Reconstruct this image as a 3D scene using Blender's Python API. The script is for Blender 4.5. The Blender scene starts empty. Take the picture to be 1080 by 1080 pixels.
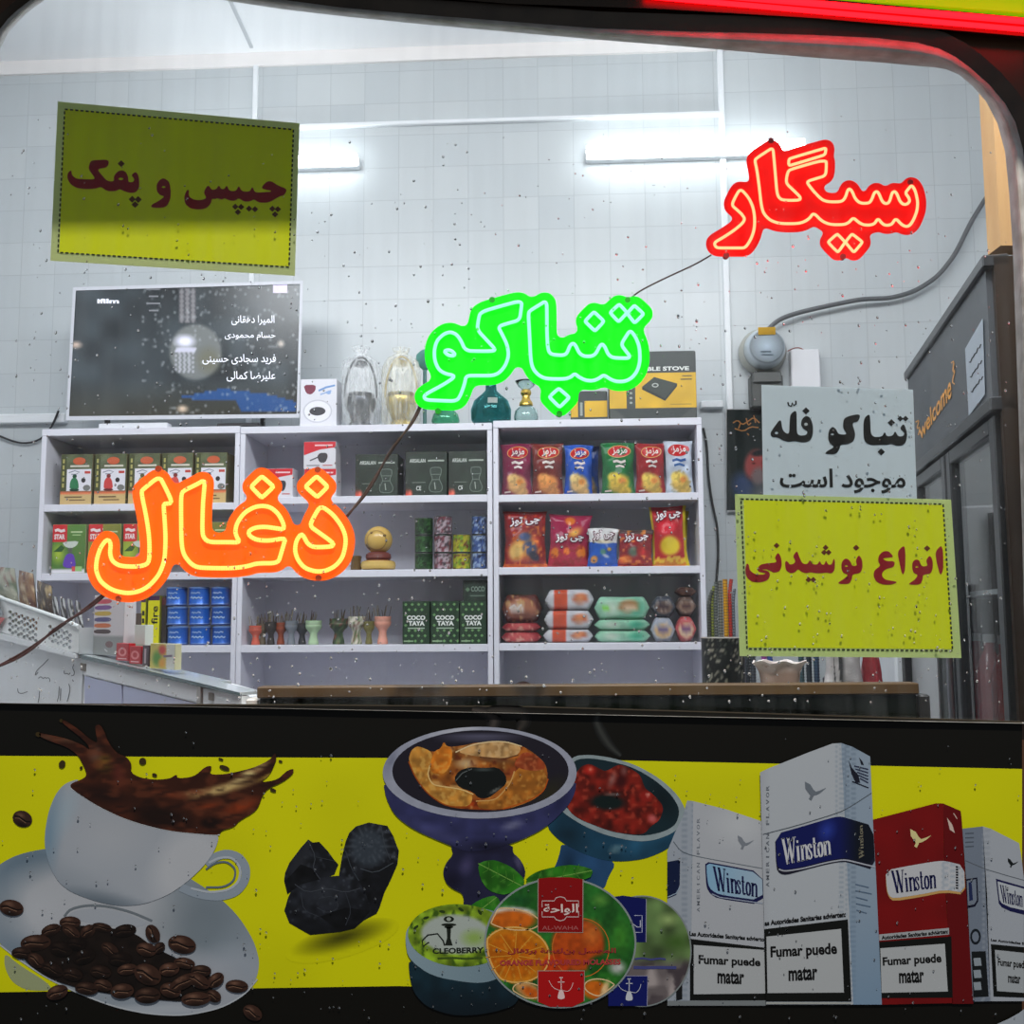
import bpy, math, random
import numpy as np
from mathutils import Vector, Matrix
from mathutils.geometry import delaunay_2d_cdt

S = bpy.context.scene
COL = S.collection
random.seed(7)
rng = np.random.default_rng(11)

# ------------------------------------------------------------------ camera
F = 1080.0
PITCH, ROLL = math.radians(5.9), math.radians(0.35)
CAM = np.array([0.0, 0.0, 1.5])
_r0 = np.array([1.0, 0, 0]); _u0 = np.array([0, -math.sin(PITCH), math.cos(PITCH)])
FWD = np.array([0, math.cos(PITCH), math.sin(PITCH)])
RIGHT = _r0 * math.cos(ROLL) - _u0 * math.sin(ROLL)
UP = _u0 * math.cos(ROLL) + _r0 * math.sin(ROLL)
cd = bpy.data.cameras.new('camera'); cd.sensor_width = 36; cd.lens = 36.0
cam = bpy.data.objects.new('camera', cd); COL.objects.link(cam)
cam.matrix_world = Matrix(((RIGHT[0], UP[0], -FWD[0], CAM[0]), (RIGHT[1], UP[1], -FWD[1], CAM[1]),
                           (RIGHT[2], UP[2], -FWD[2], CAM[2]), (0, 0, 0, 1)))
cd.clip_start = 0.02
S.camera = cam

# ------------------------------------------------------------------ world, lamps, exposure
wd = bpy.data.worlds.new('dusk_sky'); S.world = wd; wd.use_nodes = True
bg = wd.node_tree.nodes['Background']
bg.inputs['Color'].default_value = (0.78, 0.88, 1.0, 1); bg.inputs['Strength'].default_value = 0.27


def area(name, loc, target, sx, sy, power, color):
    l = bpy.data.lights.new(name, 'AREA'); l.shape = 'RECTANGLE'; l.size = sx; l.size_y = sy
    l.energy = power; l.color = color
    o = bpy.data.objects.new(name, l); COL.objects.link(o); o.location = loc
    d = Vector(target) - Vector(loc); o.rotation_euler = d.to_track_quat('-Z', 'Y').to_euler()
    return o


area('street_lamp_light', (0.5, -1.9, 6.3), (0.1, 1.4, 1.6), 0.12, 0.12, 345, (1.0, 0.95, 0.86))
area('ceiling_lamp_light_left', (-0.9, 1.56, 3.2), (-0.9, 3.2, 1.3), 1.3, 0.5, 33, (0.92, 0.965, 1.0))
area('ceiling_lamp_light_right', (0.6, 1.56, 3.2), (0.5, 3.2, 1.3), 1.3, 0.5, 31, (0.92, 0.965, 1.0))
S.view_settings.view_transform = 'Standard'
S.view_settings.look = 'None'
S.view_settings.gamma = 1.0
S.view_settings.use_curve_mapping = False
S.view_settings.exposure = 0.0
S.cycles.max_bounces = 8
S.cycles.transparent_max_bounces = 24
S.cycles.caustics_reflective = False
S.cycles.caustics_refractive = False

# ------------------------------------------------------------------ planes seen in the place (y = y0 + k x)
GL = (1.40, 0.0)            # the window glass
BAN = (1.362, 0.0)          # the printed banner below it
WALL = (3.60, -0.053)       # tiled rear wall
SHELF = (3.28, -0.053)      # front edge of the shelving
FACE = (-2.435, 4.5)        # doors of the drinks fridge
FRZ = (1.35, -1.10)         # front of the white counters


def P(px, py, pl, off=0.0):
    """Point of a plane seen at a photo position; off moves the plane towards the camera."""
    px = np.asarray(px, float); py = np.asarray(py, float)
    d = (FWD + np.multiply.outer((px - 540) / F, RIGHT) + np.multiply.outer((540 - py) / F, UP))
    t = (pl[0] - off) / (d[..., 1] - pl[1] * d[..., 0])
    return CAM + d * t[..., None]


def on(pl):
    return lambda x, y, z=0.0: P(x, y, pl, z)


def lin(c):
    c = np.asarray(c, float) / 255.0
    return np.where(c <= 0.04045, c / 12.92, ((c + 0.055) / 1.055) ** 2.4)


# ------------------------------------------------------------------ materials
def newmat(name):
    m = bpy.data.materials.new(name); m.use_nodes = True
    return m, m.node_tree, m.node_tree.nodes['Principled BSDF']


_vm = {}


def vm(rough=0.5, metal=0.0, coat=0.0, emit=0.0, bump=0.0):
    """Surface whose own colours (prints, paints) are stored per vertex."""
    key = (rough, metal, coat, emit, bump)
    if key not in _vm:
        m, t, b = newmat('coloured_surface_%d' % len(_vm))
        a = t.nodes.new('ShaderNodeAttribute'); a.attribute_name = 'Col'
        t.links.new(a.outputs['Color'], b.inputs['Base Color'])
        b.inputs['Roughness'].default_value = rough; b.inputs['Metallic'].default_value = metal
        b.inputs['Coat Weight'].default_value = coat
        if emit:
            t.links.new(a.outputs['Color'], b.inputs['Emission Color']); b.inputs['Emission Strength'].default_value = emit
        if bump:
            n = t.nodes.new('ShaderNodeTexNoise'); n.inputs['Scale'].default_value = 60
            bp = t.nodes.new('ShaderNodeBump'); bp.inputs['Strength'].default_value = bump; bp.inputs['Distance'].default_value = 0.01
            t.links.new(n.outputs['Fac'], bp.inputs['Height']); t.links.new(bp.outputs['Normal'], b.inputs['Normal'])
        _vm[key] = m
    return _vm[key]


MATTE, SATIN, GLOSS = vm(0.75), vm(0.45), vm(0.22)
METAL = vm(0.3, 1.0)
CRINKLE = vm(0.3, 0, 0.2, 0, 0.6)
PAPER = vm(0.85)
_t = PAPER.node_tree; _a = [n for n in _t.nodes if n.type == 'ATTRIBUTE'][0]; _b = _t.nodes['Principled BSDF']; _o = [n for n in _t.nodes if n.type == 'OUTPUT_MATERIAL'][0]
_tl = _t.nodes.new('ShaderNodeBsdfTranslucent'); _mx = _t.nodes.new('ShaderNodeMixShader'); _mx.inputs[0].default_value = 0.5
_t.links.new(_a.outputs['Color'], _tl.inputs[0]); _t.links.new(_b.outputs[0], _mx.inputs[1]); _t.links.new(_tl.outputs[0], _mx.inputs[2]); _t.links.new(_mx.outputs[0], _o.inputs[0])


def noisy(name, c1, c2, scale, rough=0.6, stretch=(1, 1, 1), bump=0.0):
    m, t, b = newmat(name)
    tc = t.nodes.new('ShaderNodeTexCoord'); mp = t.nodes.new('ShaderNodeMapping'); mp.inputs['Scale'].default_value = stretch
    n = t.nodes.new('ShaderNodeTexNoise'); n.inputs['Scale'].default_value = scale; n.inputs['Detail'].default_value = 5
    r = t.nodes.new('ShaderNodeValToRGB')
    r.color_ramp.elements[0].position = 0.3; r.color_ramp.elements[0].color = (*lin(c1), 1)
    r.color_ramp.elements[1].position = 0.7; r.color_ramp.elements[1].color = (*lin(c2), 1)
    t.links.new(tc.outputs['Object'], mp.inputs['Vector']); t.links.new(mp.outputs[0], n.inputs['Vector'])
    t.links.new(n.outputs['Fac'], r.inputs['Fac']); t.links.new(r.outputs['Color'], b.inputs['Base Color'])
    b.inputs['Roughness'].default_value = rough
    if bump:
        bp = t.nodes.new('ShaderNodeBump'); bp.inputs['Strength'].default_value = bump; bp.inputs['Distance'].default_value = 0.004
        t.links.new(n.outputs['Fac'], bp.inputs['Height']); t.links.new(bp.outputs['Normal'], b.inputs['Normal'])
    return m


def tiles():
    m, t, b = newmat('white_wall_tile')
    tc = t.nodes.new('ShaderNodeTexCoord'); sp = t.nodes.new('ShaderNodeSeparateXYZ'); cb = t.nodes.new('ShaderNodeCombineXYZ')
    t.links.new(tc.outputs['Object'], sp.inputs[0]); t.links.new(sp.outputs['X'], cb.inputs['X']); t.links.new(sp.outputs['Z'], cb.inputs['Y'])
    br = t.nodes.new('ShaderNodeTexBrick'); br.offset = 0.0; br.squash = 1.0
    br.inputs['Scale'].default_value = 1.0; br.inputs['Brick Width'].default_value = 0.1285; br.inputs['Row Height'].default_value = 0.1245
    br.inputs['Mortar Size'].default_value = 0.0012; br.inputs['Mortar Smooth'].default_value = 0.2; br.inputs['Bias'].default_value = 0
    br.inputs['Color1'].default_value = (*lin((196, 201, 203)), 1); br.inputs['Color2'].default_value = (*lin((189, 195, 198)), 1)
    br.inputs['Mortar'].default_value = (*lin((176, 181, 184)), 1)
    t.links.new(cb.outputs[0], br.inputs['Vector']); t.links.new(br.outputs['Color'], b.inputs['Base Color'])
    b.inputs['Roughness'].default_value = 0.26; b.inputs['Specular IOR Level'].default_value = 0.28
    n = t.nodes.new('ShaderNodeTexNoise'); n.inputs['Scale'].default_value = 5; t.links.new(cb.outputs[0], n.inputs['Vector'])
    mx = t.nodes.new('ShaderNodeMath'); mx.operation = 'MULTIPLY_ADD'; mx.inputs[1].default_value = 0.5
    iv = t.nodes.new('ShaderNodeMath'); iv.operation = 'SUBTRACT'; iv.inputs[0].default_value = 1.0
    t.links.new(br.outputs['Fac'], iv.inputs[1]); t.links.new(n.outputs['Fac'], mx.inputs[0]); t.links.new(iv.outputs[0], mx.inputs[2])
    bp = t.nodes.new('ShaderNodeBump'); bp.inputs['Strength'].default_value = 0.35; bp.inputs['Distance'].default_value = 0.003
    t.links.new(mx.outputs[0], bp.inputs['Height']); t.links.new(bp.outputs['Normal'], b.inputs['Normal'])
    return m


def flat(name, rgb, rough=0.5, metal=0.0):
    m, t, b = newmat(name); b.inputs['Base Color'].default_value = (*lin(rgb), 1)
    b.inputs['Roughness'].default_value = rough; b.inputs['Metallic'].default_value = metal
    return m


def glow(name, rgb, strength):
    m, t, b = newmat(name); b.inputs['Base Color'].default_value = (*(0.25 * c for c in rgb), 1)
    b.inputs['Emission Color'].default_value = (*rgb, 1); b.inputs['Emission Strength'].default_value = strength
    return m


def glassy(name, tint=(1, 1, 1), dirt=0.0, gloss=0.06, streaks=True):
    m = bpy.data.materials.new(name); m.use_nodes = True; t = m.node_tree; t.nodes.clear()
    out = t.nodes.new('ShaderNodeOutputMaterial')
    tr = t.nodes.new('ShaderNodeBsdfTransparent'); tr.inputs[0].default_value = (*tint, 1)
    gl = t.nodes.new('ShaderNodeBsdfGlossy'); gl.inputs['Roughness'].default_value = 0.02
    lw = t.nodes.new('ShaderNodeLayerWeight'); lw.inputs[0].default_value = 0.5
    pw = t.nodes.new('ShaderNodeMath'); pw.operation = 'POWER'; pw.inputs[1].default_value = 4.0
    ml = t.nodes.new('ShaderNodeMath'); ml.operation = 'MULTIPLY_ADD'; ml.inputs[1].default_value = 0.6; ml.inputs[2].default_value = gloss
    t.links.new(lw.outputs['Facing'], pw.inputs[0]); t.links.new(pw.outputs[0], ml.inputs[0])
    m1 = t.nodes.new('ShaderNodeMixShader'); t.links.new(ml.outputs[0], m1.inputs[0]); t.links.new(tr.outputs[0], m1.inputs[1]); t.links.new(gl.outputs[0], m1.inputs[2])
    last = m1
    if dirt:
        tc = t.nodes.new('ShaderNodeTexCoord'); mp = t.nodes.new('ShaderNodeMapping'); mp.inputs['Scale'].default_value = (26, 1, 1.6)
        mp.inputs['Rotation'].default_value = (0, 0.22, 0)
        n = t.nodes.new('ShaderNodeTexNoise'); n.inputs['Scale'].default_value = 2.0; n.inputs['Detail'].default_value = 7; n.inputs['Roughness'].default_value = 0.65
        n2 = t.nodes.new('ShaderNodeTexNoise'); n2.inputs['Scale'].default_value = 3.0; n2.inputs['Detail'].default_value = 3
        t.links.new(tc.outputs['Object'], mp.inputs[0]); t.links.new(mp.outputs[0], n.inputs['Vector']); t.links.new(tc.outputs['Object'], n2.inputs['Vector'])
        r = t.nodes.new('ShaderNodeMapRange'); r.inputs[1].default_value = 0.38; r.inputs[2].default_value = 0.8; r.inputs[3].default_value = 0.0; r.inputs[4].default_value = dirt
        mm = t.nodes.new('ShaderNodeMath'); mm.operation = 'MULTIPLY'
        t.links.new(n.outputs['Fac'], r.inputs[0]); t.links.new(r.outputs[0], mm.inputs[0]); t.links.new(n2.outputs['Fac'], mm.inputs[1])
        df = t.nodes.new('ShaderNodeBsdfDiffuse'); df.inputs[0].default_value = (0.8, 0.82, 0.84, 1)
        tl = t.nodes.new('ShaderNodeBsdfTranslucent'); tl.inputs[0].default_value = (0.8, 0.82, 0.84, 1)
        ad = t.nodes.new('ShaderNodeMixShader'); ad.inputs[0].default_value = 0.5
        t.links.new(df.outputs[0], ad.inputs[1]); t.links.new(tl.outputs[0], ad.inputs[2])
        m2 = t.nodes.new('ShaderNodeMixShader'); t.links.new(mm.outputs[0], m2.inputs[0]); t.links.new(m1.outputs[0], m2.inputs[1]); t.links.new(ad.outputs[0], m2.inputs[2])
        last = m2
    t.links.new(last.outputs[0], out.inputs[0])
    return m


def film(name, amount, tint=(0.9, 0.92, 0.93)):
    """Clear crinkled plastic film."""
    m = bpy.data.materials.new(name); m.use_nodes = True; t = m.node_tree; t.nodes.clear()
    out = t.nodes.new('ShaderNodeOutputMaterial'); tr = t.nodes.new('ShaderNodeBsdfTransparent')
    b = t.nodes.new('ShaderNodeBsdfPrincipled'); b.inputs['Base Color'].default_value = (*tint, 1); b.inputs['Roughness'].default_value = 0.2
    tc = t.nodes.new('ShaderNodeTexCoord'); mp = t.nodes.new('ShaderNodeMapping'); mp.inputs['Scale'].default_value = (70, 70, 18)
    n = t.nodes.new('ShaderNodeTexNoise'); n.inputs['Scale'].default_value = 1.0; n.inputs['Detail'].default_value = 4
    t.links.new(tc.outputs['Object'], mp.inputs[0]); t.links.new(mp.outputs[0], n.inputs['Vector'])
    r = t.nodes.new('ShaderNodeMapRange'); r.inputs[1].default_value = 0.35; r.inputs[2].default_value = 0.7; r.inputs[3].default_value = amount * 0.3; r.inputs[4].default_value = amount
    t.links.new(n.outputs['Fac'], r.inputs[0])
    bp = t.nodes.new('ShaderNodeBump'); bp.inputs['Strength'].default_value = 0.8; bp.inputs['Distance'].default_value = 0.01
    t.links.new(n.outputs['Fac'], bp.inputs['Height']); t.links.new(bp.outputs['Normal'], b.inputs['Normal'])
    mx = t.nodes.new('ShaderNodeMixShader'); t.links.new(r.outputs[0], mx.inputs[0]); t.links.new(tr.outputs[0], mx.inputs[1]); t.links.new(b.outputs[0], mx.inputs[2])
    t.links.new(mx.outputs[0], out.inputs[0])
    return m


def realglass(name, tint, ior=1.45, rough=0.0):
    m = bpy.data.materials.new(name); m.use_nodes = True; t = m.node_tree; t.nodes.clear()
    out = t.nodes.new('ShaderNodeOutputMaterial'); g = t.nodes.new('ShaderNodeBsdfGlass')
    g.inputs['Color'].default_value = (*tint, 1); g.inputs['IOR'].default_value = ior; g.inputs['Roughness'].default_value = rough
    t.links.new(g.outputs[0], out.inputs[0])
    return m


# ------------------------------------------------------------------ mesh building
def chaikin(pts, n=2, closed=True):
    p = np.asarray(pts, float)
    for _ in range(n):
        q = np.roll(p, -1, 0) if closed else p[1:]
        a = p if closed else p[:-1]
        r = np.empty((2 * len(a), p.shape[1])); r[0::2] = a * 0.78 + q * 0.22; r[1::2] = a * 0.22 + q * 0.78
        p = r if closed else np.vstack([p[:1], r, p[-1:]])
    return p


def ellipse(cx, cy, rx, ry, ang=0, n=40):
    a = np.linspace(0, 2 * math.pi, n, endpoint=False); c, s = math.cos(math.radians(ang)), math.sin(math.radians(ang))
    x, y = rx * np.cos(a), ry * np.sin(a)
    return np.stack([cx + x * c - y * s, cy + x * s + y * c], 1)


def diamond(cx, cy, r):
    return np.array([(cx, cy - r), (cx + r * 1.05, cy), (cx, cy + r), (cx - r * 1.05, cy)], float)


def inside(loops, pts):
    r = np.zeros(len(pts), bool); x, y = pts[:, 0], pts[:, 1]
    for L in loops:
        L = np.asarray(L); a, b = L, np.roll(L, -1, 0)
        for (x0, y0), (x1, y1) in zip(a, b):
            if y0 == y1:
                continue
            k = ((y0 > y) != (y1 > y))
            if k.any():
                r[k] ^= x[k] < (x1 - x0) * (y[k] - y0) / (y1 - y0) + x0
    return r


def fill(loops, spacing=None):
    """Triangles covering closed loops by the even-odd rule, with inner points when a spacing is given."""
    vs, es = [], []
    for L in loops:
        L = np.asarray(L, float)
        if spacing:
            q = []
            for a, b in zip(L, np.roll(L, -1, 0)):
                k = max(1, int(np.hypot(*(b - a)) / spacing))
                q += [a + (b - a) * i / k for i in range(k)]
            L = np.array(q)
        k = len(vs); vs += [tuple(p) for p in L]; es += [(k + i, k + (i + 1) % len(L)) for i in range(len(L))]
    if spacing:
        A = np.array(vs); lo, hi = A.min(0), A.max(0)
        gx, gy = np.meshgrid(np.arange(lo[0] + spacing / 2, hi[0], spacing), np.arange(lo[1] + spacing / 2, hi[1], spacing))
        gx = gx + (np.arange(gx.shape[0]) % 2)[:, None] * spacing * 0.5
        G = np.stack([gx.ravel(), gy.ravel()], 1)
        G = G[inside(loops, G)]
        vs += [tuple(p) for p in G]
    o = delaunay_2d_cdt([Vector(p) for p in vs], es, [], 0, 1e-5)
    V = np.array([tuple(p) for p in o[0]]); Fc = np.array([tuple(f) for f in o[2] if len(f) == 3])
    if len(Fc) == 0:
        return V, []
    cen = V[Fc].mean(1)
    return V, Fc[inside(loops, cen)]


class MB:
    def __init__(s, gain=1.0):
        s.v, s.f, s.c, s.m, s.n, s.gain = [], [], [], [], 0, gain

    def add(s, v, f, col, mat=0):
        v = np.asarray(v, float).reshape(-1, 3)
        c = lin(col)
        if c.ndim == 1:
            c = np.tile(c, (len(v), 1))
        s.v.append(v); s.c.append(c)
        for q in f:
            s.f.append(tuple(int(i) + s.n for i in q)); s.m.append(mat)
        s.n += len(v)

    def shape(s, loops, mp, col, z=0.0, spacing=None, mat=0, flip=False):
        """A filled outline (or list of outlines) laid on a surface mp(x, y, z)."""
        if not isinstance(loops, list) or np.isscalar(loops[0][0]):
            loops = [loops]
        loops = [np.asarray(L, float) for L in loops]
        if callable(col) and spacing is None:
            spacing = 3.0
        V, Fc = fill(loops, spacing)
        s.add(mp(V[:, 0], V[:, 1], z), Fc, col(V[:, 0], V[:, 1]) if callable(col) else col, mat)

    def stroke(s, pts, w, mp, col, z=0.0, mat=0, closed=False):
        p = np.asarray(pts, float); n = len(p)
        d = (np.roll(p, -1, 0) - np.roll(p, 1, 0)) if closed else np.gradient(p, axis=0)
        d /= np.maximum(np.hypot(d[:, 0], d[:, 1]), 1e-9)[:, None]
        w = np.broadcast_to(np.asarray(w, float), (n,))[:, None] / 2
        nn = np.stack([-d[:, 1], d[:, 0]], 1)
        q = np.vstack([p + nn * w, p - nn * w])
        k = n if closed else n - 1
        s.add(mp(q[:, 0], q[:, 1], z), [(i, (i + 1) % n, n + (i + 1) % n, n + i) for i in range(k)], col, mat)

    def tri(s, V, Fc, quad, mp, col, z=0.0, mat=0):
        """Flat lettering in a unit box laid into a quad (tl, tr, br, bl)."""
        q = np.asarray(quad, float); u, v = V[:, 0:1], V[:, 1:2]
        p = q[0] * (1 - u) * (1 - v) + q[1] * u * (1 - v) + q[2] * u * v + q[3] * (1 - u) * v
        s.add(mp(p[:, 0], p[:, 1], z), Fc, col, mat)

    def box(s, x0, x1, y0, y1, z0, z1, mp, col, mat=0, bev=0.0):
        b = min(bev, (x1 - x0) * .3, (y1 - y0) * .3, (z1 - z0) * .3)
        if b <= 0:
            X = np.array([x0, x1, x1, x0] * 2, float); Y = np.array([y0, y0, y1, y1] * 2, float); Z = np.array([z0] * 4 + [z1] * 4, float)
            s.add(mp(X, Y, Z), [(0, 3, 2, 1), (4, 5, 6, 7), (0, 1, 5, 4), (1, 2, 6, 5), (2, 3, 7, 6), (3, 0, 4, 7)], col, mat)
            return
        pts = []
        for zz, ins in ((z0, b), (z0 + b, 0), (z1 - b, 0), (z1, b)):
            a0, a1, c0, c1 = x0 + ins, x1 - ins, y0 + ins, y1 - ins
            e = b if ins == 0 else b * .5
            pts += [(a0 + e, c0, zz), (a1 - e, c0, zz), (a1, c0 + e, zz), (a1, c1 - e, zz), (a1 - e, c1, zz), (a0 + e, c1, zz), (a0, c1 - e, zz), (a0, c0 + e, zz)]
        A = np.array(pts); fs = [tuple(range(7, -1, -1)), tuple(range(24, 32))]
        for r in range(3):
            for i in range(8):
                j = (i + 1) % 8; fs.append((r * 8 + i, r * 8 + j, r * 8 + 8 + j, r * 8 + 8 + i))
        s.add(mp(A[:, 0], A[:, 1], A[:, 2]), fs, col, mat)

    def lathe(s, prof, mp, col, cx=0, cy=0, n=28, mat=0, cols=None, wob=None):
        """prof: (radius, height) pairs; local axes."""
        prof = np.asarray(prof, float); a = np.linspace(0, 2 * math.pi, n, endpoint=False)
        X, Y, Z, C = [], [], [], []
        for i, (r, h) in enumerate(prof):
            rr = r * (wob(a, i) if wob else 1.0)
            X.append(cx + rr * np.cos(a)); Y.append(cy + rr * np.sin(a)); Z.append(np.full(n, h))
            C.append(np.tile(np.asarray(cols[i] if cols else col, float), (n, 1)))
        m = len(prof); fs = []
        for i in range(m - 1):
            for j in range(n):
                k = (j + 1) % n; fs.append((i * n + j, i * n + k, i * n + n + k, i * n + n + j))
        if prof[0][0] > 1e-6:
            fs.append(tuple(range(n - 1, -1, -1)))
        if prof[-1][0] > 1e-6:
            fs.append(tuple(range((m - 1) * n, m * n)))
        s.add(mp(np.concatenate(X), np.concatenate(Y), np.concatenate(Z)), fs, np.vstack(C), mat)

    def tube(s, pts, r, col, n=6, mat=0, closed=False, cols=None):
        """Round rod along world points."""
        p = np.asarray(pts, float); m = len(p)
        d = (np.roll(p, -1, 0) - np.roll(p, 1, 0)) if closed else np.gradient(p, axis=0)
        d /= np.maximum(np.linalg.norm(d, axis=1), 1e-12)[:, None]
        ref = np.array([0.03, 1.0, 0.05]); ref = ref / np.linalg.norm(ref)
        if np.mean(np.abs(d @ ref)) > 0.8:
            ref = np.array([1.0, 0.05, 0.02])
        u = np.cross(d, ref); u /= np.maximum(np.linalg.norm(u, axis=1), 1e-9)[:, None]; w = np.cross(d, u)
        a = np.linspace(0, 2 * math.pi, n, endpoint=False)
        rr = np.broadcast_to(np.asarray(r, float), (m,))[:, None, None]
        V = p[:, None, :] + rr * (np.cos(a)[None, :, None] * u[:, None, :] + np.sin(a)[None, :, None] * w[:, None, :])
        fs = []
        for i in range(m if closed else m - 1):
            k = (i + 1) % m
            for j in range(n):
                l = (j + 1) % n; fs.append((i * n + j, i * n + l, k * n + l, k * n + j))
        if not closed:
            fs += [tuple(range(n)), tuple(range((m - 1) * n + n - 1, (m - 1) * n - 1, -1))]
        c = np.repeat(np.asarray(cols, float), n, 0) if cols is not None else col
        s.add(V.reshape(-1, 3), fs, c, mat)

    def grid(s, X, Y, Z, mp, col, mat=0, wrap=False):
        """A sheet from 2-D arrays."""
        h, w = X.shape
        fs = [(i * w + j, i * w + (j + 1) % w, (i + 1) * w + (j + 1) % w, (i + 1) * w + j) for i in range(h - 1) for j in range(w if wrap else w - 1)]
        c = np.asarray(col, float)
        s.add(mp(X.ravel(), Y.ravel(), Z.ravel()), fs, c.reshape(-1, 3) if c.ndim > 1 else c, mat)

    def build(s, name, mats, parent=None, loc=None, smooth=35):
        V = np.vstack(s.v)
        if parent is not None:
            base = np.array(parent.location) if parent.parent is None else np.array(parent.parent.location) + np.array(parent.location)
        else:
            base = np.array(loc, float) if loc is not None else np.array([(V[:, 0].min() + V[:, 0].max()) / 2, (V[:, 1].min() + V[:, 1].max()) / 2, V[:, 2].min()])
        me = bpy.data.meshes.new(name)
        me.from_pydata((V - base).tolist(), [], s.f)
        a = me.color_attributes.new('Col', 'FLOAT_COLOR', 'POINT')
        C = np.ones((len(V), 4), np.float32); C[:, :3] = np.clip(np.vstack(s.c) * s.gain, 0, 0.92)
        a.data.foreach_set('color', C.ravel())
        for m in (mats if isinstance(mats, (list, tuple)) else [mats]):
            me.materials.append(m)
        me.polygons.foreach_set('material_index', np.array(s.m, np.int32))
        if smooth:
            me.polygons.foreach_set('use_smooth', np.ones(len(me.polygons), bool))
            me.set_sharp_from_angle(angle=math.radians(smooth))
        me.update()
        o = bpy.data.objects.new(name, me); COL.objects.link(o)
        if parent is not None:
            o.parent = parent
        else:
            o.location = base
        return o


def tag(o, label, cat, group=None):
    o['label'] = label; o['category'] = cat
    if group:
        o['group'] = group
    return o


def thing(name, label, cat, loc, group=None):
    o = bpy.data.objects.new(name, None); COL.objects.link(o); o.location = loc; o.empty_display_size = 0.05
    return tag(o, label, cat, group)


def struct(o):
    o['kind'] = 'structure'; return o


ID = lambda x, y, z: np.stack(np.broadcast_arrays(np.asarray(x, float), np.asarray(y, float), np.asarray(z, float)), -1)

# ------------------------------------------------------------------ lettering
_FORMS = {}
for _ch, _code, _n in [('ا', 0xFE8D, 2), ('ب', 0xFE8F, 4), ('ة', 0xFE93, 2), ('ت', 0xFE95, 4), ('ج', 0xFE9D, 4), ('ح', 0xFEA1, 4), ('خ', 0xFEA5, 4), ('د', 0xFEA9, 2),
                      ('ذ', 0xFEAB, 2), ('ر', 0xFEAD, 2), ('ز', 0xFEAF, 2), ('س', 0xFEB1, 4), ('ش', 0xFEB5, 4), ('ص', 0xFEB9, 4), ('ض', 0xFEBD, 4), ('ع', 0xFEC9, 4),
                      ('غ', 0xFECD, 4), ('ف', 0xFED1, 4), ('ق', 0xFED5, 4), ('ل', 0xFEDD, 4), ('م', 0xFEE1, 4), ('ن', 0xFEE5, 4), ('ه', 0xFEE9, 4), ('و', 0xFEED, 2),
                      ('ک', 0xFB8E, 4), ('گ', 0xFB92, 4), ('پ', 0xFB56, 4), ('چ', 0xFB7A, 4), ('ی', 0xFBFC, 4)]:
    _FORMS[_ch] = (_code, _n)


def persian(t):
    out = ''
    for i, ch in enumerate(t):
        if ch not in _FORMS:
            out += ch; continue
        code, n = _FORMS[ch]
        prev = i > 0 and t[i - 1] in _FORMS and _FORMS[t[i - 1]][1] == 4
        nxt = n == 4 and i + 1 < len(t) and t[i + 1] in _FORMS
        out += chr(code + (3 if prev and nxt else 1 if prev else 2 if nxt else 0))
    return out[::-1]


_txt = {}


def text(s, bold=0.0):
    """Lettering as triangles in a unit box (v down), and its width to height ratio."""
    if (s, bold) in _txt:
        return _txt[(s, bold)]
    c = bpy.data.curves.new('lettering', 'FONT'); c.body = s; c.size = 1; c.resolution_u = 3; c.offset = bold
    o = bpy.data.objects.new('lettering', c); COL.objects.link(o)
    dg = bpy.context.evaluated_depsgraph_get(); dg.update()
    me = bpy.data.meshes.new_from_object(o.evaluated_get(dg))
    V = np.array([v.co[:2] for v in me.vertices]).reshape(-1, 2); Fc = [tuple(p.vertices) for p in me.polygons]
    bpy.data.objects.remove(o); bpy.data.curves.remove(c); bpy.data.meshes.remove(me)
    lo, hi = V.min(0), V.max(0)
    V = (V - lo) / np.maximum(hi - lo, 1e-6); V[:, 1] = 1 - V[:, 1]
    _txt[(s, bold)] = (V, Fc, (hi - lo)[0] / (hi - lo)[1])
    return _txt[(s, bold)]


def write(mb, s, quad, mp, col, z=0.0, bold=0.0, mat=0):
    V, Fc, _ = text(s, bold); mb.tri(V, Fc, quad, mp, col, z, mat)


def rect(x0, y0, x1, y1):
    return np.array([(x0, y0), (x1, y0), (x1, y1), (x0, y1)], float)


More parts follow.
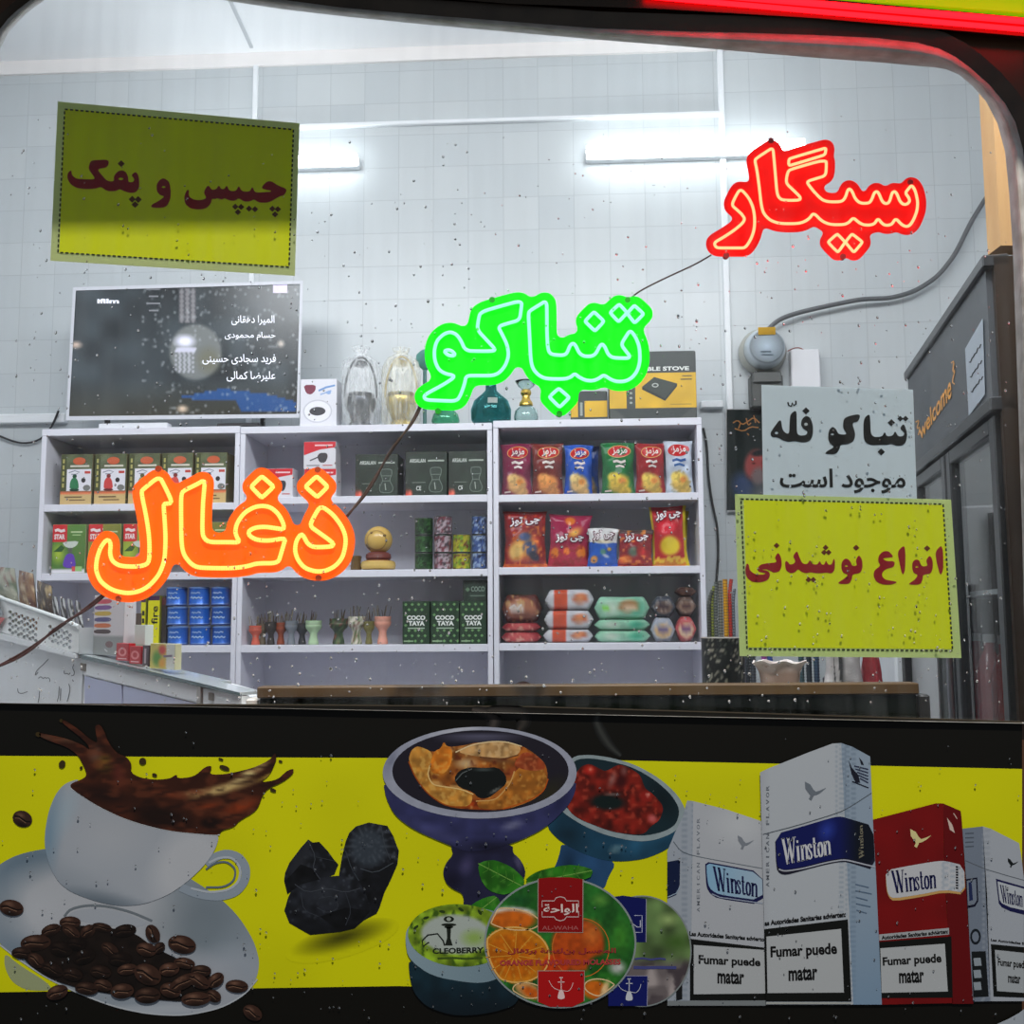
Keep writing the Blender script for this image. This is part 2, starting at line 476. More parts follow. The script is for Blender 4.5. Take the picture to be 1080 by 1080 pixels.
def wordmark():
    """A narrow seriffed seven-letter word as strokes in a unit box."""
    st = []
    a = lambda p, w: st.append((np.array(p, float), w))
    a([(0.03, 1), (0.14, 0)], .065); a([(.14, 0), (.23, .9)], .026); a([(.2, 1), (.31, 0)], .065); a([(.31, 0), (.4, 1)], .026)
    for x in (.03, .2, .4):
        a([(x - .05, .985), (x + .05, .985)], .03)

    def stem(x, h):
        a([(x, 0), (x, h)], .06); a([(x - .05, .015), (x + .05, .015)], .03); a([(x - .055, h - .03), (x, h - .015)], .03)
    stem(.5, .64); a([(.47, .8), (.53, .8)], .075)
    for x in (.64, 1.40):
        stem(x, .64); a([(x + .02, .5), (x + .06, .61), (x + .1, .62), (x + .135, .56), (x + .145, .4), (x + .145, 0)], .056); a([(x + .1, .015), (x + .19, .015)], .03)
    a([(.945, .46), (.935, .58), (.9, .625), (.86, .6), (.84, .5), (.87, .4), (.925, .26), (.945, .15), (.92, .04), (.88, .015), (.845, .06), (.835, .17)], .045)
    a([(1.05, .86), (1.05, .12), (1.075, .03), (1.11, .04), (1.13, .1)], .052); a([(1.0, .61), (1.12, .61)], .035)
    e = ellipse(1.245, .32, .07, .3, 0, 18); a(np.vstack([e, e[:1]]), .055)
    V, Fc, n = [], [], 0
    for p, w in st:
        d = np.gradient(p, axis=0); d /= np.hypot(d[:, 0], d[:, 1])[:, None]
        nn = np.stack([-d[:, 1], d[:, 0]], 1) * w * 1.28 / 2
        V += [p + nn, p - nn]; k = len(p); Fc += [(n + i, n + i + 1, n + k + i + 1, n + k + i) for i in range(k - 1)]; n += 2 * k
    V = np.vstack(V); V[:, 0] = (V[:, 0] + .02) / 1.63; V[:, 1] = 1 - V[:, 1]
    return V, Fc


WORD = wordmark()


# ------------------------------------------------------------------ printed colour helpers
def vnoise(x, y, s=1.0, seed=0):
    x = np.asarray(x, float) / s + seed * 17.3; y = np.asarray(y, float) / s + seed * 9.1
    xi, yi = np.floor(x), np.floor(y); fx, fy = x - xi, y - yi
    fx = fx * fx * (3 - 2 * fx); fy = fy * fy * (3 - 2 * fy)
    h = lambda a, b: np.modf(np.abs(np.sin(a * 127.1 + b * 311.7) * 43758.5453))[0]
    return (h(xi, yi) * (1 - fx) + h(xi + 1, yi) * fx) * (1 - fy) + (h(xi, yi + 1) * (1 - fx) + h(xi + 1, yi + 1) * fx) * fy


class Paint:
    """Colours of a print, blended patch by patch over the points of a surface."""

    def __init__(s, x, y, base):
        s.x, s.y = np.asarray(x, float), np.asarray(y, float)
        s.c = np.tile(np.asarray(base, float), (len(s.x), 1))

    def mix(s, k, col):
        k = np.clip(k, 0, 1)[:, None]; s.c = s.c * (1 - k) + np.asarray(col, float) * k; return s

    def ell(s, cx, cy, rx, ry, col, ang=0, soft=0.3, a=1.0):
        c, q = math.cos(math.radians(ang)), math.sin(math.radians(ang)); dx, dy = s.x - cx, s.y - cy
        d = np.hypot((dx * c + dy * q) / rx, (-dx * q + dy * c) / ry)
        return s.mix(a * np.clip((1 - d) / max(soft, 1e-3), 0, 1), col)

    def rect(s, x0, y0, x1, y1, col, a=1.0):
        return s.mix(a * ((s.x >= x0) & (s.x <= x1) & (s.y >= y0) & (s.y <= y1)), col)

    def poly(s, pts, col, a=1.0):
        return s.mix(a * inside([np.asarray(pts, float)], np.stack([s.x, s.y], 1)), col)

    def ramp(s, x0, y0, x1, y1, col, a=1.0):
        dx, dy = x1 - x0, y1 - y0
        return s.mix(a * ((s.x - x0) * dx + (s.y - y0) * dy) / (dx * dx + dy * dy), col)

    def noise(s, scale, amt, seed=0):
        s.c = np.clip(s.c * (1 + amt * (vnoise(s.x, s.y, scale, seed) - .5) * 2)[:, None], 0, 255); return s

    def specks(s, scale, col, lim=.7, seed=0, a=1.0):
        return s.mix(a * np.clip((vnoise(s.x, s.y, scale, seed) - lim) * 8, 0, 1), col)

# ================================================================== the setting
E_ = np.array([1, WALL[1], 0]) / math.hypot(1, WALL[1])          # along the rear wall
N_ = np.array([-WALL[1], 1, 0]) / math.hypot(1, WALL[1])         # into the rear wall


def frame(origin, s=1.0, e=E_, n=N_):
    """Local axes: x along the wall, y into it, z up, in units of s metres."""
    o = np.asarray(origin, float)
    return lambda x, y, z: o + s * (np.multiply.outer(np.asarray(x, float) + 0 * np.asarray(z, float), e) + np.multiply.outer(np.asarray(y, float) + 0 * np.asarray(z, float) + 0 * np.asarray(x, float), n)
                                    + np.multiply.outer(np.asarray(z, float) + 0 * np.asarray(x, float), np.array([0, 0, 1.0])))


ZC = P(300, 56, WALL)[2]                 # ceiling height
ph = P(798, 343, WALL)                   # a corner of the tiling
TILE = tiles()
WHITE = flat('white_paint', (226, 230, 234), 0.5)
mw = frame(ph)
b = MB(); b.box(-3.05, 1.2, 0, 0.12, -ph[2], ZC - ph[2] + 0.1, ID, (255, 255, 255))
w = b.build('wall_back', TILE, loc=(0, 0, 0), smooth=0)
w.location = ph; w.rotation_euler = (0, 0, math.atan2(E_[1], E_[0])); struct(w)
b = MB(); b.box(-2.25, -2.13, 1.47, 3.85, 0, ZC + .1, ID, (215, 218, 220)); struct(b.build('wall_left', WHITE, loc=(0, 0, 0)))
b = MB(); b.box(1.86, 1.98, 1.47, 3.6, 0, ZC + .1, ID, (215, 218, 220)); struct(b.build('wall_right', WHITE, loc=(0, 0, 0)))
b = MB(); b.box(-2.25, 1.98, 1.43, 3.9, -.1, 0, ID, (120, 118, 112)); struct(b.build('floor', noisy('grey_floor', (110, 108, 104), (135, 132, 128), 12), loc=(0, 0, 0)))
b = MB(); b.box(-2.25, 1.98, 1.43, 3.9, ZC, ZC + .08, ID, (235, 238, 240)); struct(b.build('ceiling', flat('ceiling_panel', (247, 249, 251), 0.4), loc=(0, 0, 0)))
b = MB(); b.box(-4, 4, -6, 1.3, -.12, -.02, ID, (90, 90, 92)); struct(b.build('pavement', noisy('wet_pavement', (60, 60, 62), (88, 88, 90), 9, 0.3), loc=(0, 0, 0)))
# ceiling seam, crown strip, wall trunking
q0, q1 = P(269, 57, WALL), P(247, 0, (2.95, 0))
b = MB(); b.box(q0[0] - .006, q0[0] + .006, 1.5, 3.6, ZC - .006, ZC + .001, ID, (200, 204, 208)); struct(b.build('trim_1', SATIN))
zt = P(300, 70, WALL)[2]
b = MB(); b.box(-3.05, 1.2, -.012, 0.004, zt - ph[2], ZC - ph[2], mw, (238, 234, 232)); struct(b.build('trim_2', SATIN))


def trunk(name, x0, y0, x1, y1, wpx, dep=.014, col=(228, 231, 234)):
    a, c = P(x0, y0, WALL), P(x1, y1, WALL)
    u0, u1, z0, z1 = (a - ph) @ E_, (c - ph) @ E_, a[2] - ph[2], c[2] - ph[2]
    h = wpx * 3.4 / 1080 / 2
    b = MB()
    if abs(u1 - u0) > abs(z1 - z0):
        zm = (z0 + z1) / 2
        b.box(min(u0, u1), max(u0, u1), -dep, .002, zm - h, zm + h, mw, col, bev=.003)
    else:
        um = (u0 + u1) / 2
        b.box(um - h, um + h, -dep, .002, min(z0, z1), max(z0, z1), mw, col, bev=.003)
    struct(b.build(name, SATIN))


trunk('trim_3', 267, 70, 266, 470, 6)
trunk('trim_4', 762, 48, 767, 470, 7)
trunk('trim_5', 272, 137, 758, 121, 5, .02)
trunk('trim_6', -30, 443, 72, 443, 11, .03)
trunk('trim_7', 738, 428, 762, 428, 8, .03)
# wooden post above the fridge
a, c = P(1048, 255, (2.22, 0)), P(1070, 128, (2.22, 0))
b = MB(); b.box(a[0], c[0], 2.19, 2.25, a[2] - .02, ZC, ID, (200, 160, 110)); struct(b.build('trim_8', noisy('pale_wood', (178, 134, 84), (205, 164, 112), 14, .6, (1, 1, .12))))

# ------------------------------------------------------------------ facade, window
pairs_in = [(-6, 741), (-4, 62), (1, 50), (9, 34), (20, 22), (33, 10), (47, 0), (62, -8), (90, -14), (140, -14), (200, -8), (240, 1), (300, 10), (360, 17), (450, 26),
            (540, 34), (630, 42), (720, 49), (800, 56), (860, 61), (930, 66), (972, 70), (986, 71), (998, 73), (1012, 79), (1026, 91), (1040, 107), (1052, 130), (1060, 160), (1064, 200),
            (1068, 260), (1073, 400), (1078, 560), (1083, 762)]
pairs_out = [(-20, 741), (-16, 62), (-8, 47), (-1, 32), (8, 20), (19, 10), (32, 0), (50, -14), (85, -24), (140, -24), (200, -18), (240, -9), (300, 0), (360, 8), (450, 16),
             (540, 23), (630, 30), (720, 33), (800, 35), (860, 37), (925, 40), (968, 45), (990, 51), (1008, 60), (1024, 72), (1043, 89), (1060, 109), (1071, 129), (1079, 158),
             (1084, 200), (1089, 260), (1092, 400), (1094, 560), (1097, 764)]
pi, po = np.array(pairs_in, float), np.array(pairs_out, float)
if len(po) != len(pi):
    po = po[np.linspace(0, len(po) - 1, len(pi)).round().astype(int)]
GF = GL[0] - .03                                    # face of the kiosk wall
hole = P(po[:, 0], po[:, 1], (GF, 0))[:, [0, 2]]
outer = np.array([(-2.3, -.02), (2.05, -.02), (2.05, 3.7), (-2.3, 3.7)])
FAC = noisy('brown_painted_steel', (74, 46, 28), (92, 58, 36), 3, .45)
b = MB()
V, Fc = fill([outer, hole])
Y0, Y1 = np.full(len(V), GF), np.full(len(V), GL[0] + .075)
b.add(np.stack([V[:, 0], Y0, V[:, 1]], 1), Fc, (80, 50, 30)); 
hole2 = P(po[:, 0] + np.sign(po[:, 0] - 500) * 14, po[:, 1] + np.sign(po[:, 1] - 400) * 10, (GL[0] + .075, 0))[:, [0, 2]]
for L, M in ((outer, outer), (hole, hole2)):                 # the opening splays outwards behind the pane
    n = len(L); VV = np.vstack([np.stack([L[:, 0], np.full(n, GF), L[:, 1]], 1), np.stack([M[:, 0], np.full(n, GL[0] + .075), M[:, 1]], 1)])
    b.add(VV, [(i, (i + 1) % n, n + (i + 1) % n, n + i) for i in range(n)], (80, 50, 30), 1 if L is hole else 0)
struct(b.build('wall_front', [FAC, WHITE], loc=(0, 0, 0), smooth=0))


def ribbon(b, A, B, col):
    n = len(A); b.add(np.vstack([A, B]), [(i, i + 1, n + i + 1, n + i) for i in range(n - 1)], col)


# grey weathered reveal running round the opening (front lip, slope, return)
b = MB()
ci, co = np.vstack([pi, pi[:1]]), np.vstack([po, po[:1]])
prof = [P(co[:, 0], co[:, 1], (GF + .02, 0))]
for k in range(9):                                   # a rounded rubber section bulging outwards
    u = k / 8; prof.append(P(co[:, 0] * (1 - u) + ci[:, 0] * u, co[:, 1] * (1 - u) + ci[:, 1] * u, (GF - .004 + (GL[0] - .004 - GF) * u - .022 * math.sin(math.pi * u) ** .8, 0)))
prof.append(P(ci[:, 0], ci[:, 1], (GL[0] + .012, 0)))
for p, q in zip(prof[:-1], prof[1:]):
    ribbon(b, p, q, (150, 150, 146))
struct(b.build('trim_9', noisy('weathered_grey_frame', (176, 172, 164), (222, 220, 216), 30, .5, (1, 1, 1), .4), loc=(0, 0, 0), smooth=60))
# dark outer band round the top of the opening
off = []
for i in range(len(po)):
    d = po[min(i + 1, len(po) - 1)] - po[max(i - 1, 0)]; d = d / np.hypot(*d); off.append(po[i] + np.array([d[1], -d[0]]) * (9 + 9 * min(1, max(0, (po[i][0] - 200) / 300)) ))
off = np.array(off)
for nm, rng_ in (('trim_10', slice(1, len(po))),):
    b = MB(); A = P(po[rng_, 0], po[rng_, 1], (GF - .004, 0)); B = P(off[rng_, 0], off[rng_, 1], (GF - .012, 0)); C = P(off[rng_, 0], off[rng_, 1], (GF + .002, 0))
    ribbon(b, A, B, (44, 36, 26)); ribbon(b, B, C, (44, 36, 26))
    struct(b.build(nm, noisy('black_frame_band', (52, 42, 32), (76, 64, 50), 16, .45), loc=(0, 0, 0), smooth=50))
# dark metal strip along the head of the window
b = MB(); T = np.array([(200, -34), (360, -22), (540, -12), (690, -8), (860, -2), (1100, 20)], float); U = np.array([(200, -30), (360, -10), (540, 4), (690, 9), (860, 19), (1100, 40)], float)
A, B, C = P(T[:, 0], T[:, 1], (GF - .02, 0)), P(U[:, 0], U[:, 1], (GF - .02, 0)), P(U[:, 0], U[:, 1] + 1, (GF + .001, 0))
ribbon(b, A, B, (52, 40, 26)); ribbon(b, B, C, (52, 40, 26)); struct(b.build('trim_11', SATIN, loc=(0, 0, 0)))
# pane
b = MB(); g = P(pi[:, 0], pi[:, 1], GL); cen = g.mean(0); g = cen + (g - cen) * 1.006
V, Fc = fill([g[:, [0, 2]]])
for yy in (GL[0], GL[0] + .005):
    b.add(np.stack([V[:, 0], np.full(len(V), yy), V[:, 1]], 1), Fc, (255, 255, 255))
n = len(g); b.add(np.vstack([g, g + np.array([0, .005, 0])]), [(i, (i + 1) % n, n + (i + 1) % n, n + i) for i in range(n)], (255, 255, 255))
win = struct(b.build('window_1', glassy('dirty_window_glass', dirt=0.06, gloss=0.014), loc=(0, 0, 0), smooth=0))
# canopy out of view, placed over the kiosk front to shade the upper notice
b = MB(); b.box(-2.3, 2.05, 1.02, GF, 2.55, 2.63, ID, (60, 50, 40)); struct(b.build('shading_canopy', SATIN, loc=(0, 0, 0)))

# ------------------------------------------------------------------ lime sign box and red light strip over the window
b = MB(); pl = (GF - .014, 0)
q = P(np.array([700, 1110, 1110, 700]), np.array([-210, -190, 15, -13]), pl); q2 = q + np.array([0, .012, 0])
b.add(np.vstack([q, q2]), [(0, 1, 2, 3), (7, 6, 5, 4), (0, 4, 5, 1), (1, 5, 6, 2), (2, 6, 7, 3), (3, 7, 4, 0)], (176, 226, 0))
tag(b.build('lightbox_sign', vm(.4, 0, 0, .5), smooth=0), 'lime green lightbox sign edge above the window\'s upper right corner', 'sign')
t = thing('light_strip', 'red glowing light strip running under the lime sign box', 'light strip', P(900, 18, (GF - .03, 0)))
b = MB()
for (x0, y0, x1, y1, hh) in ((640, -8, 1110, 35, 9),):
    u = np.array([x0, x1, x1, x0]); v = np.array([y0 - hh, y1 - hh, y1, y0])
    A = P(u, v, (GF - .022, 0)); B = A + np.array([0, .02, 0])
    b.add(np.vstack([A, B]), [(0, 1, 2, 3), (0, 4, 5, 1), (2, 6, 7, 3), (1, 5, 6, 2), (3, 7, 4, 0)], (90, 12, 16))
b.build('housing', SATIN, t, smooth=0)
REDLED = glow('red_led', (1.0, 0.002, 0.004), 12.0)
for (x0, y0, x1, y1, r) in ((720, -8, 1100, 24, .0042), (680, -4, 1100, 33, .0034)):
    b = MB(); X = np.linspace(x0, x1, 12); Y = np.linspace(y0, y1, 12); b.tube(P(X, Y, (GF - .026, 0)), r, (255, 0, 0), 8); b.build('glow_tube', REDLED, t)

# ================================================================== neon word signs
def crop(x0, y0, s):
    return lambda *pts: np.array([(x0 + x / s, y0 + y / s) for x, y in pts], float)


A1, B1 = crop(740, 140, 7.717), crop(850, 140, 7.714)
C1, D1 = crop(430, 300, 7.714), crop(550, 300, 7.714)
E1, F1 = crop(85, 480, 6.747), crop(225, 480, 6.75)
RED = [
    A1((315, 452), (385, 530), (420, 610), (433, 700), (428, 790), (400, 870), (355, 938), (300, 938), (220, 938), (125, 938), (105, 915), (108, 890), (180, 850), (270, 790), (335, 735), (352, 700), (325, 660), (285, 625), (245, 590), (270, 530)),
    np.vstack([B1((165, 215), (166, 280), (160, 350), (85, 372), (5, 397), (30, 435), (70, 485), (130, 545), (180, 562), (290, 562), (320, 530), (340, 465), (355, 455), (375, 475), (400, 535), (430, 565), (460, 575), (515, 572), (535, 545), (555, 490), (575, 475), (595, 495), (620, 560), (650, 580), (680, 565), (700, 490), (720, 475), (740, 495), (765, 560), (795, 585), (825, 580), (847, 555), (832, 520), (808, 490), (835, 455), (860, 425), (890, 470), (910, 560), (905, 630), (880, 700), (850, 750), (820, 765), (780, 750), (730, 695), (700, 745), (660, 755), (625, 745), (585, 695), (560, 740), (520, 752), (470, 750), (430, 730), (385, 690), (350, 730), (310, 748), (200, 748), (130, 720), (62, 650)),
               A1((880, 695), (835, 725), (780, 740), (640, 740), (560, 715), (505, 660), (485, 590), (470, 450), (450, 300), (432, 225), (450, 205), (515, 162), (580, 120), (588, 200), (597, 300), (612, 480), (625, 525), (660, 550), (800, 550), (805, 525), (760, 480), (690, 415), (690, 370), (705, 310), (735, 295))]),
    np.vstack([A1((710, 212),), B1((165, 122), (155, 180)), A1((708, 270),)]),
    B1((255, 822), (320, 890), (260, 975), (178, 890)), B1((375, 822), (462, 890), (390, 975), (320, 890))]
GREEN = [
    C1((930, 130), (922, 210), (910, 290), (820, 315), (735, 342), (765, 400), (810, 490), (822, 580), (795, 660), (745, 720), (690, 742), (580, 742), (475, 742), (465, 800), (435, 890), (400, 950), (260, 945), (150, 940), (130, 915), (150, 890), (300, 810), (395, 745), (300, 725), (250, 690), (220, 620), (215, 540), (235, 460), (290, 405), (345, 385), (395, 405), (430, 450), (470, 540), (590, 543), (705, 542), (710, 525), (650, 460), (565, 370), (575, 290), (590, 225), (760, 175)),
    C1((295, 545), (320, 532), (355, 537), (388, 568), (372, 582), (330, 577)),
    D1((205, 130), (207, 260), (207, 400), (215, 530), (240, 570), (340, 578), (370, 560), (395, 495), (420, 478), (440, 495), (470, 560), (510, 585), (570, 585), (605, 565), (640, 495), (660, 485), (680, 510), (705, 570), (740, 595), (800, 600), (875, 600), (880, 580), (855, 550), (810, 490), (845, 430), (885, 370), (930, 430), (960, 510), (965, 620), (945, 700), (900, 760), (840, 790), (770, 790), (720, 770), (670, 735), (630, 765), (580, 785), (520, 780), (470, 755), (432, 725), (400, 755), (350, 770), (200, 768), (140, 740), (95, 690), (75, 620), (65, 400), (55, 230), (75, 210), (140, 170)),
    D1((590, 222), (672, 300), (598, 380), (515, 300)), D1((795, 160), (860, 230), (790, 305), (720, 230)), D1((918, 170), (995, 240), (920, 315), (860, 235)), D1((303, 845), (390, 920), (310, 1000), (225, 915))]
ORANGE = [
    E1((560, 150), (600, 225), (645, 320), (640, 345), (592, 345), (592, 380), (600, 490), (605, 600), (598, 750), (560, 850), (490, 930), (420, 970), (330, 985), (220, 960), (140, 900), (108, 820), (115, 740), (140, 660), (180, 605), (205, 608), (215, 640), (208, 700), (225, 755), (280, 790), (400, 795), (470, 780), (490, 745), (490, 600), (470, 450), (430, 260), (450, 240)),
    np.vstack([E1((885, 175), (878, 260), (870, 350), (865, 560), (885, 600), (920, 620)), F1((100, 620), (190, 622), (165, 580), (155, 540), (170, 480), (220, 410), (290, 370), (350, 360), (410, 372), (465, 420), (500, 490), (503, 530), (440, 520), (370, 510), (300, 515), (250, 540), (255, 575), (310, 605), (400, 610), (515, 590), (500, 640), (480, 710), (460, 770), (310, 770), (250, 790), (150, 805), (0, 805)),
               E1((830, 800), (780, 770), (735, 710), (718, 640), (715, 450), (715, 275), (740, 250), (820, 212))]),
    F1((345, 150), (430, 225), (345, 305), (268, 225)), F1((735, 150), (815, 225), (740, 300), (655, 225)),
    F1((765, 360), (850, 420), (910, 500), (940, 570), (942, 640), (920, 730), (870, 790), (800, 825), (730, 830), (650, 805), (600, 745), (580, 680), (590, 610), (625, 560), (645, 580), (670, 630), (710, 655), (780, 655), (850, 650), (855, 630), (820, 600), (750, 550), (685, 505), (720, 430))]


def contour(loops, R, step=1.0):
    """Outlines at distance R round a set of filled loops."""
    A = np.vstack(loops); lo, hi = A.min(0) - R - 3, A.max(0) + R + 3
    xs, ys = np.arange(lo[0], hi[0], step), np.arange(lo[1], hi[1], step)
    GX, GY = np.meshgrid(xs, ys); pts = np.stack([GX.ravel(), GY.ravel()], 1)
    d = np.full(len(pts), 1e9); ins = np.zeros(len(pts), bool)
    for L in loops:
        ins |= inside([L], pts)
        for a, c in zip(L, np.roll(L, -1, 0)):
            v = c - a; t = np.clip(((pts - a) @ v) / max(v @ v, 1e-9), 0, 1)
            d = np.minimum(d, np.hypot(*(pts - a - t[:, None] * v).T))
    f = (np.where(ins, -d, d) - R).reshape(GX.shape)
    seg = {}
    H, W = f.shape
    sgn = f < 0
    code = sgn[:-1, :-1] * 1 + sgn[:-1, 1:] * 2 + sgn[1:, 1:] * 4 + sgn[1:, :-1] * 8
    tab = {1: [(3, 0)], 2: [(0, 1)], 3: [(3, 1)], 4: [(1, 2)], 5: [(3, 2), (1, 0)], 6: [(0, 2)], 7: [(3, 2)], 8: [(2, 3)], 9: [(2, 0)], 10: [(0, 3), (2, 1)], 11: [(2, 1)], 12: [(1, 3)], 13: [(1, 0)], 14: [(0, 3)]}
    for i, j in zip(*np.nonzero((code > 0) & (code < 15))):
        ed = {0: ('h', i, j), 1: ('v', i, j + 1), 2: ('h', i + 1, j), 3: ('v', i, j)}
        for p, q in tab[int(code[i, j])]:
            seg.setdefault(ed[p], []).append(ed[q]); seg.setdefault(ed[q], []).append(ed[p])

    def pos(e):
        k, i, j = e; i2, j2 = (i, j + 1) if k == 'h' else (i + 1, j)
        t = f[i, j] / (f[i, j] - f[i2, j2]); return (xs[j] + t * (xs[j2] - xs[j]), ys[i] + t * (ys[i2] - ys[i]))
    out, seen = [], set()
    for s0 in seg:
        if s0 in seen:
            continue
        chain, cur, prev = [], s0, None
        while cur not in seen:
            seen.add(cur); chain.append(pos(cur))
            nx = [k for k in seg[cur] if k not in seen]
            if not nx:
                break
            cur = nx[0]
        if len(chain) > 12:
            c = np.array(chain)
            for _ in range(3):
                c = (np.roll(c, 1, 0) + 2 * c + np.roll(c, -1, 0)) / 4
            out.append(c[::2])
    return out


def resample(L, step):
    L = np.vstack([L, L[:1]]); s = np.concatenate([[0], np.cumsum(np.hypot(*np.diff(L, axis=0).T))]); n = max(6, int(s[-1] / step) // 2 * 2)
    q = np.linspace(0, s[-1], n, endpoint=False); return np.stack([np.interp(q, s, L[:, 0]), np.interp(q, s, L[:, 1])], 1)


BOARDM = vm(.6, 0, 0, .6); BOARDM.node_tree.nodes['Principled BSDF'].inputs['Specular IOR Level'].default_value = .1  # board emission stands in for tube light spreading through the acrylic


def neon(name, label, loops, R, board, tube, tabs, rt=.0021, bead=0.0, off=-.036, grp='illuminated word signs in the window', close=4):
    sm = [chaikin(L, 2) if len(L) > 4 else chaikin(np.vstack([[a * .93 + c * .07, a * .07 + c * .93] for a, c in zip(L, np.roll(L, -1, 0))]), 1) for L in loops]
    A = np.vstack(sm); c = A.mean(0); pl = (GL[0] - off, 0)
    t = thing(name, label, 'illuminated sign', P(c[0], A[:, 1].max() + R, pl), grp)
    outl = contour(contour(sm, R + close), -close)      # narrow gaps between the strokes are filled
    b = MB(); V, Fc = fill(outl)
    b.add(P(V[:, 0], V[:, 1], pl), Fc, board); b.add(P(V[:, 0], V[:, 1], pl, -.005), [f[::-1] for f in Fc], board)
    for L in outl:
        n = len(L); b.add(np.vstack([P(L[:, 0], L[:, 1], pl), P(L[:, 0], L[:, 1], pl, -.005)]), [(i, (i + 1) % n, n + (i + 1) % n, n + i) for i in range(n)], board)
    b.build('backing_board', BOARDM, t, smooth=30)
    m, tr, bs = newmat(name + '_light')
    a = tr.nodes.new('ShaderNodeAttribute'); a.attribute_name = 'Col'; tr.links.new(a.outputs['Color'], bs.inputs['Emission Color']); bs.inputs['Emission Strength'].default_value = tube[1]; bs.inputs['Base Color'].default_value = (*(.3 * v for v in tube[0]), 1)
    for L in sm:
        q = resample(L, 1.25); n = len(q)
        cols = np.where((np.arange(n) % 2 == 0)[:, None], np.array(tube[0], float), np.array(tube[0], float) * (1 - bead))
        cols = 255 * np.where(cols <= .0031308, cols * 12.92, 1.055 * np.maximum(cols, 1e-9) ** (1 / 2.4) - .055)
        b = MB(); b.tube(P(q[:, 0], q[:, 1], pl, .004), rt, None, 8, closed=True, cols=cols); b.build('light_tube', m, t)
    for (x, y) in tabs:
        y += 2.5 if y < c[1] else -2.5
        b = MB(); pp = P(x, y, pl)
        b.tube([pp + np.array([0, .005, 0]), pp + np.array([0, -.001, 0])], .0045, np.array(board) * .75, 12); b.build('fixing_tab', SATIN, t)
    return t


neon('neon_sign', 'red glowing outlined word sign at upper right, in front of wall lamp', RED, 9.3, (255, 12, 6), ((1, .30, .13), 2.7), [(766, 272), (889, 273), (813, 146), (960, 190)], .0021, .1, close=2.5)
neon('neon_sign', 'green glowing outlined word sign in the middle, above the crisp shelves', GREEN, 10.2, (4, 240, 14), ((.15, 1, .32), 2.7), [(519, 314), (462, 436), (590, 439), (662, 314)], .0025, 0, close=5)
neon('neon_sign', 'orange glowing outlined word sign at lower left, in front of shelf boxes', ORANGE, 10, (255, 92, 0), ((1, .42, .07), 3.4), [(167, 492), (335, 493), (336, 612), (125, 634)], .003, .6)


def wire(name, label, pxs, pl, r, col, cat='cable', offs=None, twin=0.0):
    p = np.array(pxs, float); d = np.concatenate([[0], np.cumsum(np.hypot(*np.diff(p, axis=0).T))]); q = np.linspace(0, d[-1], max(8, int(d[-1] / 5)))
    o = np.interp(q, d, offs) if offs is not None else 0
    x, y = np.interp(q, d, p[:, 0]), np.interp(q, d, p[:, 1])
    for _ in range(4):
        x[1:-1] = (x[:-2] + 2 * x[1:-1] + x[2:]) / 4; y[1:-1] = (y[:-2] + 2 * y[1:-1] + y[2:]) / 4
    w = P(x, y, pl) - np.stack([0 * x, np.broadcast_to(o, x.shape), 0 * x], 1)
    b = MB(); b.tube(w, r, col, 7)
    if twin:
        k = np.arange(len(x)); b.tube(P(x + twin * np.cos(k * .35), y + twin * np.sin(k * .35) + 1, pl) - np.stack([0 * x, np.broadcast_to(o + .002, x.shape), 0 * x], 1), r, col, 7)
    return tag(b.build(name, SATIN, smooth=60), label, cat)


NW = (GL[0] + .043, 0)
wire('sign_cable', 'thin dark cable linking the red word sign to the green one', [(750, 269), (735, 278), (700, 294), (672, 308), (661, 318)], NW, .0012, (70, 45, 40))
wire('sign_cable', 'brown twin cable linking the green word sign to the orange one', [(444, 425), (436, 443), (410, 480), (385, 520), (366, 545)], NW, .0016, (74, 50, 36), twin=1.6)
wire('sign_cable', 'dark red twin cable running from orange word sign to left window edge', [(112, 624), (90, 642), (60, 664), (25, 688), (-8, 706)], NW, .0018, (66, 26, 20), twin=2.0)

# ================================================================== paper notices stuck inside the glass
def sheet(b, quad, pl, col, t=.0006, z=0.0, back=True):
    q = np.array(quad, float); n = 14
    U, Vv = np.meshgrid(np.linspace(0, 1, n), np.linspace(0, 1, n))
    p = q[0] * (1 - U.ravel()[:, None]) * (1 - Vv.ravel()[:, None]) + q[1] * U.ravel()[:, None] * (1 - Vv.ravel()[:, None]) + q[2] * (U * Vv).ravel()[:, None] + q[3] * ((1 - U) * Vv).ravel()[:, None]
    fs = [(i * n + j, i * n + j + 1, i * n + n + j + 1, i * n + n + j) for i in range(n - 1) for j in range(n - 1)]
    b.add(P(p[:, 0], p[:, 1], pl, z), fs, col)
    if back:
        b.add(P(p[:, 0], p[:, 1], pl, z - t), fs, col)


def lerpq(q, u, v):
    q = np.array(q, float); return q[0] * (1 - u) * (1 - v) + q[1] * u * (1 - v) + q[2] * u * v + q[3] * (1 - u) * v


def dashes(b, quad, pl, nx, ny, z):
    for k, (a, c, n) in enumerate(((0, 1, nx), (1, 2, ny), (2, 3, nx), (3, 0, ny))):
        q = np.array(quad, float); p0, p1 = q[a], q[c]; L = np.hypot(*(p1 - p0))
        for i in range(n):
            t0 = i / n; b.stroke([p0 + (p1 - p0) * t0, p0 + (p1 - p0) * (t0 + .62 / n)], 1.7, on(pl), (40, 48, 20), z)


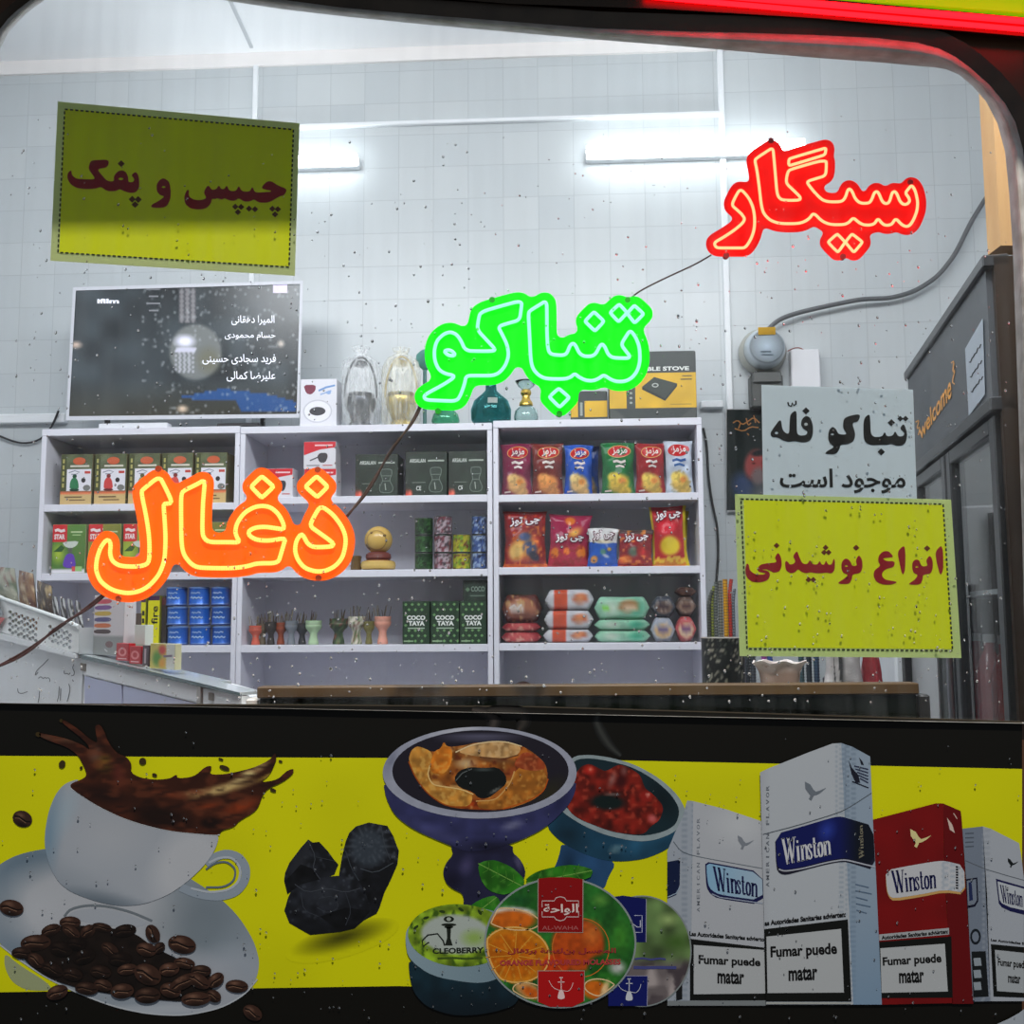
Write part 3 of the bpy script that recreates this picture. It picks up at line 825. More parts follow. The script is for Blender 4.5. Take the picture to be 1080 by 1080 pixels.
NP = (GL[0] + .0066, 0)
S1a, S1b = crop(60, 150, 8.308), crop(185, 150, 8.308)
q = [(61, 107), (316, 130), (311, 291), (53, 275)]
t = thing('paper_notice', 'yellow paper notice with red lettering at upper left, above the television', 'notice', P(180, 290, NP))
b = MB(1.1); sheet(b, q, NP, (196, 206, 150)); b.build('sheet', PAPER, t)
b = MB(1.0); sheet(b, [lerpq(q, .03, .04), lerpq(q, .975, .04), lerpq(q, .975, .94), lerpq(q, .035, .945)], NP, (240, 245, 0), z=.0004, back=False)
dashes(b, [lerpq(q, .03, .045), lerpq(q, .975, .045), lerpq(q, .975, .945), lerpq(q, .03, .945)], NP, 44, 28, .0008)
b.build('yellow_panel', PAPER, t)
RT = (168, 22, 34)


def dots(f, lst, r):
    s = f((0, 0), (r, 0)); rr = s[1][0] - s[0][0]
    return [diamond(*f((x, y))[0], rr) for x, y in lst]


b = MB(); m = on(NP)
for L, h in ((S1a((460, 150), (445, 222), (350, 235), (395, 290), (440, 340), (500, 345), (498, 300), (525, 262), (560, 245), (600, 255), (625, 300), (625, 350), (670, 350), (680, 320), (650, 290), (690, 255), (720, 300), (722, 400), (690, 440), (640, 445), (590, 430), (550, 410), (520, 428), (440, 430), (385, 390), (350, 405), (280, 412), (180, 405), (120, 370), (92, 320), (92, 275), (125, 240), (132, 290), (170, 320), (250, 325), (332, 325), (325, 300), (275, 235), (290, 175), (310, 158)), S1a((533, 322), (560, 308), (588, 322), (560, 334))),
             (S1a((935, 312), (985, 345), (998, 420), (995, 500), (955, 575), (830, 575), (825, 550), (900, 510), (945, 475), (905, 465), (875, 430), (873, 370), (900, 330)), S1a((915, 393), (935, 383), (955, 393), (935, 402)))):
    b.shape([chaikin(L, 2), chaikin(h, 1)], m, RT, .0008)
b.shape([chaikin(S1b((980, 410), (955, 465), (910, 475), (820, 530), (730, 530), (690, 500), (650, 520), (600, 520), (555, 490), (520, 515), (470, 510), (430, 490), (405, 505), (370, 490), (345, 500), (320, 495), (310, 540), (270, 580), (200, 592), (130, 580), (85, 540), (75, 480), (100, 415), (120, 420), (115, 470), (150, 500), (220, 510), (275, 490), (245, 440), (285, 370), (320, 420), (360, 410), (380, 375), (400, 410), (430, 410), (450, 375), (470, 425), (530, 430), (555, 378), (580, 430), (650, 435), (675, 385), (695, 440), (760, 440), (860, 430), (760, 410), (760, 385), (800, 345), (840, 340), (900, 380)), 2)], m, RT, .0008)
for d in dots(S1a, [(563, 188), (660, 500), (712, 502), (685, 546)], 30) + dots(S1b, [(525, 565), (575, 567), (548, 612), (645, 582), (697, 587), (850, 583), (897, 587), (873, 632)], 27):
    b.shape([d], m, (110, 60, 10), .0008)
b.build('lettering', PAPER, t, smooth=0)

S2 = crop(800, 410, 6.353); W2 = [(803, 406), (963, 411), (967, 527), (805, 523)]
t = thing('paper_notice', 'pale grey paper notice with black lettering above the yellow drinks notice', 'notice', P(885, 526, NP))
b = MB(1.0); sheet(b, W2, NP, (216, 228, 234), z=-.0012); b.build('sheet', PAPER, t)
BK = (22, 24, 22); b = MB()
for L, h in ((S2((745, 165), (750, 230), (752, 300), (775, 325), (830, 320), (845, 285), (860, 320), (900, 315), (915, 280), (935, 320), (970, 318), (980, 295), (945, 265), (975, 230), (998, 300), (990, 355), (965, 382), (920, 382), (890, 368), (860, 378), (825, 375), (800, 378), (750, 378), (715, 360), (703, 320), (703, 200)), None),
             (S2((685, 165), (670, 220), (625, 228), (650, 300), (640, 350), (600, 372), (548, 375), (545, 400), (520, 440), (445, 438), (455, 420), (510, 390), (480, 370), (465, 335), (470, 280), (495, 252), (520, 270), (535, 305), (595, 308), (570, 270), (565, 240), (575, 190)), S2((481, 305), (495, 297), (509, 305), (495, 313))),
             (S2((255, 140), (256, 220), (257, 300), (280, 315), (320, 310), (330, 285), (300, 270), (283, 240), (290, 205), (315, 180), (345, 190), (365, 240), (365, 310), (345, 350), (300, 362), (240, 350), (200, 358), (160, 345), (130, 325), (90, 325), (78, 300), (95, 270), (150, 195), (160, 280), (205, 310), (208, 230), (212, 170)), S2((105, 297), (122, 284), (135, 298), (120, 306)))):
    b.shape([chaikin(L, 2)] + ([chaikin(h, 1)] if h is not None else []), m, BK, -.0006)
b.shape([ellipse(*S2((318, 238))[0], 1.9, 1.6)], m, (216, 228, 234), -.0003)
for d in dots(S2, [(890, 227), (822, 423), (318, 148)], 24) + dots(S2, [(950, 200), (985, 200)], 19):
    b.shape([d], m, BK, -.0006)
b.stroke(S2((196, 90), (203, 112), (220, 118), (227, 95), (236, 112), (251, 103), (250, 80)), 1.7, m, BK, -.0006)
write(b, persian('موجود است'), [(822.5, 494), (955, 494.5), (955, 520.5), (822.5, 520)], m, BK, -.0006, .02)
b.build('lettering', PAPER, t, smooth=0)

S3, S4 = crop(775, 560, 9.0), crop(885, 560, 8.64)
q = [(775, 521), (1003, 527), (1014, 694), (780, 692)]
t = thing('paper_notice', 'yellow paper notice with red lettering at lower right, beside the fridge', 'notice', P(895, 694, NP))
b = MB(1.1); sheet(b, q, NP, (200, 216, 150), z=-.0002); b.build('sheet', PAPER, t)
b = MB(1.0); sheet(b, [lerpq(q, .04, .035), lerpq(q, .965, .035), lerpq(q, .965, .945), lerpq(q, .04, .945)], NP, (240, 245, 0), z=.0003, back=False)
dashes(b, [lerpq(q, .028, .03), lerpq(q, .962, .03), lerpq(q, .962, .955), lerpq(q, .035, .955)], NP, 42, 30, .0007); b.build('yellow_panel', PAPER, t)
b = MB()
for L, h in ((S3((410, 200), (440, 250), (448, 330), (425, 385), (370, 398), (340, 380), (300, 362), (255, 368), (300, 374), (332, 395), (334, 430), (310, 470), (240, 490), (165, 485), (115, 445), (98, 385), (105, 325), (120, 305), (137, 330), (140, 370), (190, 412), (270, 415), (298, 402), (225, 388), (212, 360), (240, 320), (310, 305), (390, 300), (395, 280), (378, 255)), None),
             (S3((590, 185), (610, 240), (640, 310), (690, 315), (712, 270), (735, 315), (785, 320), (805, 280), (825, 320), (850, 320), (865, 275), (885, 320), (920, 320), (940, 255), (952, 290), (948, 370), (920, 405), (875, 395), (830, 400), (770, 402), (720, 392), (680, 402), (635, 390), (600, 360), (570, 395), (525, 402), (485, 375), (475, 310), (485, 280), (510, 300), (520, 320), (565, 310), (575, 280), (550, 240)), None),
             (S4((180, 215), (210, 260), (215, 330), (195, 385), (120, 395), (118, 440), (90, 485), (0, 483), (-10, 470), (40, 440), (85, 400), (40, 385), (20, 345), (22, 290), (45, 255), (75, 250), (105, 280), (120, 320), (165, 315), (150, 270)), S4((50, 320), (66, 310), (84, 321), (66, 328))),
             (S4((490, 240), (440, 243), (395, 250), (430, 275), (510, 275), (500, 330), (430, 345), (395, 375), (390, 410), (420, 445), (525, 460), (520, 475), (470, 490), (400, 490), (340, 465), (312, 410), (320, 360), (380, 315), (355, 280), (360, 225), (400, 185), (450, 182), (490, 225)), None),
             (S4((590, 128), (605, 180), (603, 350), (585, 400), (570, 380), (550, 290), (530, 190)), None),
             (S4((825, 220), (852, 260), (855, 340), (835, 390), (765, 398), (762, 440), (740, 490), (640, 490), (640, 475), (690, 445), (720, 400), (680, 385), (665, 340), (668, 285), (695, 258), (730, 265), (752, 325), (810, 318), (790, 270)), S4((690, 328), (708, 318), (726, 329), (708, 336))),
             (S4((930, 128), (948, 180), (950, 350), (930, 402), (915, 385), (890, 290), (875, 190)), None)):
    b.shape([chaikin(L, 2)] + ([chaikin(h, 1)] if h is not None else []), m, RT, .0007)
for d in dots(S3, [(397, 138), (862, 157), (848, 203), (890, 203), (700, 462), (745, 462)], 27) + dots(S4, [(155, 153), (802, 158)], 28):
    b.shape([d], m, (120, 50, 10), .0007)
b.build('lettering', PAPER, t, smooth=0)

# ================================================================== printed banner under the window
BG = 0.9
BANNER = vm(.52); BANNER.node_tree.nodes['Principled BSDF'].inputs['Specular IOR Level'].default_value = .22                                   # how much lighter the ink is than it looks in the dusk
A5 = crop(0, 740, 3.177); A6 = crop(270, 740, 3.177); A8 = crop(0, 950, 3.724); AB = crop(400, 740, 4.909); AC = crop(570, 780, 6.353); AT = crop(420, 890, 3.375)
mB = on(BAN)
ban = thing('advert_banner', 'printed black and yellow banner with coffee, bowls and cigarette packs below window', 'banner', P(540, 1100, BAN))


def part(name, fn, mat=None, smooth=0):
    b = MB(BG); fn(b); return b.build(name, mat or BANNER, ban, smooth=smooth)


def _panel(b):
    a = np.array([(-30, 742), (300, 743), (560, 745), (800, 752), (1078, 761), (1078, 1130), (-30, 1130)], float)
    F1_, F2_ = P(a[:, 0], a[:, 1], BAN), P(a[:, 0], a[:, 1], BAN, -.004); n = len(a)
    b.add(F1_, [tuple(range(n))], (12, 10, 5)); b.add(np.vstack([F1_, F2_]), [(i, n + i, n + (i + 1) % n, (i + 1) % n) for i in range(n)], (30, 28, 20))
    b.stroke([(-30, 742.3), (300, 743.3), (560, 745.3), (800, 752.3), (1078, 761.3)], 1.3, mB, (74, 66, 54), .0003)
    b.shape([(-30, 797), (300, 799), (560, 800), (800, 805), (1078, 811), (1078, 1052), (800, 1050), (420, 1040), (-30, 1047)], mB,
            lambda x, y: Paint(x, y, (208, 208, 0)).noise(60, .03).c, .0002, 14)


part('panel', _panel)
CREAM = (168, 175, 184)


def _saucer(b):
    b.shape(chaikin(A5((15, 840), (60, 880), (150, 935), (180, 968), (90, 968), (40, 940), (15, 890)), 2), mB, (150, 158, 120), .0004)
    L = chaikin(A5((-60, 600), (0, 543), (60, 512), (150, 492), (300, 480), (500, 510), (650, 600), (740, 660), (800, 720), (850, 800), (870, 870), (860, 930), (820, 980), (740, 1025), (620, 1050), (500, 1045), (380, 1020), (250, 970), (150, 920), (60, 860), (0, 812), (-60, 740)), 2)
    f = lambda x, y: Paint(x, y, (142, 152, 164)).ell(35, 930, 60, 60, (104, 122, 138), 0, .5).ell(105, 965, 120, 62, (172, 176, 184), 10, .35).ell(215, 975, 70, 90, (112, 124, 134), 30, .8, .8).ell(250, 1030, 60, 40, (150, 158, 170), 0, .6).ell(20, 1010, 60, 26, (120, 135, 150), 35, .7).ell(150, 1066, 120, 8, (165, 172, 182), -2, .6).ell(190, 1030, 90, 40, (168, 172, 182), 20, .5, .7).noise(40, .03).c
    b.shape(L, mB, f, .0006, 4)
    b.stroke(chaikin(A5((215, 720), (235, 695), (290, 682), (360, 685), (440, 705), (510, 735)), 2, False), 2.6, mB, (108, 116, 124), .0008)
    b.shape(chaikin(A5((225, 718), (250, 700), (300, 692), (380, 697), (450, 718), (500, 745), (440, 760), (330, 745), (260, 735)), 2), mB, (160, 166, 176), .0007)
    b.stroke(chaikin(A5((0, 815), (60, 862), (150, 922), (250, 972), (380, 1022), (500, 1047), (620, 1052), (740, 1027), (820, 982), (862, 930)), 2, False), 1.6, mB, (176, 182, 190), .0008)


part('saucer_picture', _saucer)


def _cup(b):
    b.stroke(chaikin(A5((690, 545), (720, 520), (760, 508), (800, 520), (825, 555), (822, 600), (790, 640), (730, 655), (660, 645), (605, 622)), 2, False), [9.5] + [9] * 6 + [8.5] * 200 if False else 9, mB, (140, 152, 166), .0009)
    b.stroke(chaikin(A5((700, 540), (735, 522), (780, 522), (808, 560), (800, 605), (765, 632), (700, 640), (640, 625)), 2, False), 2.4, mB, (172, 180, 190), .0011)
    b.stroke(chaikin(A5((690, 562), (720, 540), (760, 535), (790, 560), (785, 600), (750, 622), (690, 622)), 2, False), 2, mB, (96, 110, 124), .0011)
    L = chaikin(A5((270, 256), (215, 275), (185, 312), (162, 370), (150, 440), (150, 490), (165, 550), (195, 605), (240, 640), (330, 672), (400, 685), (480, 680), (560, 650), (620, 610), (680, 555), (720, 500), (736, 446), (700, 446), (560, 433), (430, 398), (330, 352), (238, 290)), 2)
    f = lambda x, y: Paint(x, y, (158, 164, 174)).ell(52, 880, 16, 80, (116, 140, 160), 8, .9).ell(200, 915, 46, 60, (182, 185, 192), 30, .5, .9).ramp(110, 925, 90, 960, (128, 138, 150), .8).ell(110, 952, 70, 14, (96, 108, 120), 12, .9, .9).ell(118, 880, 50, 40, (166, 170, 178), 0, .8, .7).ell(70, 855, 14, 40, (150, 170, 184), 20, .9, .6).noise(50, .02).c
    b.shape(L, mB, f, .0012, 3.5)
    b.stroke(chaikin(A5((238, 290), (330, 352), (430, 398), (560, 433), (700, 446), (736, 446)), 2, False), 1.3, mB, (196, 200, 204), .0014)


part('coffee_cup_picture', _cup)


def _splash(b):
    L = chaikin(A5((238, 292), (235, 275), (285, 256), (290, 240), (280, 215), (262, 180), (225, 152), (165, 132), (132, 116), (130, 104), (160, 110), (225, 124), (275, 144), (300, 162), (296, 145), (265, 115), (225, 85), (205, 66), (214, 60), (260, 90), (300, 125), (328, 140), (322, 110), (318, 80), (335, 76), (350, 100), (362, 135), (390, 172), (425, 185), (442, 210), (438, 238), (470, 255), (520, 262), (570, 258), (592, 242), (594, 258), (650, 252), (690, 216), (712, 216), (700, 245), (760, 243), (850, 222), (905, 195), (922, 170), (928, 192), (905, 245), (870, 272), (930, 262), (960, 232), (985, 224), (982, 242), (950, 268), (900, 290), (880, 312), (862, 365), (800, 400), (785, 420), (742, 432), (735, 446), (700, 446), (560, 433), (430, 398), (330, 352)), 2)

    def f(x, y):
        p = Paint(x, y, (58, 27, 16)).noise(18, .2, 3)
        p.ell(170, 862, 40, 16, (28, 14, 10), 12, .6).ell(110, 838, 40, 12, (34, 16, 12), 12, .7).ell(222, 868, 14, 8, (26, 12, 8), 0, .5)
        p.ell(235, 832, 46, 7, (196, 168, 110), -14, .8).ell(262, 816, 30, 6, (210, 188, 130), -30, .8).ell(205, 836, 24, 4, (150, 105, 70), -8, .8)
        p.ell(255, 850, 26, 9, (132, 52, 22), -20, .8).ell(180, 838, 26, 5, (110, 52, 30), 10, .9).ell(220, 850, 20, 4, (120, 50, 24), -12, .9).ell(284, 818, 18, 3, (170, 140, 60), -25, .9)
        p.ell(110, 805, 14, 12, (120, 96, 34), 20, .9).ell(125, 815, 10, 20, (86, 36, 30), -20, .9, .8).ell(100, 795, 10, 12, (96, 66, 54), 0, .8).ell(60, 779, 30, 4, (84, 56, 42), 8, .6)
        p.mix(np.clip((vnoise(x * .5 + y * .2, y * 1.5 - x * .25, 7, 5) - .55) * 2.2, 0, .55), (104, 52, 32)).mix(np.clip((vnoise(x * .4, y * 1.8 + x * .3, 6, 15) - .6) * 2.4, 0, .6), (30, 14, 10)); return p.c
    b.shape(L, mB, f, .0016, 2.2)
    for (x, y, r, e) in ((208, 210, 11, 14), (272, 222, 5, 6), (478, 200, 12, 12), (740, 193, 9, 4), (752, 222, 18, 8), (518, 246, 9, 6), (915, 297, 11, 6), (940, 200, 7, 4), (128, 110, 9, 8), (205, 64, 6, 6)):
        b.shape(ellipse(*A5((x, y))[0], r / 3.177, e / 3.177, 20, 14), mB, (56, 44, 18), .0016)


part('coffee_splash_picture', _splash)


def _beans(b):
    def bean(cx, cy, rx, ry, ang, k=1.0, z=.0018):
        c, q = math.cos(math.radians(ang)), math.sin(math.radians(ang))
        f = lambda x, y: Paint(x, y, np.array((58, 37, 29)) * k).ell(cx - rx * .2, cy - ry * .45, rx * .6, ry * .38, np.array((118, 86, 70)) * k, ang, .9).ell(cx, cy + ry * .8, rx, ry * .5, np.array((26, 16, 12)) * k, ang, .8).c
        b.shape(ellipse(cx, cy, rx, ry, ang, 22), mB, f, z, max(1.4, rx / 5))
        b.stroke([(cx + u * rx * .86 * c - (v * ry) * q, cy + u * rx * .86 * q + v * ry * c) for u, v in ((-1, .05), (-.5, -.14), (0, 0), (.5, .12), (1, -.04))], max(.9, ry * .16), mB, (18, 10, 8), z + .0001)
        b.stroke([(cx + u * rx * .8 * c - (v * ry) * q, cy + u * rx * .8 * q + v * ry * c) for u, v in ((-.9, .24), (-.4, .08), (.1, .2), (.6, .3))], max(.5, ry * .07), mB, np.array((132, 100, 80)) * k, z + .0001)
    b.shape(chaikin(A8((70, 190), (160, 130), (240, 95), (380, 100), (520, 120), (600, 180), (700, 230), (820, 280), (850, 340), (760, 400), (560, 385), (330, 350), (200, 310), (110, 250)), 2), mB, lambda x, y: Paint(x, y, (24, 17, 14)).noise(6, .3).c, .0015, 4)
    z = .0018
    for i, (x, y, rx, ry, an, k) in enumerate([(275, 85, 42, 24, 0, .95), (200, 115, 40, 22, -20, .8), (400, 105, 40, 18, 10, .7), (345, 120, 32, 24, -35, .85), (280, 122, 38, 22, 32, .9), (490, 118, 46, 25, -10, .45), (140, 165, 60, 32, -4, .9), (85, 205, 40, 24, 0, .65), (142, 235, 35, 26, 40, .9),
                            (240, 190, 46, 30, 10, .4), (330, 220, 46, 30, -20, .38), (300, 170, 40, 26, 5, .35), (432, 192, 38, 24, 35, .8), (470, 230, 46, 28, 0, .4), (205, 270, 46, 26, 25, .55), (285, 290, 40, 26, 10, .55), (600, 130, 38, 27, 65, .9), (625, 185, 26, 20, -40, .7), (575, 192, 40, 28, 12, 1), (500, 270, 40, 22, -10, 1.0),
                            (395, 280, 42, 26, 10, .6), (340, 345, 46, 26, 6, .75), (405, 332, 36, 24, 15, .9), (580, 290, 56, 40, 25, 1), (665, 270, 40, 27, -8, 1.1), (725, 245, 42, 22, 10, 1), (790, 276, 40, 24, 0, .8), (480, 355, 46, 30, -6, 1), (580, 372, 52, 32, -4, .8), (670, 352, 42, 30, 12, 1), (720, 320, 60, 26, -28, 1), (780, 315, 48, 27, 28, 1), (848, 312, 36, 26, -42, 1), (840, 375, 30, 24, 30, .9), (770, 386, 58, 28, -4, 1.05)]):
        c = A8((x, y))[0]; bean(c[0], c[1], rx / 3.724, ry / 3.724, an, k, z + i * .00025 / 6)
    for (x, y, rx, ry, an) in ((45, 28, 48, 32, 10), (225, 360, 44, 28, -20), (715, 172, 56, 36, 12), (930, 336, 45, 26, 3), (992, 440, 40, 28, 32)):
        c = A8((x, y))[0]; bean(c[0], c[1], rx / 3.724, ry / 3.724, an, 1.0, .0022)
    c = A5((75, 393))[0]; bean(c[0], c[1], 10.6, 8.6, 22, .95, .0012)


part('coffee_bean_picture', _beans)


def _coal(b):
    b.shape(ellipse(*A6((290, 800))[0], 62, 18, -16, 40), mB, lambda x, y: Paint(x, y, (206, 206, 0)).ell(*A6((290, 790))[0], 58, 15, (70, 70, 4), -16, .9).c, .0004, 4)
    N = lambda x, y, k=1.0: Paint(x, y, np.array((27, 29, 35)) * k).noise(7, .4, 2).specks(3, (70, 76, 86), .78, 4, .7)
    b.shape(A6((175, 462), (190, 472), (212, 470), (240, 500), (262, 530), (276, 546), (262, 580), (200, 600), (150, 610), (105, 645), (94, 600), (97, 575), (112, 540), (150, 490)), mB, lambda x, y: N(x, y).poly(A6((190, 472), (212, 470), (276, 546), (240, 570)), (20, 22, 26), .8).ell(*A6((150, 540))[0], 12, 26, (48, 50, 56), 20, .9, .6).c, .0006, 2.5)
    b.shape(A6((300, 470), (312, 440), (335, 418), (378, 405), (415, 412), (440, 416), (460, 450), (470, 478), (479, 500), (474, 545), (450, 600), (430, 640), (414, 690), (404, 710), (340, 745), (285, 700), (278, 580), (288, 520)), mB,
            lambda x, y: N(x, y).ell(*A6((378, 490))[0], 23, 24, (54, 62, 72), -15, .35, .9).mix(np.clip(np.sin(np.arctan2(y - A6((378, 480))[0][1], x - A6((378, 480))[0][0]) * 17) - .55, 0, .5) * (y < 910), (88, 96, 106)).poly(A6((360, 560), (470, 545), (404, 710), (340, 745)), (16, 17, 20), .7).c, .0007, 2.2)
    b.shape(A6((108, 655), (128, 615), (168, 594), (210, 588), (300, 582), (345, 600), (362, 630), (378, 655), (388, 710), (330, 760), (280, 772), (182, 782), (112, 742), (95, 700)), mB, lambda x, y: N(x, y, 1.1).ell(*A6((230, 640))[0], 30, 18, (50, 54, 62), 5, .8, .6).ramp(320, 960, 320, 990, (10, 11, 14), .9).c, .0008, 2.2)


_coal0 = _coal


def _coal(b):
    _coal0(b)
    for p_, c_, w_ in ((((175, 466), (200, 520), (190, 560), (215, 595)), (62, 66, 74), .9), (((200, 520), (262, 534)), (50, 54, 60), .8), (((130, 612), (170, 640), (240, 625), (300, 640), (350, 625)), (60, 64, 72), 1.0), (((150, 640), (160, 700), (210, 720)), (50, 54, 62), .9), (((300, 640), (320, 700), (300, 750)), (46, 50, 58), .9), (((350, 560), (400, 575), (460, 540)), (66, 72, 80), 1.0), (((300, 500), (320, 560), (345, 600)), (56, 62, 70), .9), (((420, 420), (430, 480), (450, 530)), (60, 66, 74), .8), (((210, 660), (260, 650), (280, 690), (240, 710), (205, 690)), (52, 56, 64), .8)):
        b.stroke(chaikin(A6(*p_), 1, False), w_, mB, c_, .0010)
    for p_, c_ in ((((100, 600), (150, 545), (190, 560), (215, 595), (150, 612), (105, 645)), (15, 16, 19)), (((215, 720), (300, 690), (385, 700), (330, 760), (280, 772)), (14, 15, 18)), (((345, 600), (400, 575), (440, 600), (404, 700), (388, 700), (370, 650)), (17, 18, 22))):
        b.shape(A6(*p_), mB, lambda x, y, c_=c_: Paint(x, y, c_).noise(5, .5, 4).c, .0009, 2.2)


part('charcoal_picture', _coal)


def _bowl2(b):
    b.shape(chaikin(AC((140, 690), (130, 760), (100, 850), (60, 900), (300, 1000), (430, 1005), (450, 930), (515, 815), (300, 760)), 2), mB, lambda x, y: Paint(x, y, (36, 72, 112)).ell(600, 915, 12, 30, (20, 44, 70), 0, .9).noise(12, .1).c, .0006, 4)
    b.shape(chaikin(AC((60, 480), (40, 590), (140, 690), (280, 762), (430, 812), (560, 817), (700, 800), (850, 738), (940, 645), (978, 540), (970, 470), (600, 560), (300, 480)), 2), mB, lambda x, y: Paint(x, y, (24, 62, 86)).ell(680, 885, 40, 14, (38, 88, 120), -25, .9).ell(600, 880, 24, 30, (16, 42, 58), 0, .9).ell(*AC((505, 735))[0], 10, 5, (110, 140, 150), -20, .8, .8).noise(10, .1).c, .0008, 4)
    b.shape(chaikin(AC((100, 260), (210, 112), (330, 100), (480, 122), (640, 170), (800, 260), (920, 370), (978, 480), (962, 560), (880, 632), (760, 676), (640, 684), (450, 645), (300, 585), (150, 492), (80, 400)), 2), mB, lambda x, y: Paint(x, y, (138, 152, 158)).noise(4, .1).c, .001, 4)
    b.shape(chaikin(AC((130, 260), (230, 132), (340, 124), (480, 148), (620, 186), (770, 272), (880, 372), (936, 470), (910, 570), (820, 620), (680, 648), (500, 622), (330, 560), (180, 468), (120, 380)), 2), mB, lambda x, y: Paint(x, y, (20, 40, 48)).ell(*AC((820, 400))[0], 18, 30, (12, 26, 32), -30, .9).c, .0012, 4)
    R = lambda x, y: Paint(x, y, (104, 24, 16)).noise(6, .45, 6).specks(4, (160, 56, 40), .72, 7, .8).ell(*AC((330, 205))[0], 9, 7, (170, 34, 24), 0, .6).ell(*AC((335, 200))[0], 3, 3, (220, 120, 100), 0, .8).ell(*AC((450, 420))[0], 22, 10, (12, 26, 26), 5, .4).ell(*AC((540, 280))[0], 9, 12, (60, 12, 14), 20, .7).ell(*AC((480, 270))[0], 5, 13, (140, 110, 110), 20, .9, .7).ell(*AC((560, 210))[0], 5, 7, (150, 110, 110), 0, .9, .6).ell(*AC((700, 380))[0], 9, 7, (140, 30, 24), 0, .6).ell(*AC((720, 372))[0], 3, 2.4, (230, 150, 140), 0, .8).ell(*AC((750, 530))[0], 7, 6, (190, 90, 90), 30, .7).ell(*AC((480, 365))[0], 12, 2, (120, 120, 120), 5, .9, .7).c
    b.shape(chaikin(AC((150, 330), (230, 240), (270, 180), (330, 160), (395, 195), (440, 215), (520, 165), (580, 180), (670, 235), (700, 330), (750, 360), (830, 450), (800, 540), (740, 580), (690, 640), (520, 625), (430, 600), (250, 530), (180, 465)), 2), mB, R, .0014, 2.2)


part('teal_bowl_picture', _bowl2)


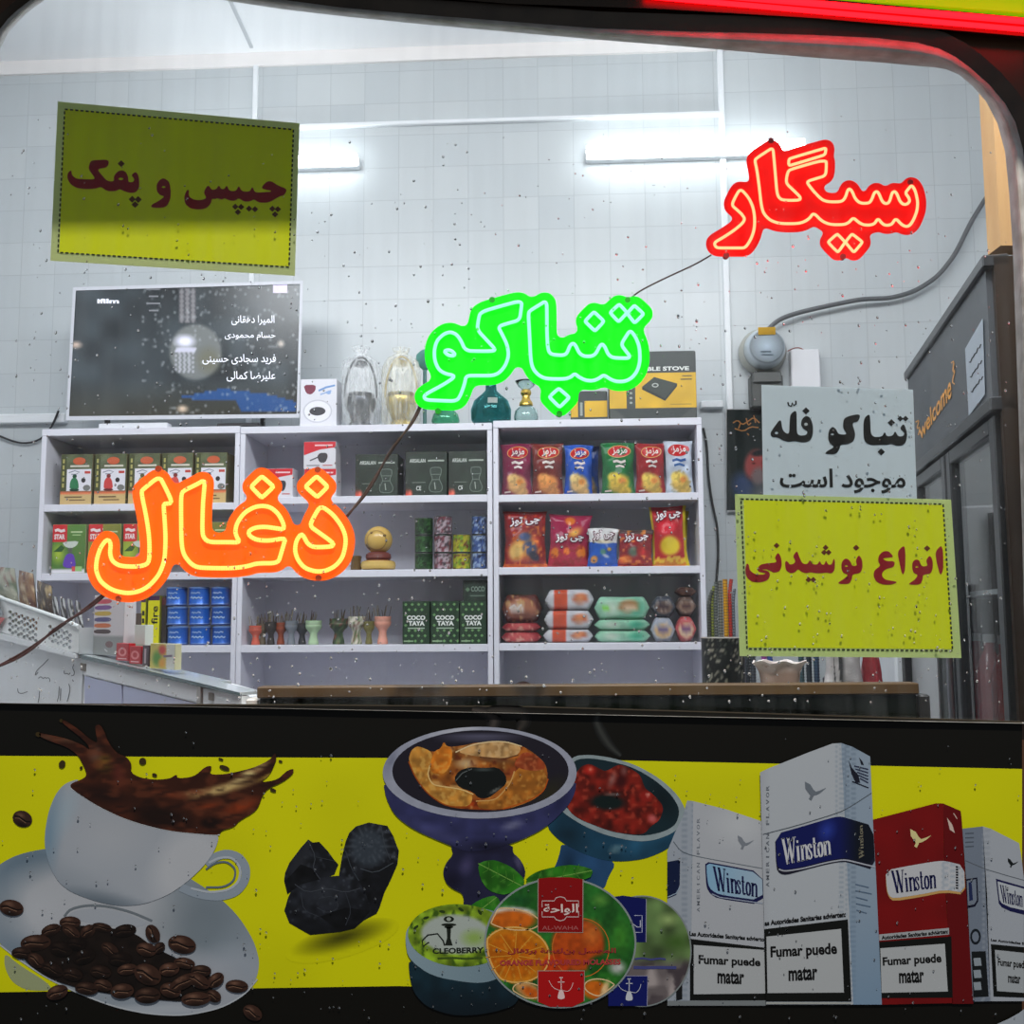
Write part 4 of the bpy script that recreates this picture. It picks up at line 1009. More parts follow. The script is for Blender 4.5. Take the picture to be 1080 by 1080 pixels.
def _bowl1(b):
    mB = lambda x, y, z=0.0: P(x, y, BAN, z + .0006)
    nav = lambda x, y: Paint(x, y, (34, 34, 62)).noise(9, .1)
    b.shape(chaikin(AB((365, 735), (385, 790), (345, 835), (328, 885), (345, 940), (380, 970), (440, 998), (432, 1090), (640, 1090), (700, 1000), (760, 900), (750, 850), (720, 805), (692, 785), (692, 735)), 2), mB, lambda x, y: nav(x, y).ell(*AB((450, 850))[0], 10, 14, (66, 62, 100), 20, .9).ell(*AB((720, 830))[0], 4, 12, (92, 88, 120), -20, .9).ell(*AB((380, 930))[0], 14, 16, (20, 18, 38), 0, .9).ell(*AB((540, 760))[0], 34, 8, (22, 20, 40), 0, .8).c, .001, 3.5)
    b.shape(chaikin(AB((18, 400), (35, 500), (80, 590), (180, 665), (360, 742), (440, 776), (540, 772), (692, 736), (860, 656), (980, 540), (1015, 470), (1022, 400), (520, 500)), 2), mB, lambda x, y: Paint(x, y, (48, 50, 92)).ell(510, 893, 80, 10, (24, 24, 46), 0, .8).ell(*AB((690, 640))[0], 16, 6, (150, 152, 180), -15, .9, .6).ell(*AB((300, 680))[0], 50, 9, (64, 66, 112), 22, .9).ell(590, 845, 10, 26, (34, 36, 70), 30, .8).noise(8, .12).c, .0012, 3.5)
    b.shape(ellipse(*AB((520, 368))[0], 102.2, 48.4, 0, 72), mB, lambda x, y: Paint(x, y, (150, 154, 172)).ell(*AB((400, 150))[0], 40, 6, (188, 190, 204), -12, .9).ell(*AB((60, 300))[0], 9, 26, (120, 124, 146), 20, .9).noise(5, .05).c, .0014, 4)
    b.shape(ellipse(*AB((524, 360))[0], 93, 43.2, 0, 64), mB, lambda x, y: Paint(x, y, (30, 27, 38)).ell(*AB((520, 185))[0], 60, 4.5, (92, 92, 116), 0, .8).ell(*AB((880, 480))[0], 16, 30, (40, 38, 26), 40, .9).c, .0016, 4)
    O = lambda x, y: Paint(x, y, (150, 84, 30)).noise(7, .35, 8)
    b.shape(chaikin(AB((150, 300), (165, 250), (200, 226), (280, 265), (320, 240), (332, 205), (350, 235), (420, 230), (500, 212), (640, 204), (740, 228), (800, 265), (862, 320), (876, 400), (850, 470), (780, 520), (650, 562), (500, 560), (350, 548), (250, 480), (180, 390)), 2), mB,
            lambda x, y: O(x, y).ell(*AB((230, 330))[0], 15, 26, (196, 146, 60), -30, .6).ell(*AB((330, 300))[0], 11, 20, (206, 130, 30), 10, .6).ell(*AB((560, 245))[0], 36, 9, (196, 160, 110), -3, .7).ell(*AB((600, 300))[0], 30, 5, (110, 70, 40), 5, .7).ell(*AB((450, 320))[0], 16, 8, (190, 160, 120), 0, .8).ell(*AB((360, 490))[0], 22, 9, (176, 116, 36), 20, .7).ell(*AB((470, 530))[0], 26, 7, (170, 62, 16), 0, .8).ell(*AB((720, 450))[0], 22, 16, (170, 112, 34), -20, .7).ell(*AB((810, 400))[0], 14, 20, (150, 80, 26), -30, .6).ell(*AB((700, 360))[0], 16, 8, (150, 70, 34), -20, .8).ell(*AB((640, 540))[0], 40, 5, (150, 54, 14), -10, .8).ell(*AB((250, 370))[0], 5, 12, (90, 40, 14), -20, .8).mix(np.clip((vnoise(x, y, 5, 9) - .7) * 5, 0, .6), (220, 176, 110)).mix(np.clip((vnoise(x, y, 4, 19) - .72) * 6, 0, .7), (90, 34, 14)).c, .0018, 2.2)
    OR = lambda c1, c2, sd: (lambda x, y: Paint(x, y, c1).noise(5, .25, sd).specks(3, c2, .6, sd + 1, .7).c)
    for i_, (p_, c1, c2) in enumerate(((((152, 300), (168, 250), (200, 228), (280, 262), (262, 330), (250, 380), (275, 430), (330, 440), (420, 452), (488, 480), (470, 545), (350, 545), (250, 478), (185, 390)), (186, 128, 52), (214, 166, 84)),
                       (((285, 255), (325, 240), (334, 205), (352, 236), (380, 250), (372, 330), (330, 380), (270, 370), (262, 330)), (196, 112, 30), (226, 160, 70)),
                       (((395, 262), (480, 222), (580, 206), (660, 208), (738, 232), (720, 276), (640, 298), (520, 286)), (184, 142, 90), (216, 178, 126)),
                       (((640, 470), (680, 420), (700, 360), (760, 320), (840, 330), (874, 400), (850, 470), (780, 520), (660, 556), (520, 558), (500, 515), (600, 510)), (158, 96, 32), (196, 136, 60)),
                       (((690, 330), (740, 260), (800, 266), (856, 316), (860, 350), (800, 360), (740, 350)), (140, 60, 30), (180, 100, 60)))):
        b.shape(chaikin(AB(*p_), 2), mB, OR(c1, c2, int(c1[0])), .00184 + i_ * .00002, 2.0)
    for p_, c_ in ((((262, 330), (250, 380), (275, 430), (330, 440), (420, 452), (488, 480)), (222, 186, 120)), (((395, 262), (480, 222), (580, 206), (660, 208), (738, 232)), (222, 196, 150)), (((500, 515), (600, 510), (640, 470), (680, 420), (700, 360)), (206, 156, 90)), (((640, 556), (760, 520), (850, 470), (874, 400)), (176, 80, 20)), (((152, 310), (185, 390), (250, 478), (350, 545), (470, 545)), (150, 70, 18)), (((520, 286), (640, 298), (720, 276)), (110, 70, 40))):
        b.stroke(chaikin(AB(*p_), 2, False), 1.3, mB, c_, .00195)
    b.shape(chaikin(AB((385, 400), (412, 358), (470, 338), (540, 344), (610, 338), (655, 378), (660, 425), (610, 465), (565, 500), (515, 500), (485, 468), (415, 445)), 1), mB, lambda x, y: Paint(x, y, (16, 20, 20)).ell(*AB((540, 350))[0], 14, 2, (70, 80, 80), 0, .7).ell(*AB((600, 460))[0], 10, 2, (110, 112, 110), -30, .8).c, .0020, 2)
    b.stroke(AB((395, 410), (430, 370), (480, 348)), 1, mB, (90, 96, 96), .0021)


part('blue_bowl_picture', _bowl1)


for _pts, _w, _c in ((AB((480, 40), (560, 60), (600, 90), (585, 140), (575, 215)), 5, (62, 56, 52)), (AB((560, 45), (660, 50), (745, 70), (750, 110), (720, 150)), 6, (50, 46, 42)), (AC((395, -180), (370, -130), (400, -60), (440, 10), (480, 60), (540, 110)), 4, (52, 54, 52))):
    def _smoke(b):
        p = chaikin(_pts, 2, False); n = len(p); 
        for j, (kw, kc) in enumerate(((2.2, .35), (1.5, .6), (.9, .85), (.45, 1.0))):
            b.stroke(p, (_w * np.sin(np.linspace(.25, 2.9, n)) * 1.3 + .3) * kw, mB, np.array(_c, float) * kc * .9 + 6, .0003 + j * .00005)
    part('smoke_picture', _smoke)


def _mint(b):
    for L, (u, v) in ((AT((283, 72), (310, 60), (345, 57), (400, 80), (430, 105), (452, 130), (440, 160), (400, 175), (370, 182), (320, 166), (292, 125)), ((285, 70), (440, 150))), (AT((448, 132), (480, 105), (520, 90), (600, 74), (650, 78), (696, 92), (682, 125), (600, 132), (500, 152)), ((690, 95), (455, 140))), (AT((220, 285), (238, 240), (270, 210), (310, 190), (352, 183), (372, 230), (330, 280), (300, 290)), ((350, 190), (235, 280)))):
        b.shape(chaikin(L, 1), mB, lambda x, y: Paint(x, y, (38, 104, 22)).noise(8, .3, 2).specks(5, (80, 150, 50), .62, 3, .6).c, .0022, 3)
        p = AT(u, v); b.stroke(p, 1, mB, (110, 160, 70), .0023)
        for k in (.25, .45, .65, .82):
            c = p[0] * (1 - k) + p[1] * k
            for s_ in (-1, 1):
                b.stroke([c, c + np.array([-(p[1] - p[0])[0] * .08 - s_ * (p[1] - p[0])[1] * .13, -(p[1] - p[0])[1] * .08 + s_ * (p[1] - p[0])[0] * .13])], .6, mB, (70, 130, 40), .0023)


part('mint_leaf_picture', _mint)


def _tin(b):
    b.shape(chaikin(AT((36, 400), (40, 470), (55, 530), (100, 580), (180, 608), (250, 612), (340, 600), (430, 570), (430, 480), (240, 490)), 2), mB, lambda x, y: Paint(x, y, (20, 44, 56)).noise(10, .2).ramp(500, 1030, 500, 1072, (10, 20, 28), .9).c, .0022, 4)
    b.shape(chaikin(AT((25, 345), (30, 300), (80, 255), (160, 228), (240, 214), (420, 260), (430, 440), (330, 492), (260, 496), (120, 472), (36, 410)), 2), mB, lambda x, y: Paint(x, y, (134, 156, 168)).ramp(430, 1010, 520, 1040, (104, 126, 140), .6).c, .0023, 4)
    b.shape(ellipse(*AT((218, 326))[0], 54.5, 33, 3, 48), mB, lambda x, y: Paint(x, y, (118, 148, 34)).noise(6, .35, 3).specks(4, (60, 90, 20), .7, 5).ell(*AT((205, 322))[0], 39, 22, (168, 178, 172), 3, .12).ell(*AT((270, 335))[0], 18, 12, (140, 170, 90), 0, .8).c, .0024, 2.2)
    b.stroke(AT((110, 350), (88, 365), (85, 345), (105, 325), (140, 320), (160, 345), (165, 362)), 1.6, mB, (24, 30, 24), .0025)
    for y, w in ((288, 34), (296, 20)):
        b.shape(ellipse(*AT((180, y))[0], w / 3.375 * .8, 1.6, 0, 18), mB, (28, 34, 26), .0025)
    b.shape(AT((172, 296), (188, 296), (186, 335), (194, 362), (166, 362), (174, 335)), mB, (28, 34, 26), .0025)
    b.shape(ellipse(*AT((180, 268))[0], 5.5, 3.2, 0, 18), mB, (30, 36, 28), .0025); b.shape(ellipse(*AT((180, 268))[0], 2.4, 2.0, 0, 12), mB, (160, 170, 160), .0026)
    write(b, 'CLEOBERRY C', AT((122, 372), (335, 366), (335, 388), (122, 392)), mB, (26, 34, 24), .0025, .04)
    b.stroke(AT((140, 408), (200, 406), (240, 409), (300, 406)), 2.2, mB, (60, 84, 24), .0025)
    for k in range(6):
        a = math.radians(20 + k * 24); c = AT((218 - math.cos(a) * 165, 330 - math.sin(a) * 96))[0]; b.shape(ellipse(c[0], c[1], 3.4, 1.5, math.degrees(a) - 60, 10), mB, (40, 60, 20), .0025)


part('tobacco_tin_picture', _tin)


def _disc2(b):
    c = AT((868, 382))[0]
    b.shape(ellipse(c[0], c[1], 52.3, 58.8, 0, 64), mB, (126, 134, 136), .0022)
    b.shape(ellipse(c[0], c[1], 50.8, 57.3, 0, 64), mB, lambda x, y: Paint(x, y, (84, 108, 64)).noise(12, .35, 4).ell(*AT((960, 270))[0], 14, 10, (150, 176, 110), 0, .9).ell(*AT((990, 350))[0], 20, 12, (64, 96, 40), 0, .9).ramp(600, 1008, 600, 1020, (104, 96, 98)).mix(np.clip((y - 1010) / 8, 0, 1) * np.clip((vnoise(x, y, 12, 6) - .5) * 4, 0, .9), (170, 160, 160)).mix(np.clip((y - 1010) / 8, 0, 1) * np.clip((vnoise(x, y, 9, 12) - .6) * 5, 0, .8), (60, 52, 58)).c, .0023, 2.6)
    b.shape(AT((770, 188), (800, 184), (883, 196), (882, 350), (770, 350)), mB, (10, 18, 86), .0025)
    b.stroke(AT((840, 255), (868, 255), (868, 315), (840, 315)), .9, mB, (170, 176, 200), .0026); b.stroke(AT((836, 300), (836, 285), (850, 296), (862, 296), (862, 272)), 1, mB, (190, 194, 210), .0026)
    b.stroke(AT((883, 196), (882, 350)), .7, mB, (150, 150, 170), .0026)
    b.shape(AT((748, 470), (888, 470), (886, 577), (748, 577)), mB, (12, 22, 96), .0025); b.stroke(AT((748, 470), (888, 470), (886, 577)), .7, mB, (150, 150, 180), .0026)
    b.stroke(AT((842, 410), (870, 407), (900, 412), (930, 408), (952, 411)), 2.0, mB, (66, 70, 126), .0026)
    b.stroke(AT((838, 440), (880, 441), (930, 440), (990, 441)), 3.2, mB, (66, 70, 126), .0026)
    hookah(b, AT, 822, 525, (196, 200, 210))


def hookah(b, f, x, y, col, z=.0028):
    b.shape(chaikin(f((x - 14, y + 30), (x - 9, y + 8), (x - 4, y - 2), (x + 4, y - 2), (x + 9, y + 8), (x + 14, y + 30), (x, y + 34)), 1), mB, col, z)
    b.stroke(f((x, y), (x, y - 44)), .9, mB, col, z); b.stroke(f((x - 12, y - 28), (x + 12, y - 28)), .9, mB, col, z); b.stroke(f((x - 6, y - 44), (x + 6, y - 44)), 1.2, mB, col, z)
    b.stroke(chaikin(f((x + 5, y + 2), (x + 26, y + 6), (x + 38, y - 10), (x + 42, y - 26)), 2, False), .6, mB, col, z); b.stroke(chaikin(f((x - 5, y + 2), (x - 30, y - 8), (x - 44, y - 34)), 2, False), .6, mB, col, z)


def _disc1(b):
    c = AT((577, 352))[0]; f2 = lambda x, y: AT((x, y))[0]
    b.shape(ellipse(c[0], c[1], 80.3, 69.2, 0, 80), mB, (134, 144, 146), .003)

    def f(x, y):
        p = Paint(x, y, (34, 96, 34)).noise(16, .3, 3).ell(*f2(720, 200), 13, 9, (90, 150, 60), 0, .9).ell(*f2(790, 330), 14, 24, (60, 130, 40), 0, .9).ell(*f2(430, 200), 16, 8, (24, 80, 36), 0, .9)
        p.ell(*f2(400, 250), 30, 9, (200, 200, 196), 0, .3).ell(*f2(405, 272), 29, 12, (196, 96, 20), 0, .3).ell(*f2(640, 360), 30, 30, (176, 70, 18), 0, .15).ell(*f2(690, 320), 14, 18, (196, 104, 40), 0, .9)
        p.ell(*f2(418, 395), 36.5, 30, (196, 120, 20), 10, .02).ell(*f2(412, 398), 33, 27, (190, 100, 8), 10, .25)
        a = np.arctan2(y - f2(400, 400)[1], x - f2(400, 400)[0]); d = np.hypot(x - f2(400, 400)[0], y - f2(400, 400)[1])
        p.mix((np.abs(np.sin(a * 4.5)) < .09) * (d < 27) * .6, (220, 160, 60))
        p.ell(*f2(560, 440), 16, 18, (190, 60, 14), -20, .3).ell(*f2(720, 440), 16, 15, (26, 84, 26), 0, .3).ell(*f2(745, 480), 14, 8, (40, 110, 34), 20, .4)
        p.ell(*f2(460, 520), 17, 9, (200, 150, 90), 25, .3).ell(*f2(475, 530), 14, 7, (196, 90, 20), 25, .5).ell(*f2(700, 520), 16, 12, (200, 100, 20), 10, .3).ell(*f2(735, 520), 5, 14, (214, 180, 130), 20, .6).ell(*f2(780, 440), 12, 10, (176, 180, 176), 0, .7).noise(4, .12, 9)
        return p.c
    b.shape(ellipse(c[0], c[1], 78.3, 67.2, 0, 80), mB, f, .0032, 2.0)
    for (x_, y_, rx, ry, w_, c_) in ((418, 395, 35.5, 29, 1.6, (226, 176, 96)), (405, 268, 29, 11, 1.2, (226, 190, 140)), (650, 370, 30, 31, .9, (206, 110, 40)), (462, 522, 16, 8, 1.2, (226, 190, 140)), (720, 512, 17, 9, 1.2, (226, 196, 150))):
        e_ = ellipse(*f2(x_, y_), rx, ry, 8, 40); k_ = np.maximum(1, np.hypot((e_[:, 0] - c[0]) / 77, (e_[:, 1] - c[1]) / 66)); e_ = c + (e_ - c) / k_[:, None]; b.stroke(np.vstack([e_, e_[:1]]), w_, mB, c_, .0033)
    for k in range(11):
        a_ = k * math.pi * 2 / 11 + .2; cx_, cy_ = f2(415, 397); b.stroke([(cx_ + 4 * math.cos(a_), cy_ + 3.4 * math.sin(a_)), (cx_ + 31 * math.cos(a_), cy_ + 25.5 * math.sin(a_))], .9, mB, (214, 150, 50), .0033)
    b.shape(AT((498, 124), (540, 119), (610, 119), (658, 126), (657, 316), (497, 314)), mB, (136, 8, 12), .0034)
    b.shape(AT((497, 452), (663, 452), (662, 560), (620, 580), (540, 580), (497, 562)), mB, (172, 16, 18), .0034)
    for L in (AT((498, 124), (497, 314), (657, 316), (658, 126)), AT((497, 562), (497, 452), (663, 452), (662, 560))):
        b.stroke(L, .9, mB, (160, 150, 140), .0035)
    W_ = (206, 186, 186)
    b.stroke(AT((512, 225), (512, 203), (555, 203), (562, 192), (577, 188), (592, 192), (599, 203), (642, 203), (642, 225)), .9, mB, W_, .0035)
    b.stroke(AT((512, 240), (512, 260), (555, 260), (562, 270), (577, 274), (592, 270), (599, 260), (642, 260), (642, 240)), .9, mB, W_, .0035)
    write(b, persian('الواحة'), AT((517, 215), (640, 212), (640, 254), (517, 254)), mB, (222, 204, 200), .0036, .02)
    write(b, 'AL-WAHA', AT((512, 292), (642, 292), (642, 306), (512, 306)), mB, (170, 90, 90), .0036, .01)
    write(b, persian('المعسل بنكهة برتقال'), AT((390, 372), (775, 370), (775, 394), (390, 394)), mB, (150, 44, 50), .0036, .03)
    write(b, 'ORANGE FLAVOURED MOLASSES', AT((362, 414), (792, 410), (792, 430), (362, 434)), mB, (170, 56, 60), .0036, .04)
    hookah(b, AT, 580, 520, (226, 196, 196), .0036)


part('blue_label_tin_picture', _disc2)
part('orange_label_tin_picture', _disc1)

K1, K2, K3, K4 = crop(690, 820, 4.321), crop(795, 770, 6.75), crop(795, 920, 6.75), crop(915, 830, 4.32)
BW, BN = (170, 174, 182), (20, 22, 70)


def word(b, quad, col, z):
    V, Fc = WORD; b.tri(V, Fc, quad, mB, col, z)


def bird(b, x, y, s, col, z):
    p = np.array([(-1, -.9), (-.45, -.6), (-.15, -.1), (.1, .12), (.5, 0), (1.15, -.28), (.6, .2), (.2, .42), (-.1, .5), (-.35, 1.0), (-.6, .85), (-.45, .5), (-.6, .3), (-.95, -.2)]) * s
    b.shape(p + (x, y), mB, col, z)


def warn(b, outer_, inner_, t1, t2, z):
    b.shape(outer_, mB, (14, 16, 14), z); b.shape(inner_, mB, (172, 176, 180), z + .0001)
    write(b, 'Fumar puede', t1, mB, (14, 14, 14), z + .0002, .035); write(b, 'matar', t2, mB, (14, 14, 14), z + .0002, .035)


def _pack4(b):
    b.shape(K4((432, 190), (470, 186), (525, 180), (545, 500), (560, 976), (478, 978), (455, 500)), mB, lambda x, y: Paint(x, y, (112, 122, 138)).mix((np.sin(x * 2.6) > .5) * (x > 1032) * .4, (170, 176, 184)).c, .0026, 3)
    b.shape(K4((525, 180), (560, 190), (690, 256), (702, 330), (713, 420), (713, 976), (560, 976)), mB, lambda x, y: Paint(x, y, (160, 166, 176)).mix((np.sin(x * 2.6) > .5) * (x < 1046) * .3, (120, 128, 140)).c, .0026, 3)
    b.stroke(K4((445, 335), (540, 375), (640, 405), (713, 425)), .7, mB, (90, 96, 104), .0028)
    bird(b, *K4((662, 345))[0], 5.4, (16, 24, 24), .0028)
    b.shape(K4((585, 418), (713, 455), (713, 582), (650, 566), (612, 548), (598, 530)), mB, BN, .0028); b.shape(K4((592, 430), (713, 464), (713, 562), (650, 548), (612, 530), (602, 515)), mB, (176, 182, 190), .0029)
    word(b, K4((602, 445), (708, 470), (708, 548), (612, 525)), BN, .003)
    b.shape(K4((448, 420), (500, 412), (505, 520), (490, 545), (455, 552)), mB, (16, 18, 40), .0028); b.shape(K4((452, 428), (494, 420), (498, 516), (486, 535), (457, 540)), mB, (112, 122, 138), .0029); b.shape(K4((460, 435), (474, 432), (480, 515), (464, 520)), mB, (30, 40, 80), .003)
    c = K4((492, 682))[0]; b.shape([ellipse(c[0], c[1], 5.6, 8.4, 0, 24), ellipse(c[0], c[1], 3.6, 5.6, 0, 20)], mB, (20, 26, 34), .0028)
    b.shape(K4((474, 750), (538, 748), (552, 955), (482, 958)), mB, (18, 22, 24), .0028)
    for k in (780, 835, 890):
        b.shape(K4((482, k), (515, k - 2), (520, k + 34), (487, k + 36)), mB, (140, 150, 160), .0029)
    for k in range(4):
        b.stroke(K4((445, 212 + k * 20), (484, 210 + k * 20)), 1.1, mB, (80, 88, 100), .0028)
    write(b, 'Las Autoridades S', K4((562, 690), (713, 708), (713, 720), (562, 702)), mB, (20, 20, 22), .0028, .04)
    b.shape(K4((562, 716), (713, 730), (713, 960), (574, 955)), mB, (14, 16, 14), .0028); b.shape(K4((580, 742), (713, 756), (713, 938), (590, 930)), mB, (160, 166, 172), .0029)
    write(b, 'Fumar pued', K4((594, 780), (713, 792), (713, 838), (594, 824)), mB, (14, 14, 14), .003, .03); write(b, 'matar', K4((640, 852), (697, 858), (697, 898), (640, 892)), mB, (14, 14, 14), .003, .03)
    b.shape(K4((590, 1080), (640, 1058), (690, 1030), (713, 1012), (713, 1090)), mB, (160, 168, 178), .0028)


def _pack1(b):
    b.shape(K1((60, 335), (95, 250), (130, 180), (150, 105), (180, 108), (182, 1036), (60, 1036)), mB, lambda x, y: Paint(x, y, (152, 160, 172)).mix((np.sin(x * 2.4) > .4) * (x > 720) * .45, (110, 122, 138)).c, .0016, 3)
    b.shape(K1((178, 108), (330, 146), (490, 200), (508, 210), (508, 1036), (165, 1036)), mB, lambda x, y: Paint(x, y, BW).ell(780, 870, 40, 30, (184, 188, 194), 0, .9).c, .0017, 6)
    b.stroke(chaikin(K1((88, 292), (120, 335), (170, 355), (300, 380), (496, 415)), 1, False), .7, mB, (90, 100, 110), .0019)
    b.shape(K1((60, 385), (118, 374), (116, 490), (100, 535), (60, 552)), mB, (14, 26, 60), .0019); b.stroke(K1((62, 545), (100, 528), (116, 500)), .9, mB, (150, 170, 190), .002)
    bird(b, *K1((415, 295))[0], 8, (120, 126, 136), .0019)
    b.shape(chaikin(K1((232, 383), (300, 395), (495, 432), (500, 582), (290, 552), (255, 530), (238, 500), (234, 440)), 1), mB, BN, .0019)
    b.shape(chaikin(K1((238, 390), (300, 402), (492, 438), (495, 562), (300, 535), (262, 515), (246, 490), (240, 440)), 1), mB, lambda x, y: Paint(x, y, (128, 170, 200)).ramp(745, 930, 800, 940, (160, 178, 196), .9).c, .002, 4)
    b.stroke(K1((262, 530), (300, 546), (495, 574)), 1, mB, (150, 160, 180), .0021)
    word(b, K1((266, 404), (474, 452), (474, 546), (276, 514)), BN, .0022)
    for i, ch in enumerate('AMERICAN FLAVOR'):
        if ch != ' ':
            k_ = 7 if ch == 'I' else 0; write(b, ch, K1((194, 612 - k_ - i * 29), (194, 592 + k_ - i * 29), (208, 592 + k_ - i * 29), (208, 612 - k_ - i * 29)), mB, (110, 116, 126), .0019, .01)
    write(b, 'Las Autoridades Sanitarias advierto', K1((160, 700), (502, 728), (502, 748), (160, 722)), mB, (18, 18, 20), .0019, .045)
    warn(b, K1((163, 735), (506, 776), (510, 1016), (163, 1016)), K1((180, 763), (502, 786), (506, 984), (180, 988)), K1((202, 808), (484, 824), (484, 872), (202, 862)), K1((288, 878), (410, 884), (410, 944), (288, 940)), .0019)
    b.shape(K1((60, 1018), (508, 1016), (508, 1040), (60, 1040)), mB, (120, 126, 130), .0021)
    b.shape(K1((100, 950), (128, 930), (128, 1010), (100, 1016)), mB, (20, 22, 24), .0021)


def _pack3(b):
    b.shape(K4((20, 150), (310, 75), (345, 75), (350, 400), (388, 985), (62, 992)), mB, lambda x, y: Paint(x, y, (112, 10, 12)).noise(20, .08).c, .0028, 6)
    b.shape(K4((345, 75), (425, 110), (430, 160), (482, 988), (386, 988), (352, 400)), mB, (96, 6, 10), .0028)
    bird(b, *K4((240, 232))[0], 10.5, (206, 196, 140), .003)
    b.shape(K4((362, 140), (385, 170), (398, 210), (375, 195)), mB, (200, 180, 170), .003); b.stroke(K4((392, 120), (408, 145)), 1, mB, (200, 170, 160), .003)
    b.shape(chaikin(K4((82, 385), (200, 362), (310, 342), (350, 338), (440, 360), (446, 492), (350, 480), (240, 502), (120, 521), (98, 505), (86, 470)), 1), mB, (190, 150, 90), .003)
    b.shape(chaikin(K4((82, 380), (200, 357), (310, 339), (350, 336), (440, 358), (444, 482), (350, 468), (240, 490), (120, 508), (98, 496), (88, 465)), 1), mB, lambda x, y: Paint(x, y, (186, 188, 194)).mix((np.sin(x * 2.6) > .3) * (x > 994) * .4, (120, 140, 160)).c, .0031, 3)
    word(b, K4((106, 382), (312, 366), (316, 460), (118, 486)), BN, .0032)
    for k in range(9):
        b.shape(K4((402, 360 + k * 12), (413, 361 + k * 12), (413, 369 + k * 12), (402, 368 + k * 12)), mB, (20, 22, 30), .0032)
    b.shape(K4((52, 672), (371, 642), (372, 672), (54, 700)), mB, (160, 164, 168), .003); write(b, 'Autoridades Sanitarias advierten:', K4((62, 678), (368, 648), (368, 668), (64, 696)), mB, (20, 20, 22), .0031, .045)
    warn(b, K4((53, 706), (382, 681), (388, 960), (62, 962)), K4((58, 735), (352, 714), (366, 932), (64, 938)), K4((68, 776), (336, 758), (338, 812), (70, 826)), K4((142, 836), (256, 830), (258, 892), (144, 896)), .003)


def _pack2(b):
    fr = np.vstack([K2((45, 302), (110, 270), (175, 245), (400, 155), (560, 96), (625, 92)), K3((690, 400), (712, 942), (88, 942), (75, 400))])
    b.shape(fr, mB, lambda x, y: Paint(x, y, (162, 166, 175)).ell(840, 850, 50, 40, (176, 180, 188), 0, .9).ramp(801, 900, 812, 900, (172, 178, 186)).mix((np.sin(x * 3.0) > .35) * (x > 884 - (y < 870) * 2) * .4, (112, 130, 150)).c, .0032, 2.6)
    sd = np.vstack([K2((622, 92), (700, 118), (828, 188), (840, 440), (850, 680)), K3((870, 20), (912, 942), (708, 942), (685, 400))])
    b.shape(sd, mB, lambda x, y: Paint(x, y, (140, 156, 174)).mix((np.sin(x * 3.0) > .2) * (x < 905) * .5, (100, 116, 134)).ramp(890, 930, 920, 1050, (112, 140, 168), .7).c, .0033, 2.6)
    b.stroke(chaikin(K2((65, 742), (300, 682), (600, 590), (690, 545), (838, 448)), 1, False), .8, mB, (84, 92, 100), .0036)
    bird(b, *K2((435, 430))[0], 10.5, (104, 112, 122), .0036)
    b.shape(K2((675, 215), (700, 270), (745, 320), (758, 375), (725, 372), (695, 310)), mB, (24, 26, 40), .0036); b.shape(K2((750, 195), (775, 225), (785, 250), (765, 245)), mB, (24, 26, 40), .0036)
    for k in range(5):
        b.stroke(K2((715 + k * 10, 255 + k * 22), (815, 280 + k * 24)), 1.4, mB, (50, 56, 80), .0036)
    b.stroke(K2((700, 365), (818, 412)), 1.2, mB, (24, 26, 40), .0036)
    b.shape(chaikin(K2((150, 742), (350, 690), (560, 625), (620, 616), (700, 640), (850, 685), (866, 1000), (700, 950), (640, 935), (520, 955), (350, 1000), (230, 1032), (185, 1022), (160, 985)), 1), mB, (26, 26, 42), .0036)
    b.shape(chaikin(K2((155, 740), (350, 685), (560, 622), (620, 614), (700, 637), (850, 682), (860, 960), (700, 922), (640, 910), (520, 930), (350, 975), (220, 996), (180, 984), (164, 960)), 1), mB, lambda x, y: Paint(x, y, (14, 22, 84)).ell(872, 876, 12, 16, (40, 58, 150), 20, .9).ramp(885, 890, 905, 890, (12, 18, 30)).c, .0037, 3)
    b.stroke(chaikin(K2((178, 990), (220, 1006), (350, 986), (520, 942), (640, 922), (700, 934), (862, 974)), 2, False), 1.4, mB, (170, 174, 186), .0038)
    word(b, K2((196, 772), (545, 728), (556, 886), (210, 962)), (196, 198, 204), .0039)
    V, Fc = WORD; q = K2((748, 915), (745, 680), (775, 672), (785, 912)); b.tri(V, Fc, q, mB, (120, 116, 100), .0039)
    for i, ch in enumerate('AMERICAN FLAVOR'):
        if ch != ' ':
            y = 1115 - i * 49; k_ = 12 if ch == 'I' else 0; write(b, ch, K2((88, y - k_), (88, y - 34 + k_), (110, y - 34 + k_), (110, y - k_)), mB, (104, 110, 120), .0036, .01)
    for k in range(5):
        b.stroke(K3((722 + k * 2, 85 + k * 46), (820 + (k % 2) * 24 - k * 4, 108 + k * 46)), 1.1, mB, (84, 104, 128), .0036)
    write(b, 'as Autoridades Sanitarias advierten:', K3((76, 345), (655, 278), (655, 318), (78, 382)), mB, (16, 16, 18), .0036, .045)
    warn(b, K3((75, 405), (670, 335), (695, 920), (86, 920)), K3((90, 458), (622, 402), (642, 856), (98, 860)), K3((118, 528), (590, 500), (595, 606), (120, 630)), K3((246, 680), (452, 664), (454, 768), (248, 776)), .0036)
    b.stroke(K3((90, 932), (692, 932)), 1.6, mB, (170, 172, 168), .0037)


part('cigarette_pack_picture', _pack1)
part('cigarette_pack_picture', _pack4)
part('cigarette_pack_picture', _pack3)
part('cigarette_pack_picture', _pack2)

# ================================================================== shop fittings on the rear wall
WT = flat('white_melamine', (222, 222, 232), 0.4)
TUBE = glow('cool_tube_glow', (0.9, 0.97, 1.0), 13.0)


